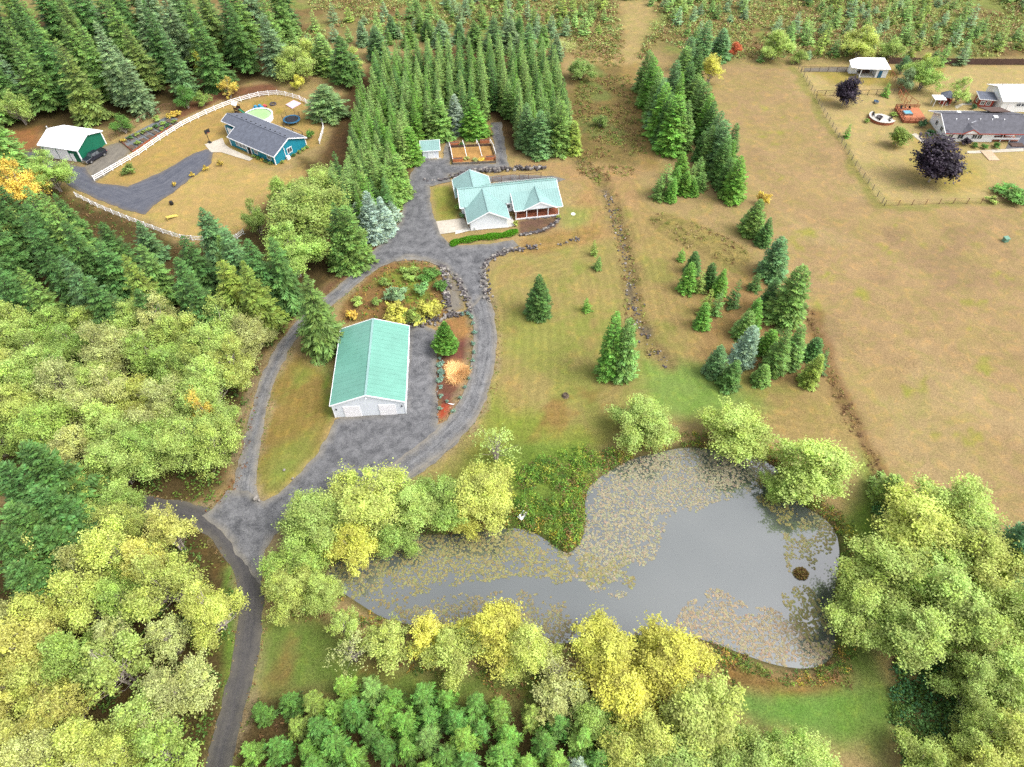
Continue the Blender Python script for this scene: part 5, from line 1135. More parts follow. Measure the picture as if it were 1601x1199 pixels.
    # porch
    for k in range(13): MB().box((15.3, 2.1 + k * .26, .5), (9.9, .245, .05)).build('floor_board', M['red_wood'], r)
    for k in range(5):
        MB().bar((10.4 + k * 2.43, 2.1, 0), (10.4 + k * 2.43, 2.1, 2.5), .16, .16).build('porch_post', M['white'], r)
        if k < 4:
            MB().bar((10.48 + k * 2.43, 2.1, 1.35), (12.75 + k * 2.43, 2.1, 1.35), .05, .05).build('handrail', M['red_wood'], r)
            for j in range(7): MB().bar((10.8 + k * 2.43 + j * .3, 2.1, .6), (10.8 + k * 2.43 + j * .3, 2.1, 1.33), .035, .035).build('baluster', M['red_wood'], r)
    MB().bar((10.3, 2.1, 2.42), (20.3, 2.1, 2.42), .14, .16).build('porch_beam', M['white'], r)
    MB().bar((10.3, 1.98, .34), (20.3, 1.98, .34), .08, .36).build('skirting_board', M['white'], r)
    for xx in (11.8, 15.8, 18.4): window(r, (xx, 5.5, 1.7), 1.5, 1.1, -PI / 2)
    door(r, (13.8, 5.49, .5), .95, 1.95, -PI / 2, M['red_wood'], 1, 'door')
    door(r, (-.01, 2.6, 0), 4.4, 2.15, PI, M['door_white'], 4)
    window(r, (9.2, 5.5, 1.5), .9, 1.0, -PI / 2); window(r, (-1.2, 7.4, 1.5), 1.2, 1.1, PI)
    MB().box((1.0, -.12, .6), (.25, .18, .5)).build('meter_box', M['white'], r)
main_house()

def small_shed():
    x, y = -21.7, 150.5
    r = empty('shed', (x, y, g(x, y)), .11, 'tiny white shed with a pale teal roof at the plantation edge', 'shed')
    wallbox(r, [(0, 0), (3.9, 0), (3.9, 2.9), (0, 2.9)], -.2, 2.25, M['siding'])
    slope(r, [(-.5, -.4, 2.3), (4.4, -.4, 2.3), (4.4, 3.4, 3.0), (-.5, 3.4, 3.0)], M['teal_pale'], .08, .45)
    for a, b in (((-.5, -.4, 2.24), (4.4, -.4, 2.24)), ((-.5, -.4, 2.24), (-.5, 3.4, 2.94)), ((4.4, -.4, 2.24), (4.4, 3.4, 2.94)), ((-.5, 3.4, 2.94), (4.4, 3.4, 2.94))): edge(r, a, b, M['white'], .1, .16)
    gable_tri(r, (.06, 0, 2.25), (.06, 2.9, 2.25), (.06, 2.9, 2.85), M['siding']); gable_tri(r, (3.84, 0, 2.25), (3.84, 2.9, 2.25), (3.84, 2.9, 2.85), M['siding'])
    door(r, (2.0, -.01, 0), 1.6, 1.95, -PI / 2, M['white'], 2, 'door')
    MB().box((3.9, -.6, .05), (1.1, .9, .1)).build('step', M['concrete_w'], r)
small_shed()

# -- the farm on the right
def farm():
    x, y = 110.6, 157.3
    r = empty('farmhouse', (x, y, g(x, y)), R(-2), 'white farmhouse with a dark shingle roof and small red-trimmed dormer', 'house')
    Wl, D, he, rs, o = 18.5, 10.0, 2.6, 2.3, .8
    wallbox(r, [(0, 0), (11.6, 0), (11.6, 2.4), (Wl, 2.4), (Wl, D), (0, D)], -.3, he, M['white'])
    gable_tri(r, (.06, 0, he), (.06, D, he), (.06, D / 2, he + 1.9), M['white']); gable_tri(r, (Wl - .06, 0, he), (Wl - .06, D, he), (Wl - .06, D / 2, he + 1.9), M['white'])
    z = lambda yy: he + rs - abs(yy - D / 2) * (rs / (D / 2 + o)) + .02
    for e in (-o, D + o): slope(r, [(-1.2, e, z(e)), (Wl + 1.0, e, z(e)), (Wl + 1.0, D / 2, z(D / 2)), (-1.2, D / 2, z(D / 2))], M['shingle_dark'], .12)
    for e in (-o, D + o):
        edge(r, (-1.2, e, z(e) - .08), (Wl + 1, e, z(e) - .08), M['red_wall'] if e < 0 else M['white'], .1, .2)
        for xx in (-1.2, Wl + 1.0): edge(r, (xx, e, z(e) - .08), (xx, D / 2, z(D / 2) - .08), M['white'], .1, .22)
    MB().bar((-1.2, D / 2, z(D / 2) + .02), (Wl + 1, D / 2, z(D / 2) + .02), .3, .05).build('ridge_cap', M['shingle_dark'], r)
    dm = gable_tri(r, (3.0, -o - .06, he + .05), (7.2, -o - .06, he + .05), (5.1, -o - .06, he + 1.1), M['white'], name='dormer')
    for xx in (2.8, 7.4):
        slope(dm, [(xx, -o - .25, he + .0), (5.1, -o - .25, he + 1.2), (5.1, 2.4, he + 1.25), (xx, .1, he + .25)], M['shingle_dark'], .08)
        edge(dm, (xx, -o - .28, he - .04), (5.1, -o - .28, he + 1.16), M['red_wall'], .1, .2)
    for k in range(5): MB().lathe([(.12, 0), (.12, .25), (.16, .3), (.0, .35)], (2.2 + k * 3.0, 3.2, z(3.2) - .05), 8).build('roof_vent', M['white'], r)
    MB().box((12.2, 4.0, z(4.0) + .1), (1.0, .9, .3)).build('skylight', M['white'], r); MB().box((3.6, 5.7, z(5.7) + .15), (.9, .8, .4)).build('chimney_cap', M['white'], r)
    MB().tube([(5.8, 1.6, z(1.6)), (5.8, 1.6, z(1.6) + 1.0)], .04, 5).bar((5.2, 1.3, z(1.6) + .8), (6.5, 1.9, z(1.6) + 1.0), .25, .06).build('antenna', M['chrome'], r)
    slope(r, [(11.3, D / 2 + .6, he + rs + .3), (16.4, D / 2 + .6, he + rs + .3), (16.8, D + 1, he + 1.1), (11.3, D + 1, he + 1.1)], M['brown_wood'], .15, name='rear_dormer')
    gable_tri(r, (Wl + .95, 1.0, he + .6), (Wl + .95, 4.6, he + 2.2), (Wl + 2.4, 2.6, he + 2.2), M['white'], name='side_gable')
    for xx, w in ((.9, 1.2), (3.4, 1.5), (6.9, 1.2), (8.2, 1.2)): window(r, (xx, 0, 1.4), w, 1.2, -PI / 2)
    for yy in (3.4, 6.6): window(r, (0, yy, 1.5), 1.2, 1.2, PI)
    for xx in (11.7, 13.9, 16.2, 18.4): MB().bar((xx, .05, 0), (xx, .05, he), .13, .13).build('porch_post', M['white'], r)
    for xx in (11.8, 14.0, 16.3): MB().bar((xx, .05, .95), (xx + 2.1, .05, .95), .06, .5).build('porch_rail', M['white'], r)
    for k in range(8): MB().box((15.1, .2 + k * .28, .3), (6.9, .26, .06)).build('porch_board', M['red_wood'], r)
    window(r, (13.2, 2.4, 1.5), 1.4, 1.2, -PI / 2); door(r, (15.6, 2.39, .3), 1.0, 2.0, -PI / 2, M['dark'], 1, 'door')
    MB().box((17.4, -1.6, .15), (3.2, 1.6, .3)).build('porch_step', M['brown_wood'], r)
    # outbuilding and red annex
    x2, y2 = 131.4, 172.2
    b = empty('outbuilding', (x2, y2, g(x2, y2)), R(-1), 'long white outbuilding with a white metal roof behind the farmhouse', 'outbuilding')
    wallbox(b, [(0, 0), (24, 0), (24, 9), (0, 9)], -.3, 3.2, M['white']); gable_tri(b, (.06, 0, 3.2), (.06, 9, 3.2), (.06, 4.5, 4.7), M['white']); gable_tri(b, (23.94, 0, 3.2), (23.94, 9, 3.2), (23.94, 4.5, 4.7), M['white'])
    for e in (-.5, 9.5): slope(b, [(-.5, e, 3.15), (24.5, e, 3.15), (24.5, 4.5, 4.85), (-.5, 4.5, 4.85)], M['white_roof'], .08, .9)
    edge(b, (-.5, -.5, 3.08), (24.5, -.5, 3.08), M['white'], .12, .16, 'gutter'); edge(b, (-.5, -.5, 3.08), (-.5, 4.5, 4.78), M['white'], .1, .2)
    for xx in (4.4, 5.7): window(b, (xx, 0, 2.0), 1.1, .9, -PI / 2)
    door(b, (2.2, -.01, 0), 1.0, 2.1, -PI / 2, M['door_white'], 1, 'door'); window(b, (10, 0, 1.9), 1.4, 1.0, -PI / 2); MB().tube([(.4, 4.4, 4.7), (.4, 4.4, 5.6)], .1, 8).build('flue', M['chrome'], b)
    x3, y3 = 126.9, 174.9
    a = empty('annex', (x3, y3, g(x3, y3)), R(-10), 'small brick-red annex with a flat grey roof against the white outbuilding', 'annex')
    wallbox(a, [(0, 0), (3.6, 0), (3.6, 3.2), (0, 3.2)], -.2, 2.4, M['red_wall'])
    slope(a, [(-.4, -.4, 2.45), (4.0, -.4, 2.45), (4.0, 3.6, 2.8), (-.4, 3.6, 2.8)], M['shingle'], .12)
    edge(a, (-.4, -.42, 2.36), (4.0, -.42, 2.36), M['white'], .08, .18); edge(a, (-.42, -.4, 2.36), (-.42, 3.6, 2.7), M['white'], .08, .18)
    for xx in (.9, 2.4): window(a, (xx, 0, 1.3), 1.0, 1.0, -PI / 2)
    window(a, (0, 1.6, 1.3), 1.2, 1.0, PI)
    # open white shed
    x4, y4 = 100.9, 192.6
    s = empty('shed', (x4, y4, g(x4, y4)), R(-2.5), 'white open-sided shed with a white roof in the far paddock corner', 'shed')
    wallbox(s, [(4.6, 0), (7.6, 0), (7.6, 4), (4.6, 4)], -.2, 2.6, M['siding']); wallbox(s, [(0, 3.9), (4.6, 3.9), (4.6, 4), (0, 4)], -.2, 2.6, M['siding']); wallbox(s, [(-2.2, 2.6), (-.05, 2.6), (-.05, 4), (-2.2, 4)], -.2, 2.3, M['white'])
    for xx in (0, .05): MB().bar((xx * 90, .05, -.2), (xx * 90, .05, 2.6), .18, .18).build('post', M['white'], s)
    slope(s, [(-.4, -.4, 2.62), (8.0, -.4, 2.62), (7.3, 4.6, 3.7), (-.4, 4.6, 3.7)], M['white_roof'], .1, .7); slope(s, [(-.42, -.4, 2.62), (-.42, 4.6, 3.7), (-2.6, 4.3, 3.0), (-2.6, 1.2, 2.3)], M['white_roof'], .1, .7)
    MB().box((2.2, 2.0, .06), (4.4, 3.9, .12)).build('floor_slab', M['concrete_w'], s); MB().box((1.6, 2.8, .6), (1.4, .8, .9)).box((3.2, 3.0, .5), (.9, .7, .7)).build('stored_crate', M['brown_wood'], s)
    door(s, (5.6, -.01, 0), 1.0, 2.0, -PI / 2, M['blue_pad'], 1, 'door')
    # deck with tub
    d = empty('deck', (103.6, 166.6, 0), R(-4), 'raised red-brown timber deck beside the white gable of the farmhouse', 'deck')
    for k in range(22): MB().box((3.1, .17 + k * .335, .68), (6.2, .315, .05)).build('deck_board', M['orange_wood'], d)
    for a_, b_ in (((0, 0), (4.4, 0)), ((0, 0), (0, 7.3)), ((0, 7.3), (6.2, 7.3))):
        L = math.hypot(b_[0] - a_[0], b_[1] - a_[1]); n = max(2, int(L / 1.2))
        for k in range(n + 1):
            px, py = a_[0] + (b_[0] - a_[0]) * k / n, a_[1] + (b_[1] - a_[1]) * k / n
            MB().bar((px, py, -.1), (px, py, 1.6), .12, .12).build('post', M['red_wood'], d)
        for zz in (.95, 1.2, 1.5): MB().bar((a_[0], a_[1], zz), (b_[0], b_[1], zz), .05, .14).build('rail', M['red_wood'], d)
        MB().bar((a_[0] + .03, a_[1] + .03, .35), (b_[0] + .03, b_[1] + .03, .35), .05, .6).build('skirting_board', M['red_wood'], d)
    t = empty('hot_tub', (105.9, 170.3, .72), 0, 'square hot tub with blue water sunk in the timber deck', 'hot tub')
    MB().box((0, 0, .2), (2.3, 2.0, .4)).build('shell', M['grey_wood'], t); MB().box((0, 0, .42), (1.9, 1.6, .03)).build('water', M['tub_water'], t)
    for i, (qx, qy) in enumerate([(105.0, 172.4), (106.2, 172.7), (107.3, 172.5)]):
        c = empty('deck_chair', (qx, qy, .71), i, f'dark deck chair {("first", "second", "last")[i]} in the row behind the hot tub', 'chair', 'dark chairs on the timber deck')
        MB().box((0, 0, .4), (.55, .55, .06)).build('seat', M['black'], c); MB().box((0, .27, .75), (.55, .06, .65), 0, -.2).build('backrest', M['black'], c)
        for u in (-.24, .24):
            for v in (-.24, .24): MB().bar((u, v, 0), (u, v, .4), .05, .05).build('leg', M['black'], c)
    # round patio with a low curved wall
    p = empty('patio', (98.7, 168.6, 0), 0, 'round pale patio with a low curved red-brown wall beside the deck', 'patio')
    MB().lathe([(0, .09), (3.0, .09), (3.0, -.1)], n=32).build('paving', M['concrete_w'], p)
    for k in range(16):
        a0 = R(120 + k * 12.5); a1 = R(120 + (k + 1) * 12.5 - .6)
        vs = [(q * math.cos(a_), q * math.sin(a_), zz) for a_ in (a0, a1) for q in (3.02, 3.3) for zz in (-.1, .75)]
        MB().add(vs, [(0, 1, 3, 2), (4, 6, 7, 5), (0, 4, 5, 1), (2, 3, 7, 6), (1, 5, 7, 3), (0, 2, 6, 4)]).build('wall_segment', M['red_wood'], p)
        vs = [(q * math.cos(a_), q * math.sin(a_), zz) for a_ in (a0, a1) for q in (2.85, 3.38) for zz in (.75, .84)]
        MB().add(vs, [(0, 1, 3, 2), (4, 6, 7, 5), (0, 4, 5, 1), (2, 3, 7, 6), (1, 5, 7, 3), (0, 2, 6, 4)]).build('coping', M['concrete_w'], p)
    f = empty('fire_bowl', (98.3, 169.2, .09), 0, 'low dark fire bowl in the middle of the round patio', 'fire pit')
    MB().lathe([(.0, .1), (.5, .15), (.75, .45), (.85, .45), (.6, 0), (.0, 0)], n=14).build('bowl', M['rock'], f)
    for i, (qx, qy) in enumerate([(97.0, 170.2), (100.1, 166.8), (100.9, 168.4), (97.2, 167.2)]):
        c = empty('patio_chair', (qx, qy, .09), i * 1.6, f'dark low chair at the {("upper left", "lower edge", "right edge", "lower left")[i]} of the round patio', 'chair', 'chairs round the fire bowl')
        MB().box((0, 0, .38), (.6, .6, .08)).build('seat', M['black'], c); MB().box((0, .3, .7), (.6, .07, .7), 0, -.25).build('backrest', M['black'], c)
        for u in (-.25, .25): MB().bar((u, -.25, 0), (u, -.25, .6), .06, .06).bar((u, .25, 0), (u, .25, .6), .06, .06).build('leg', M['black'], c)
    # gazebo
    q = at(1476, 161); gb = empty('gazebo', (q[0], q[1], 0), 0, 'small red gazebo with a pointed grey roof behind the farmhouse', 'gazebo')
    MB().lathe([(0, 3.5), (.9, 3.0), (1.9, 2.3), (1.9, 2.2), (0, 2.3)], n=8).build('roof', M['shingle'], gb); MB().lathe([(0, .15), (1.6, .15), (1.6, -.1)], n=8).build('floor', M['concrete'], gb)
    for k in range(8):
        a_ = R(22.5 + 45 * k); MB().bar((1.5 * math.cos(a_), 1.5 * math.sin(a_), 0), (1.5 * math.cos(a_), 1.5 * math.sin(a_), 2.3), .12, .12).build('post', M['red_wall'], gb)
        b_ = R(67.5 + 45 * k)
        if k != 5: MB().bar((1.5 * math.cos(a_), 1.5 * math.sin(a_), .55), (1.5 * math.cos(b_), 1.5 * math.sin(b_), .55), .06, .8).build('side_panel', M['red_wall'], gb)
    q = at(1464, 165); cv = empty('shed_cover', (q[0], q[1], 0), R(-3), 'flat white canopy panel on posts behind the farmhouse roof', 'canopy')
    MB().slab([(-1.6, -1, 2.1), (1.5, -1, 2.1), (1.2, 1.2, 2.4), (-1.9, 1.2, 2.4)], .08).build('panel', M['white_roof'], cv)
    for u in (-1.3, 1.1):
        for v in (-.8, .9): MB().bar((u, v, -.1), (u, v, 2.15), .1, .1).build('post', M['white'], cv)
    mt = empty('timber_platform', (119.1, 150.4, .02), R(0), 'flat tan plywood platform lying on the farm lawn', 'platform')
    for k in range(4): MB().slab([(-1.35 - .02 * k, -2.2 + k * 1.1, .12), (1.3 - .02 * k, -2.2 + k * 1.1, .12), (1.28 - .02 * k, -1.13 + k * 1.1, .12), (-1.37 - .02 * k, -1.13 + k * 1.1, .12)], .14).build('board', M['tan_wood'], mt)
    for i, (px, py, c_) in enumerate([(1369, 160, 'blue_pad'), (1370, 161.5, 'chrome')]):
        q = at(px, py); o = empty('lawn_bin', (q[0], q[1], 0), .4, ('dark blue tub on the farm lawn right of the purple tree', 'pale metal basin beside the dark blue tub on the farm lawn')[i], 'tub')
        MB().lathe([(0, .04), (.45, .04), (.55, .5), (.6, .5), (.5, 0), (0, 0)], n=12).build('shell', M[c_], o)
farm()

# ------------------------------------------------------------------ fences
def dense(pts, step):
    p = [np.array(q, float) for q in pts]; out = [p[0]]; carry = 0.0
    for a, b in zip(p, p[1:]):
        L = np.linalg.norm(b - a); s = step - carry
        while s <= L: out.append(a + (b - a) * s / L); s += step
        carry = L - (s - step)
    if np.linalg.norm(out[-1] - p[-1]) > step * .4: out.append(p[-1])
    else: out[-1] = p[-1]
    return out
def rail_fence(name, pts, label, step=2.6, h=1.35, rails=(.35, .78, 1.2), mat='white_vinyl', pw=.16, rh=.15, cat='fence'):
    q = dense(P(pts), step); o = empty(name, (q[0][0], q[0][1], g(*q[0])), 0, label, cat)
    z0 = g(*q[0]); loc = [Vector((a[0] - q[0][0], a[1] - q[0][1], g(*a) - z0)) for a in q]
    pm = MB().box((0, 0, h / 2 - .1), (pw, pw, h + .2)).add([(-pw * .6, -pw * .6, h), (pw * .6, -pw * .6, h), (pw * .6, pw * .6, h), (-pw * .6, pw * .6, h), (0, 0, h + .1)], [(0, 1, 4), (1, 2, 4), (2, 3, 4), (3, 0, 4)]).mesh('post', M[mat])
    for i, a in enumerate(loc):
        b = loc[min(i + 1, len(loc) - 1)] - loc[max(i - 1, 0)]
        link('post', pm, o, a, math.atan2(b.y, b.x))
        if i:
            for zz in rails: MB().bar(loc[i - 1] + Vector((0, 0, zz)), a + Vector((0, 0, zz)), .05, rh).build('rail', M[mat], o)
    return o
rail_fence('vinyl_fence', [(148, 282), (185, 261), (217, 243), (250, 219), (287, 196), (322, 179), (360, 163.5), (400, 151), (430, 147.5), (452, 151), (473, 158), (487, 167), (499, 181), (507, 202), (500, 225)], 'long curved white three-rail fence round the blue house grounds')
rail_fence('vinyl_fence', [(120, 308), (150, 323), (175, 334), (217, 351), (255, 365), (287, 375), (325, 378), (365, 379), (382, 366)], 'straight white rail fence along the woods below the blue house drive')
def wire_fence(pts, label, step=2.5, h=1.5, mat='rust', wires=(.25, .6, .95, 1.4), top=False, tw=.03):
    q = dense(P(pts), step); z0 = g(*q[0]); o = empty('wire_fence', (q[0][0], q[0][1], z0), 0, label, 'fence')
    loc = [Vector((a[0] - q[0][0], a[1] - q[0][1], g(*a) - z0)) for a in q]
    pm = MB().bar((0, 0, -.3), (0, 0, h), .11, .11).mesh('post', M[mat])
    for i, a in enumerate(loc): link('post', pm, o, a)
    mb = MB()
    for a, b in zip(loc, loc[1:]):
        for zz in wires: mb.bar(a + Vector((0, 0, zz)), b + Vector((0, 0, zz)), tw, tw)
        if top: mb.bar(a + Vector((0, 0, h - .05)), b + Vector((0, 0, h - .05)), .08, .08)
    mb.build('wire', M[mat], o)
    return o
wire_fence([(1248, 108), (1268, 140), (1290, 182), (1316, 226), (1345, 272), (1382, 322)], 'long wire fence between the tan field and the farm lawn', 2.6, mat='grey_wood')
wire_fence([(1382, 322), (1420, 321), (1470, 319), (1530, 318), (1580, 316), (1640, 314)], 'rusty wire fence along the lower side of the farm lawn', 3.2)
wire_fence([(1252, 112), (1300, 112), (1333, 112.5)], 'short wire fence beside the gravel pad and the white shed', 2.6, mat='brown_wood', top=True)
wire_fence([(1276, 149.5), (1310, 149.5), (1350, 148.5), (1405, 147)], 'cross wire fence behind the smaller purple tree', 2.4, mat='brown_wood', top=True)
wire_fence([(1392, 119), (1405, 140), (1418, 158), (1432, 168)], 'wooden-posted wire fence down to the timber deck', 2.0, mat='red_wood', top=True, h=1.7)
wire_fence([(1404, 148), (1410, 160), (1416, 166)], 'short plank-edged fence by the corner of the timber deck', 1.8, mat='orange_wood', top=True)
wire_fence([(174, 220), (185, 214), (197, 208), (210, 202), (222, 192), (245, 181), (263, 170), (276, 174)], 'rusty wire fence along the back of the vegetable garden', 2.6, h=1.8, top=True)
wire_fence([(770, 286), (800, 281), (826, 279.5), (846, 278)], 'thin rust-coloured post fence behind the teal house roof', 2.2, h=1.5, top=True)
def board_fence(pts, label):
    q = dense(P(pts), 2.4); o = empty('board_fence', (q[0][0], q[0][1], 0), 0, label, 'fence')
    for i in range(len(q)):
        a = Vector((q[i][0] - q[0][0], q[i][1] - q[0][1], 0)); MB().bar(a - Vector((0, 0, .2)), a + Vector((0, 0, 1.95)), .13, .13).build('post', M['brown_wood'], o)
        if i:
            p = Vector((q[i - 1][0] - q[0][0], q[i - 1][1] - q[0][1], 0)); n = 8; mb = None
            for k in range(n):
                c = p + (a - p) * ((k + .5) / n); w = (a - p).length / n
                MB().box((c.x, c.y - .08 - .015 * (k % 2), .9), (w * .96, .03, 1.75 + .06 * ((k * 7 + i) % 3)), math.atan2((a - p).y, (a - p).x)).build('board', M['brown_wood'], o)
board_fence([(1388, 99.5), (1440, 100.2), (1520, 101), (1610, 101.5)], 'tall dark brown board fence along the back of the farm')

# ------------------------------------------------------------------ gardens, pens, yard things
def bed_box(name, c, w, d, h, rz, label, mat, group=None, soil='soil', cat='garden bed'):
    o = empty(name, (c[0], c[1], g(c[0], c[1])), rz, label, cat, group)
    for a, b, s_ in (((0, -d / 2), (w, .06), 0), ((0, d / 2), (w, .06), 0), ((-w / 2 + .03, 0), (.06, d - .13), 0), ((w / 2 - .03, 0), (.06, d - .13), 0)):
        MB().box((a[0], a[1], h / 2 - .05), (b[0], b[1], h + .1)).build('board', M[mat], o)
    MB().box((0, 0, h / 2 - .1), (w - .14, d - .14, h)).build('soil', M[soil], o)
    return o
def pen():
    a = P([(708, 258), (775, 255), (768, 228), (703, 231)])
    o = empty('garden_pen', (a[0][0], a[0][1], 0), 0, 'low brown board pen around the straw-covered garden', 'garden pen')
    z = lambda p: Vector((p[0] - a[0][0], p[1] - a[0][1], 0))
    for i in range(4):
        p, q = z(a[i]), z(a[(i + 1) % 4]); n = 5
        for k in range(n):
            s, e = p + (q - p) * (k / n), p + (q - p) * ((k + .97) / n)
            MB().bar(s + Vector((0, 0, .3)), e + Vector((0, 0, .3)), .07, .7).build('board', M['grey_wood' if i == 0 else 'brown_wood'], o)
    for i, (px, py, l) in enumerate([(711, 227, 'far left'), (758, 223, 'far right'), (716, 252, 'near left'), (767, 249, 'near right')]):
        c = at(px, py); bed_box('planter_box', c, 2.4, .8, .8, .09, f'orange-red planter box in the {l} corner of the garden pen', 'orange_wood', 'planter boxes in the garden pen', cat='planter')
    for i, (t, b) in enumerate([((702, 222), (708, 249)), ((723, 219), (730, 246)), ((745, 218), (754, 245)), ((766, 217), (776, 242))]):
        p, q = at(*t, 1.5), at(*b, 0.1); m = (p + q) / 2 + np.array([0, 0, .6]); f = p.copy(); f[2] = 0
        o2 = empty('hoop_pipe', (q[0], q[1], 0), 0, f'white bent pipe over the garden pen, {("first", "second", "third", "last")[i]} from the shed side', 'pipe', 'white pipes over the garden pen')
        MB().tube([f - [q[0], q[1], .1], p - [q[0], q[1], 0], m - [q[0], q[1], 0], q - [q[0], q[1], .15]], .07, 6).build('pipe', M['white_vinyl'], o2)
    rng = random.Random(4)
    for px, py, c, l in [(742, 252, LT, 'dry pale weed clump at the front of the garden pen'), (730, 249, LT, 'dry brown weed clump left in the garden pen'), (722, 228, DK, 'dark plant in the far part of the garden pen'), (752, 252, LO, 'dry orange plant in the garden pen')]:
        q = at(px, py); plant('shrub', q[0], q[1], .8, .8, c, l, name='weed_clump', cat='plant', rng=rng)
pen()
sheet('straw_floor', P([(709, 257), (774, 254), (768, 229), (704, 232)]), M['straw'] if 'straw' in M else plain('straw', tuple(alb(206, 158, 92)), .9, var=.2), .05, (), jag=.02)
def veg_garden():
    rng = random.Random(9)
    pl = sheet('bed_cover', P([(186, 220), (207, 237), (240, 214), (268, 196), (279, 186), (262, 182), (225, 200)]), M['gravel_bed'], .05, (), jag=.05)
    k = 0
    names = ['nearest the barn', 'second from the barn', 'third from the barn', 'middle', 'fourth from the far end', 'third from the far end', 'second from the far end', 'at the far end']
    for i in range(8):
        t = i / 7; a = at(194 + 72 * t, 222 - 31 * t); b = at(207 + 66 * t, 231 - 38 * t)
        for j, (p, w) in enumerate(((a, 'upper'), (b, 'lower'))):
            bed_box('raised_bed', p, 2.3, 1.1, .35, .95 + R(90), f'{w} raised vegetable bed {names[i]} in the wire-fenced garden', 'grey_wood', 'raised beds in the vegetable garden')
            if rng.random() < .85:
                q = plant('shrub', p[0], p[1], .7, .75, (LGR, LD, LO, LG, DK)[rng.randrange(5)], f'leafy crop in the {w} raised bed {names[i]}', name='crop', cat='plant', rng=rng, z=.25)
    for px, py, c, l in [(273, 183, LO, 'tall golden plant at the far end of the vegetable garden'), (266, 186, LO, 'second tall golden plant in the vegetable garden'), (248, 190, LG, 'pale leafy plant in the vegetable garden'), (280, 181, LO, 'last golden plant beyond the vegetable garden beds')]:
        b = at(px, py); plant('shrub', b[0], b[1], 1.6, 1.0, c, l, name='tall_plant', cat='plant')
    w = P([(187, 220), (208, 238), (240, 216), (270, 197)]); o = empty('garden_edging', (w[0][0], w[0][1], 0), 0, 'red board edging along the lower side of the vegetable garden', 'edging')
    for i in range(3):
        p, q = Vector((*(w[i] - w[0]), .2)), Vector((*(w[i + 1] - w[0]), .2)); MB().bar(p, q, .08, .6 - .1 * i).build('board', M['red_wood'], o)
veg_garden()

def pickup():
    a, b = at(136.5, 256.5), at(164, 240.5); c = (a + b) / 2; yaw = math.atan2((a - b)[1], (a - b)[0])
    o = empty('pickup_truck', (c[0], c[1], g(c[0], c[1]) + .05), yaw, 'black crew cab pickup truck parked beside the green barn', 'pickup truck')
    L, Wd = 6.0, 2.0
    body = MB()
    prof = [(-3.0, .55), (-3.0, 1.25), (-1.15, 1.28), (1.2, 1.28), (2.75, 1.12), (3.0, .95), (3.0, .5), (2.55, .42), (-2.6, .42)]
    n = len(prof); vs = []
    for sg in (-1, 1): vs += [(px, sg * (Wd / 2 - (.07 if pz > 1 else 0)), pz) for px, pz in prof]
    body.add(vs, [tuple(range(n)), tuple(range(2 * n - 1, n - 1, -1))] + [(i, n + i, n + (i + 1) % n, (i + 1) % n) for i in range(n)])
    bo = body.build('body', M['car'], o); MB().bevel(bo, .05)
    MB().box((-2.05, 0, 1.285), (1.65, 1.6, .02)).build('bed_liner', M['black'], o)
    for sg in (-1, 1): MB().box((-2.05, sg * .88, 1.34), (1.85, .12, .12)).build('bed_side', M['car'], o)
    MB().box((-2.95, 0, 1.3), (.08, 1.75, .14)).build('tailgate', M['car'], o)
    cab = MB(); top = [(-.95, .72), (.75, .72)]; bot = [(-1.15, .92), (1.45, .92)]
    v = [(bot[0][0], -bot[0][1], 1.27), (bot[1][0], -bot[1][1], 1.27), (bot[1][0], bot[1][1], 1.27), (bot[0][0], bot[0][1], 1.27), (top[0][0], -top[0][1], 1.88), (top[1][0], -top[1][1], 1.88), (top[1][0], top[1][1], 1.88), (top[0][0], top[0][1], 1.88)]
    cb = cab.add(v, [(4, 5, 6, 7), (0, 1, 5, 4), (1, 2, 6, 5), (2, 3, 7, 6), (3, 0, 4, 7), (3, 2, 1, 0)]).build('cab', M['car'], o); MB().bevel(cb, .06)
    def pane(p, q, r_, s_, nm):
        c_ = (Vector(p) + Vector(q) + Vector(r_) + Vector(s_)) / 4; k = [c_ + (Vector(t) - c_) * .84 for t in (p, q, r_, s_)]
        nn = (k[1] - k[0]).cross(k[2] - k[0]).normalized()
        if nn.dot(c_ - Vector((0, 0, 1.5))) < 0: nn = -nn
        MB().add([t + nn * .012 for t in k] + [t + nn * .001 for t in k], [(0, 1, 2, 3), (4, 5, 6, 7)]).build(nm, M['glass'], o)
    pane(v[1], v[2], v[6], v[5], 'windscreen'); pane(v[3], v[0], v[4], v[7], 'rear_window')
    for s0, s1, e0, e1 in ((0, 1, 4, 5), (3, 2, 7, 6)):
        A, B, Cc, D = map(Vector, (v[s0], v[s1], v[e1], v[e0]))
        for t0, t1 in ((.04, .46), (.5, .96)): pane(A.lerp(B, t0), A.lerp(B, t1), D.lerp(Cc, t1), D.lerp(Cc, t0), 'side_window')
    for xx in (-1.95, 1.95):
        for sg in (-1, 1):
            w = MB().tube([(xx, sg * .78, .4), (xx, sg * 1.02, .4)], .42, 18).build('wheel', M['tyre'], o); MB().tube([(xx, sg * 1.0, .4), (xx, sg * 1.035, .4)], .25, 14).build('rim', M['chrome'], w)
    for sg in (-1, 1): MB().box((2.93, sg * .78, .86), (.16, .36, .2)).build('headlight', M['white'], o); MB().box((-3.0, sg * .88, 1.0), (.05, .16, .34)).build('tail_light', M['toy_red'], o); MB().box((.95, sg * 1.1, 1.4), (.16, .22, .18)).build('mirror', M['car'], o)
    MB().box((3.0, 0, .55), (.14, 1.95, .2)).build('bumper', M['chrome'], o); MB().box((-3.03, 0, .58), (.12, 1.9, .18)).build('bumper', M['chrome'], o); MB().box((2.99, 0, .84), (.05, 1.1, .24)).build('grille', M['chrome'], o)
pickup()

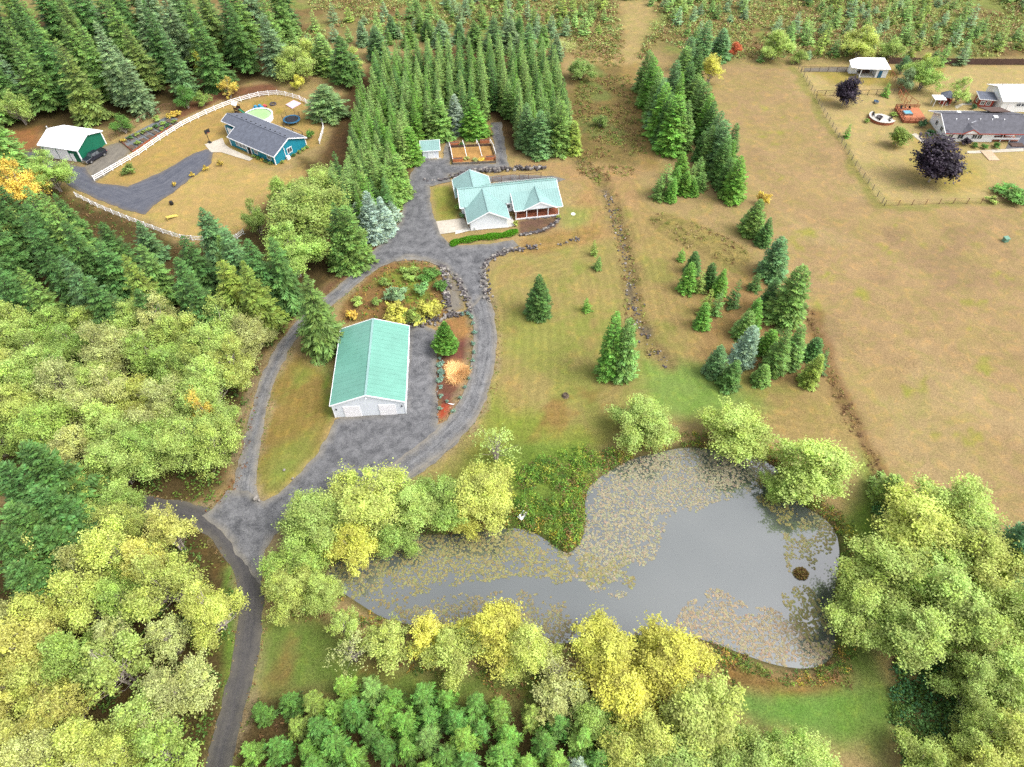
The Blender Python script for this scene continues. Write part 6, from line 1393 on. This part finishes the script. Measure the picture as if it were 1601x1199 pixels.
def yard_things():
    q = at(405.3, 186); o = empty('swimming_pool', (q[0], q[1], 0), 0, 'round above-ground pool with pale green water behind the blue house', 'pool')
    MB().lathe([(3.72, -.05), (3.72, 1.15)], n=36).build('wall', M['white'], o, smooth=True); MB().lathe([(3.55, 1.13), (3.5, 1.2), (3.9, 1.2), (3.86, 1.1)], n=36).build('rim', M['white'], o); MB().lathe([(0, .98), (3.6, .98)], n=36).build('water', M['poolwater'], o)
    for k in range(12): a = 2 * PI * k / 12; MB().box((3.76 * math.cos(a), 3.76 * math.sin(a), .58), (.1, .2, 1.2), a).build('upright', M['white'], o)
    q = at(457, 191); o = empty('trampoline', (q[0], q[1], 0), 0, 'round trampoline with blue pad and black net poles on the blue house lawn', 'trampoline')
    MB().lathe([(0, .9), (1.85, .9)], n=28).build('mat', M['trampoline'], o); MB().lathe([(1.8, .93), (2.25, .93), (2.28, .8), (1.85, .82)], n=28).build('pad', M['blue_pad'], o)
    for k in range(6):
        a = 2 * PI * k / 6 + .3; c, s = 2.25 * math.cos(a), 2.25 * math.sin(a); MB().bar((c, s, 0), (c, s, .85), .07, .07).build('leg', M['chrome'], o); MB().bar((c, s, .9), (c * 1.03, s * 1.03, 2.5), .05, .05).build('net_pole', M['black'], o)
    mb = MB()
    for k in range(36):
        a, b = 2 * PI * k / 36, 2 * PI * (k + 1) / 36
        for zz in (1.3, 1.7, 2.1, 2.45): mb.bar((2.28 * math.cos(a), 2.28 * math.sin(a), zz), (2.28 * math.cos(b), 2.28 * math.sin(b), zz), .018, .018)
        mb.bar((2.28 * math.cos(a), 2.28 * math.sin(a), .92), (2.28 * math.cos(a), 2.28 * math.sin(a), 2.45), .018, .018)
    mb.build('net', M['black'], o)
    a = [at(*p) for p in ((447, 164), (459, 157), (471, 162), (457, 170))]; c = sum(a) / 4; o = empty('play_mat', (c[0], c[1], 0), 0, 'pale pink square mat spread on the lawn near the trampoline', 'mat')
    MB().slab([(p[0] - c[0], p[1] - c[1], .14) for p in a], .16).build('mat', M['pink'], o); MB().bar((a[0][0] - c[0], a[0][1] - c[1], .15), (a[2][0] - c[0], a[2][1] - c[1], .15), .06, .03).build('fold', M['white'], o)
    q = at(373, 177); o = empty('play_tower', (q[0], q[1], 0), -.5, 'small wooden play tower with a white top and dark green slide', 'play set')
    for u in (-.6, .6):
        for v in (-.6, .6): MB().bar((u, v, -.1), (u, v, 2.7), .1, .1).build('post', M['brown_wood'], o)
    MB().box((0, 0, 1.3), (1.4, 1.4, .08)).build('platform', M['brown_wood'], o)
    for v in (-.62, .62): MB().box((0, v, 1.6), (1.3, .05, .5)).box((0, v, .6), (1.3, .04, .8)).build('side_panel', M['brown_wood'], o)
    MB().slab([(-.85, -.85, 2.6), (.85, -.85, 2.6), (.85, 0, 3.2), (-.85, 0, 3.2)], .06).build('roof', M['white'], o); MB().slab([(-.85, .85, 2.6), (.85, .85, 2.6), (.85, 0, 3.2), (-.85, 0, 3.2)], .06).build('roof', M['white'], o)
    MB().slab([(.7, -.3, 1.35), (.7, .3, 1.35), (3.2, .3, .2), (3.2, -.3, .2)], .06).bar((.7, -.3, 1.45), (3.2, -.3, .3), .05, .2).bar((.7, .3, 1.45), (3.2, .3, .3), .05, .2).build('slide', M['toy_green'], o)
    for px, py, m, l in ((400, 171, 'toy_blue', 'blue plastic play car behind the round pool'), (408, 169.5, 'toy_blue', 'second blue plastic play car nearer the pink mat'), (415, 167, 'toy_red', 'small red plastic toy by the blue play cars')):
        q = at(px, py); o = empty('toy_car', (q[0], q[1], 0), px, l, 'toy'); k = .7 if m == 'toy_red' else 1.0
        MB().box((0, 0, .4 * k), (1.5 * k, .8 * k, .4 * k)).box((-.15, 0, .8 * k), (.7 * k, .6 * k, .45 * k)).build('body', M[m], o)
        for u in (-.5, .5):
            for v in (-.4, .4): MB().tube([(u * k, v * k - .05, .2 * k), (u * k, v * k + .05, .2 * k)], .2 * k, 10).build('wheel', M['black'], o)
    q = at(427, 163); o = empty('fire_ring', (q[0], q[1], 0), 0, 'dark stone fire ring on the lawn behind the blue house', 'fire pit')
    for k in range(11): a = 2 * PI * k / 11; MB().box((.75 * math.cos(a), .75 * math.sin(a), .14), (.32, .4, .34), a).build('stone', M['rock'], o)
    q = at(328, 223); o = empty('basketball_hoop', (q[0], q[1], 0), -.6, 'black basketball hoop on a pole beside the blue house drive', 'basketball hoop')
    MB().box((0, 0, .12), (1.1, .7, .24)).build('base', M['black'], o); MB().bar((0, 0, .2), (0, 0, 2.9), .12, .12).bar((0, 0, 2.8), (.6, 0, 3.1), .1, .1).build('pole', M['black'], o); MB().box((.65, 0, 3.3), (.06, 1.5, 1.0)).build('backboard', M['dark'], o)
    MB().tube([(.9 + .23 * math.cos(t), .23 * math.sin(t), 3.0) for t in np.linspace(0, 2 * PI, 13)], .02, 5).build('rim', M['toy_red'], o)
    q = at(638, 306); o = empty('propane_tank', (q[0], q[1], g(q[0], q[1])), R(80), 'white propane tank at the edge of the gravel drive', 'tank')
    MB().tube([(-1.25, 0, .75), (-1.1, 0, .75), (-.9, 0, .75), (.9, 0, .75), (1.1, 0, .75), (1.25, 0, .75)], [.08, .32, .46, .46, .32, .08], 14).build('shell', M['white'], o, smooth=True); MB().lathe([(.18, 1.15), (.18, 1.35), (0, 1.36)], n=10).build('cap', M['white'], o)
    for u in (-.7, .7): MB().box((u, 0, .15), (.2, .7, .42)).build('foot', M['concrete'], o)
    q = atg(884, 619); o = empty('tree_stump', q, 0, 'dark burnt stump on the lawn above the pond', 'stump')
    MB().lathe([(.75, -.1), (.55, .15), (.48, .45), (.38, .48), (.3, .3), (0, .28)], n=11).build('bole', M['bark'], o)
    q = atg(896, 334.5); tag(MB().lathe([(0, .16), (.35, .15), (.5, .05), (.5, -.05)], n=14).build('tank_lid', M['white'], None, q), 'small white round lid in the grass right of the porch', 'lid')
    q = atg(817, 808); o = empty('white_board', (q[0], q[1], q[2] + .45), .9, 'broken white plastic board lying in the brambles by the pond', 'board')
    MB().box((0, 0, .05), (1.5, .8, .06), 0, .15).build('panel', M['white'], o); MB().box((.1, .1, .1), (.6, .3, .05), .3, .2).build('torn_piece', M['black'], o)
    q = at(269, 320); o = empty('barrel', (q[0], q[1], 0), 0, 'small black barrel on the dry lawn below the asphalt drive', 'barrel')
    MB().lathe([(0, 0), (.38, 0), (.45, .45), (.38, .9), (.3, .92), (0, .86)], n=14).build('shell', M['black'], o)
    q = at(270, 341); o = empty('yellow_toy_slide', (q[0], q[1], 0), .8, 'faded yellow plastic slide lying on the dry lawn', 'toy')
    MB().slab([(-1.2, -.35, .75), (-1.2, .35, .75), (1.2, .35, .12), (1.2, -.35, .12)], .08).bar((-1.2, -.38, .85), (1.2, -.38, .2), .06, .2).bar((-1.2, .38, .85), (1.2, .38, .2), .06, .2).build('chute', M['yellow'], o); MB().bar((-1.15, -.3, 0), (-1.15, -.3, .75), .08, .08).bar((-1.15, .3, 0), (-1.15, .3, .75), .08, .08).build('ladder', M['yellow'], o)
    q = at(1571, 377); o = empty('utility_box', (q[0], q[1], g(q[0], q[1])), .2, 'green utility box standing alone in the tan field', 'utility box')
    MB().box((0, 0, .4), (1.0, .9, .9)).build('cabinet', M['util'], o); MB().slab([(-.55, -.55, .88), (.55, -.55, .88), (.55, .5, 1.02), (-.55, .5, 1.02)], .08).build('lid', M['util'], o)
    q = at(648, 251); o = empty('garden_cart', (q[0], q[1], g(q[0], q[1])), .5, 'dark garden cart with a load beside the tiny teal-roofed shed', 'cart')
    MB().box((0, 0, .5), (1.6, .9, .4)).build('tray', M['black'], o); MB().box((.1, 0, .8), (1.0, .6, .3), .2).build('load', M['grey_wood'], o); MB().bar((.8, 0, .5), (1.6, 0, .9), .06, .06).build('handle', M['black'], o)
    for v in (-.45, .45): MB().tube([(-.3, v - .06, .28), (-.3, v + .06, .28)], .28, 12).build('wheel', M['tyre'], o)
    q = at(705, 632); tag(MB().tube([(-.5, .1, .1), (-.1, 0, .12), (.4, -.12, .1), (.6, -.1, .25)], [.05, .09, .1, .04], 6).build('garden_ornament', M['white'], None, (q[0], q[1], 0)), 'small pale driftwood piece above the red mulch', 'driftwood')
    for px, py, s, l in ((401, 781, 1.0, 'pale boulder at the tip of the lawn strip by the road fork'), (406, 784, .6, 'smaller dark boulder beside the pale one at the road fork'), (445, 736, .55, 'low flat stone in the grass strip left of the apron'), (458, 749, .5, 'small flat stone at the edge of the apron')):
        q = at(px, py); rock_thing(q, s, l)
def rock_mesh(mb, c, s, rng):
    v = []
    for x in (-1, 1):
        for y in (-1, 1):
            for z_ in (-1, 1): v.append((c[0] + s[0] * x * rng.uniform(.6, 1.1), c[1] + s[1] * y * rng.uniform(.6, 1.1), c[2] + s[2] * z_ * rng.uniform(.6, 1.1)))
    v.append((c[0], c[1], c[2] + s[2] * rng.uniform(1.2, 1.5)))
    mb.add(v, [(0, 1, 3, 2), (4, 6, 7, 5), (0, 4, 5, 1), (2, 3, 7, 6), (0, 2, 6, 4), (1, 5, 8), (5, 7, 8), (7, 3, 8), (3, 1, 8)])
def rock_thing(q, s, label):
    rng = random.Random(label); mb = MB(); rock_mesh(mb, (0, 0, s * .3), (s * .6, s * .45, s * .4), rng); o = mb.build('boulder', M['rock_pale'], None, (q[0], q[1], g(q[0], q[1])), rng.random() * 3)
    m = o.modifiers.new('round', 'SUBSURF'); m.levels = m.render_levels = 2; tag(o, label, 'boulder')
yard_things()
def rock_wall(pts, label, n, size, spread, mats=('rock', 'rock_pale'), layers=1):
    rng = random.Random(label); p = P(pts); o = empty('rock_wall', (p[0][0], p[0][1], 0), 0, label, 'rock wall'); seg = np.linalg.norm(np.diff(p, axis=0), axis=1); cum = np.concatenate([[0], np.cumsum(seg)])
    mbs = [MB() for _ in mats]
    for i in range(n):
        t = rng.uniform(0, cum[-1]); x, y = np.interp(t, cum, p[:, 0]) + rng.gauss(0, spread), np.interp(t, cum, p[:, 1]) + rng.gauss(0, spread)
        s = size * rng.uniform(.5, 1.3); zz = g(x, y) + s * .25 + rng.random() * .25 * (layers - 1)
        rock_mesh(mbs[0 if rng.random() < .66 else -1], (x - p[0][0], y - p[0][1], zz), (s * rng.uniform(.4, .7), s * rng.uniform(.4, .7), s * rng.uniform(.3, .5)), rng)
    for mb, m in zip(mbs, mats):
        if mb.v: s_ = mb.build('stones', M[m], o); s_['kind'] = 'stuff'
rock_wall([(705, 279), (715, 276), (728, 272), (745, 268), (765, 268), (790, 266), (820, 265), (850, 264.5)], 'dark basalt rock wall behind the teal-roofed house', 255, 0.53, .35, layers=3)
rock_wall([(658, 281), (670, 282), (684, 281), (702, 279)], 'scattered dark rocks on the gravel left of the house', 21, 0.50, .3)
rock_wall([(812, 369), (830, 365), (850, 360), (866, 352), (874, 343), (872, 336)], 'grey stone edging round the bed in front of the porch', 135, 0.38, .18, ('rock', 'rock_pale', 'rock_pale'), 2)
rock_wall([(806, 343), (825, 342), (845, 341), (868, 338)], 'low row of stones at the foot of the porch', 60, 0.25, .15)
rock_wall([(764, 470), (758, 440), (757, 422), (765, 408), (778, 398), (800, 391), (830, 388), (848, 384)], 'rough dark rock border along the right side of the drive', 195, 0.37, .45, layers=2)
rock_wall([(690, 416), (697, 428), (700, 450), (699, 470), (700, 486), (712, 492)], 'rock border on the left of the grey garden path', 150, 0.40, .4, layers=2)
rock_wall([(712, 432), (722, 450), (730, 470), (735, 487), (720, 492), (690, 497)], 'rock border on the right of the grey garden path', 142, 0.37, .35, layers=2)
rock_wall([(640, 505), (660, 503), (690, 498)], 'dark rock bank behind the gravel yard', 135, 0.37, .7, layers=2)
rock_wall([(684, 560), (683, 590), (684, 610), (684, 655)], 'line of small stones between gravel and mulch', 60, 0.19, .15)
rock_wall([(950, 300), (962, 340), (972, 385), (985, 430), (992, 480), (997, 510), (1012, 535), (1040, 568)], 'scattered dark rocks along the dry ditch', 165, 0.31, .7)
rock_wall([(870, 385), (885, 377), (905, 374)], 'few dark stones in the grass edge right of the drive', 30, 0.31, .4)
for i, (px, py, d) in enumerate([(689, 572, 13), (688.5, 584, 14), (688.5, 596, 13), (690, 607, 8), (689, 621, 9), (698.5, 629, 6), (688, 640, 8), (709, 644, 8), (720, 623, 7), (727, 607, 6), (733, 593, 5), (736, 579, 6), (739, 565, 7), (741, 552, 7), (740, 539, 8), (742, 521, 8), (739, 507, 7), (738, 497, 7), (732, 492, 8), (723, 492, 7), (688, 562, 7)]):
    q = at(px, py); r_ = d * scale_at(px, py) / 2
    nth = ['largest trio, top', 'largest trio, middle', 'largest trio, bottom', 'small one below the trio', 'next to the gravel, above the driftwood', 'beside the driftwood', 'left of the red mulch', 'right of the red mulch', 'inner curve, lowest', 'inner curve, second from below', 'inner curve, third from below', 'inner curve, beside the orange grass', 'inner curve, above the orange grass', 'inner curve, middle', 'inner curve, above the middle', 'inner curve, near the rock border', 'inner curve, under the top trio', 'top trio, right', 'top trio, centre', 'top trio, left', 'tucked under the cypress'][i]
    plant('shrub', q[0], q[1], .75 + .2 * (d > 10), r_ * .95, alb(128, 168, 150, KC), f'round grey-blue lavender mound: {nth}', group='lavender mounds round the mulch bed', name='lavender_mound')
def grass_mound():
    rng = np.random.default_rng(8); c = at(715, 584); n = 2600
    a = rng.random(n) * 6.28; q = np.sqrt(rng.random(n)) * (1.7 + .9 * np.sin(a * 3 + 1) * .4 + rng.normal(0, .3, n)); b = np.stack([q * np.cos(a), q * np.sin(a) * 1.15, np.zeros(n)], 1)
    ang = a + rng.normal(0, .5, n); L = rng.uniform(.5, 1.0, n); t = b + np.stack([np.cos(ang) * L * .8, np.sin(ang) * L * .8, .55 - .1 * q + rng.uniform(0, .25, n)], 1); m = (b + t) / 2 + [0, 0, .3]
    s = np.stack([-np.sin(ang), np.cos(ang), np.zeros(n)], 1) * .05
    V = np.stack([b - s, m - s * .8, t, m + s * .8], 1).reshape(-1, 3)
    cc = alb(244, 200, 138, 2.1) * rng.uniform(.75, 1.25, (n, 1)) * np.array([1, 1, 1]) 
    o = link('ornamental_grass', np_mesh('ornamental_grass', V, np.arange(4 * n).reshape(n, 4), M['brush'], {'col': ('FACE', cc)}), None, (c[0], c[1], 0))
    tag(o, 'big orange tan clump of ornamental grass in the mulch bed', 'ornamental grass')
grass_mound()

# ------------------------------------------------------------------ undergrowth nobody could count
def brush(name, label, polys, dens, size, leaves, cols, hgt, seed, leaf=.28, avoid=(), patch=None, z=0.0, kmul=1.5):
    rng = np.random.default_rng(seed); cen = []
    for pl in polys:
        poly = P(pl) if not isinstance(pl, np.ndarray) else pl
        lo, hi = poly.min(0), poly.max(0); n = int((hi - lo).prod() * dens)
        xy = lo + rng.random((n, 2)) * (hi - lo); d = sdf(poly, xy[:, 0] + 2 * (fbm(xy[:, 0], xy[:, 1], 4, 7) - .5), xy[:, 1]); k = d > 0
        if patch: k &= fbm(xy[:, 0], xy[:, 1], patch[0], seed) > patch[1]
        for ap, dist in avoid: k &= sdf(ap, xy[:, 0], xy[:, 1]) < -dist
        k &= sdf(POND, xy[:, 0], xy[:, 1]) < -.15
        cen.append(xy[k])
    cen = np.vstack(cen); m = len(cen); cs = rng.uniform(size[0], size[1], m); hh = rng.uniform(hgt[0], hgt[1], m)
    cols = np.array([np.array(c) for c in cols]); ci = rng.integers(0, len(cols), m); cb = cols[ci] * rng.uniform(.75, 1.25, (m, 1))
    w = np.repeat(np.arange(m), leaves); n = len(w)
    u = rng.normal(0, 1, (n, 3)); u /= np.linalg.norm(u, axis=1)[:, None]; u[:, 2] = np.abs(u[:, 2]); q = rng.random((n, 1)) ** .4
    p = np.column_stack([cen[w], gz(cen[:, 0], cen[:, 1])[w] + z]) + u * q * np.column_stack([cs[w], cs[w], hh[w]])
    nrm = u * .5 + rng.normal(0, .5, (n, 3)) + [0, 0, .7]; nrm /= np.linalg.norm(nrm, axis=1)[:, None]
    t = np.cross(nrm, rng.normal(0, 1, (n, 3))); t /= np.linalg.norm(t, axis=1)[:, None]; b = np.cross(nrm, t); s = leaf * rng.uniform(.6, 1.35, (n, 1))
    V = np.stack([p - t * s * .55, p + b * s * .36, p + t * s * .55, p - b * s * .36], 1).reshape(-1, 3)
    cc = cb[w] * rng.uniform(.6, 1.4, (n, 1)) * kmul / 1.5
    print(name, n)
    return tag(link(name, np_mesh(name, V, np.arange(4 * n).reshape(n, 4), M['brush'], {'col': ('FACE', cc)})), label, 'undergrowth', None, 'stuff')
G1, G2, G3, G4 = alb(120, 150, 66, 1.5), alb(146, 158, 76, 1.5), alb(98, 132, 62, 1.5), alb(164, 160, 88, 1.5)
B1, B2, B3 = alb(158, 124, 84, 1.4), alb(178, 148, 100, 1.4), alb(130, 98, 70, 1.4)
Y1, Y2 = alb(196, 190, 70, 1.6), alb(206, 170, 84, 1.5)
WOOD_L = [(-60, 480), (440, 500), (412, 560), (392, 640), (372, 720), (358, 765), (315, 798), (230, 782), (100, 770), (-60, 790)]
WOOD_B = [(-60, 800), (215, 800), (300, 812), (352, 870), (366, 950), (362, 1030), (338, 1110), (318, 1260), (-60, 1290)]
RA = [(LANE1, .6), (LANE2, .8), (LANE3, .8), (APRON, .8), (YARD, .8), (ASPH, .8)]
brush('undergrowth', 'dark green undergrowth between the broadleaf trees left of the road', [WOOD_L, WOOD_B], .55, (.6, 1.3), 16, (G1, G3, G3, G2), (.5, 2.2), 201, .36, RA)
brush('bramble_thicket', 'bright green bramble thicket on the point at the pond', [[(790, 745), (850, 712), (905, 702), (960, 702), (985, 716), (945, 740), (922, 757), (915, 840), (898, 862), (884, 868), (830, 830), (790, 824), (805, 790)]], 2.6, (.5, 1.1), 26, (alb(132, 172, 66, 1.7), alb(116, 160, 62, 1.7), alb(150, 178, 72, 1.7), alb(104, 148, 60, 1.7), alb(166, 172, 70, 1.7), alb(92, 130, 60, 1.5), alb(150, 128, 84, 1.4)), (.3, 2.2), 202, .24, (), (5, .30))
def shore():
    p = smooth_poly(POND, 1); seg = np.vstack([p, p[:1]]); c = p.mean(0); out = []
    n = np.stack([-(np.roll(p, -1, 0) - np.roll(p, 1, 0))[:, 1], (np.roll(p, -1, 0) - np.roll(p, 1, 0))[:, 0]], 1); n /= np.linalg.norm(n, axis=1)[:, None]
    if sdf(p, *(p + n * .3).T).mean() > 0: n = -n
    return np.vstack([p + n * 2.4, (p - n * .3)[::-1]])
brush('shore_plants', 'yellow and green weeds along the pond shore', [shore()], 3.6, (.35, .85), 15, (G1, Y1, G2, G1, Y2, B1, G3, alb(140, 172, 70, 1.7)), (.3, 1.3), 203, .22, (), (6, .33))
brush('brambles', 'dark green bramble bank right of the bottom grass', [[(1400, 1010), (1460, 1010), (1520, 1060), (1530, 1150), (1520, 1240), (1420, 1240), (1395, 1110)], [(1365, 755), (1400, 770), (1420, 830), (1390, 860), (1362, 800)], [(1570, 830), (1620, 850), (1620, 950), (1580, 920)]], 3.6, (.5, 1.3), 24, (alb(92, 142, 92, 2.0), G3, alb(110, 150, 84, 2.0), G1), (.5, 1.8), 204, .28)
brush('rough_growth', 'brown and green brambles between the small firs at the top', [[(400, -60), (1660, -60), (1640, 84), (1400, 92), (1140, 90), (1060, 74), (1030, 60), (1010, 92), (965, 95), (880, 62), (800, 44), (560, 48), (440, 110), (400, 60)]], .8, (.7, 1.9), 12, (B2, G4, G2, alb(160, 178, 104, 2.0), alb(140, 172, 92, 2.0), alb(176, 182, 108, 2.0), alb(150, 172, 104, 2.0), alb(176, 150, 110, 1.8), B1, alb(150, 140, 84, 1.8)), (.4, 1.6), 205, .5, [(P([(965, 0), (1030, 0), (1010, 60), (990, 95), (960, 95), (975, 50)]), .5)], (16, .34))
brush('meadow_brambles', 'rough bramble patches in the meadow above the ditch', [[(905, 118), (985, 118), (1005, 200), (1010, 240), (905, 250), (890, 200)], [(900, 262), (985, 258), (1000, 270), (930, 290)], [(885, 60), (975, 60), (975, 105), (930, 100), (890, 90)]], 1.1, (.4, 1.0), 11, (G4, G2, B1, B2, G1, G4, B2), (.2, .7), 206, .34, (), (9, .38))
brush('mound_growth', 'dry tangled weeds on the rough mound and in the ditch', [MOUND, ribbon_poly(smooth_poly(DITCH, 2, False), [3.4, 3.6, 3.8, 4.5])], .9, (.3, .8), 10, (G4, B2, G2, B1, alb(186, 164, 116, 1.4)), (.15, .5), 207, .3, (), (6, .42))
brush('bed_plants', 'mixed weeds and perennials in the bed behind the shop', [BED], 1.6, (.25, .7), 12, (G1, B1, G2, Y2, BRT, alb(170, 116, 90, 1.4)), (.2, .7), 208, .22, (), (4, .46))
brush('fence_growth', 'dry weeds along the hedge line of the tan field', [ribbon_poly(P([(1262, 480), (1298, 585), (1330, 655), (1362, 720), (1378, 760)]), [1.6, 2.2, 2.2, 2.6])], 2.0, (.3, .7), 10, (B1, B2, B3, G4), (.2, .7), 209, .24)
brush('wood_floor', 'dark green undergrowth at the foot of the fir woods', [[(0, 470), (480, 500), (440, 520), (0, 500)], [(-20, 250), (110, 305), (220, 352), (330, 380), (440, 440), (490, 470), (430, 480), (0, 440)], [(330, 1130), (420, 1092), (560, 1084), (760, 1104), (900, 1130), (950, 1160), (960, 1260), (310, 1260)]], .5, (.4, .9), 12, (G3, B3, B1, G1), (.2, .7), 210, .26, RA)
brush('south_bank', 'rough grass and weeds between the south bank trees', [[(540, 985), (640, 1020), (760, 1040), (900, 1050), (1000, 1080), (1130, 1030), (1150, 1060), (1130, 1130), (900, 1120), (700, 1060), (560, 1030)], [(1140, 1022), (1200, 1044), (1262, 1052), (1320, 1050), (1335, 1075), (1260, 1068), (1190, 1068)], [(420, 860), (520, 880), (540, 960), (460, 970), (412, 930)], [(640, 770), (780, 745), (800, 820), (640, 830), (460, 860), (500, 800)]], 1.1, (.35, .9), 14, (G1, G2, B1, G3, Y2), (.2, .9), 211, .25, RA)
brush('litter_edge', 'reddish leaf litter and low weeds along the woods by the drive', [[(374, 770), (368, 752), (382, 690), (394, 640), (404, 605), (398, 650), (388, 700), (378, 765)], [(318, 800), (350, 772), (370, 745), (370, 770), (330, 802)], [(620, 345), (632, 330), (628, 350), (600, 378), (560, 412), (552, 408)]], 3, (.2, .4), 8, (alb(176, 110, 72, 1.3), B1, B3, G1), (.05, .2), 212, .2)
brush('verge_weeds', 'ragged grass and weeds creeping over the edges of the lanes', [ribbon_poly(CL[0], [4.6] * 4), ribbon_poly(CL[1], [4.4] * 4), ribbon_poly(CL[2][: int(len(CL[2]) * .6)], [6.4] * 4)], 2.6, (.12, .32), 7, (G2, G4, B2, alb(186, 166, 116, 1.4), B1, G1), (.05, .22), 213, .17, [(LANE1, -.22), (LANE2, -.25), (LANE3, -.3), (APRON, -.1), (YARD, -.2)], (2.5, .36))
def islet():
    q = at(1252, 897, POND_Z); poly = np.array([(q[0] + 1.0 * math.cos(a), q[1] + .9 * math.sin(a)) for a in np.linspace(0, 6.28, 10)[:-1]])
    rng = np.random.default_rng(2); n = 700; a = rng.random(n) * 6.28; r_ = np.sqrt(rng.random(n)); p = np.stack([q[0] + r_ * np.cos(a), q[1] + .9 * r_ * np.sin(a), POND_Z + (1 - r_ * .7) * rng.uniform(.0, 1.0, n)], 1)
    nrm = rng.normal(0, .6, (n, 3)) + [0, 0, .6]; nrm /= np.linalg.norm(nrm, axis=1)[:, None]; t = np.cross(nrm, rng.normal(0, 1, (n, 3))); t /= np.linalg.norm(t, axis=1)[:, None]; b = np.cross(nrm, t); s = rng.uniform(.14, .3, (n, 1))
    V = np.stack([p - t * s, p + b * s * .4, p + t * s, p - b * s * .4], 1).reshape(-1, 3)
    cc = np.array([alb(186, 150, 96, 1.4), alb(170, 158, 84, 1.4), alb(120, 96, 66, 1.4)])[rng.integers(0, 3, n)] * rng.uniform(.7, 1.3, (n, 1))
    tag(link('reed_islet', np_mesh('reed_islet', V, np.arange(4 * n).reshape(n, 4), M['brush'], {'col': ('FACE', cc)})), 'small tan tuft of reeds standing in the pond near the right shore', 'reeds')
islet()

# ------------------------------------------------------------------ near twins told apart by their place in the row
def place_twins():
    by = {}
    for o in C.objects:
        if o.parent is None and o.get('label'): by.setdefault(o['label'], []).append(o)
    words = {2: ['left of the two', 'right of the two'], 3: ['leftmost of three', 'middle of three', 'rightmost of three']}
    num = 'zero one two three four five six seven eight nine ten eleven twelve thirteen fourteen fifteen sixteen'.split()
    order = ['leftmost'] + [w + ' from left' for w in 'second third fourth fifth sixth seventh eighth ninth tenth eleventh twelfth thirteenth fourteenth fifteenth'.split()]
    for lab, os_ in by.items():
        n = len(os_)
        if n < 2 or n > 16: continue
        def px(o):
            d = np.array(o.location) - np.array([0, 0, CAM_H]); return d[0] / (d @ _F)
        os_.sort(key=px)
        for i, o in enumerate(os_):
            w = words[n][i] if n in words else (('rightmost' if i == n - 1 else order[i]) + ' of ' + num[n])
            t = lab + ', ' + w
            if len(t.split()) <= 16: o['label'] = t
place_twins()
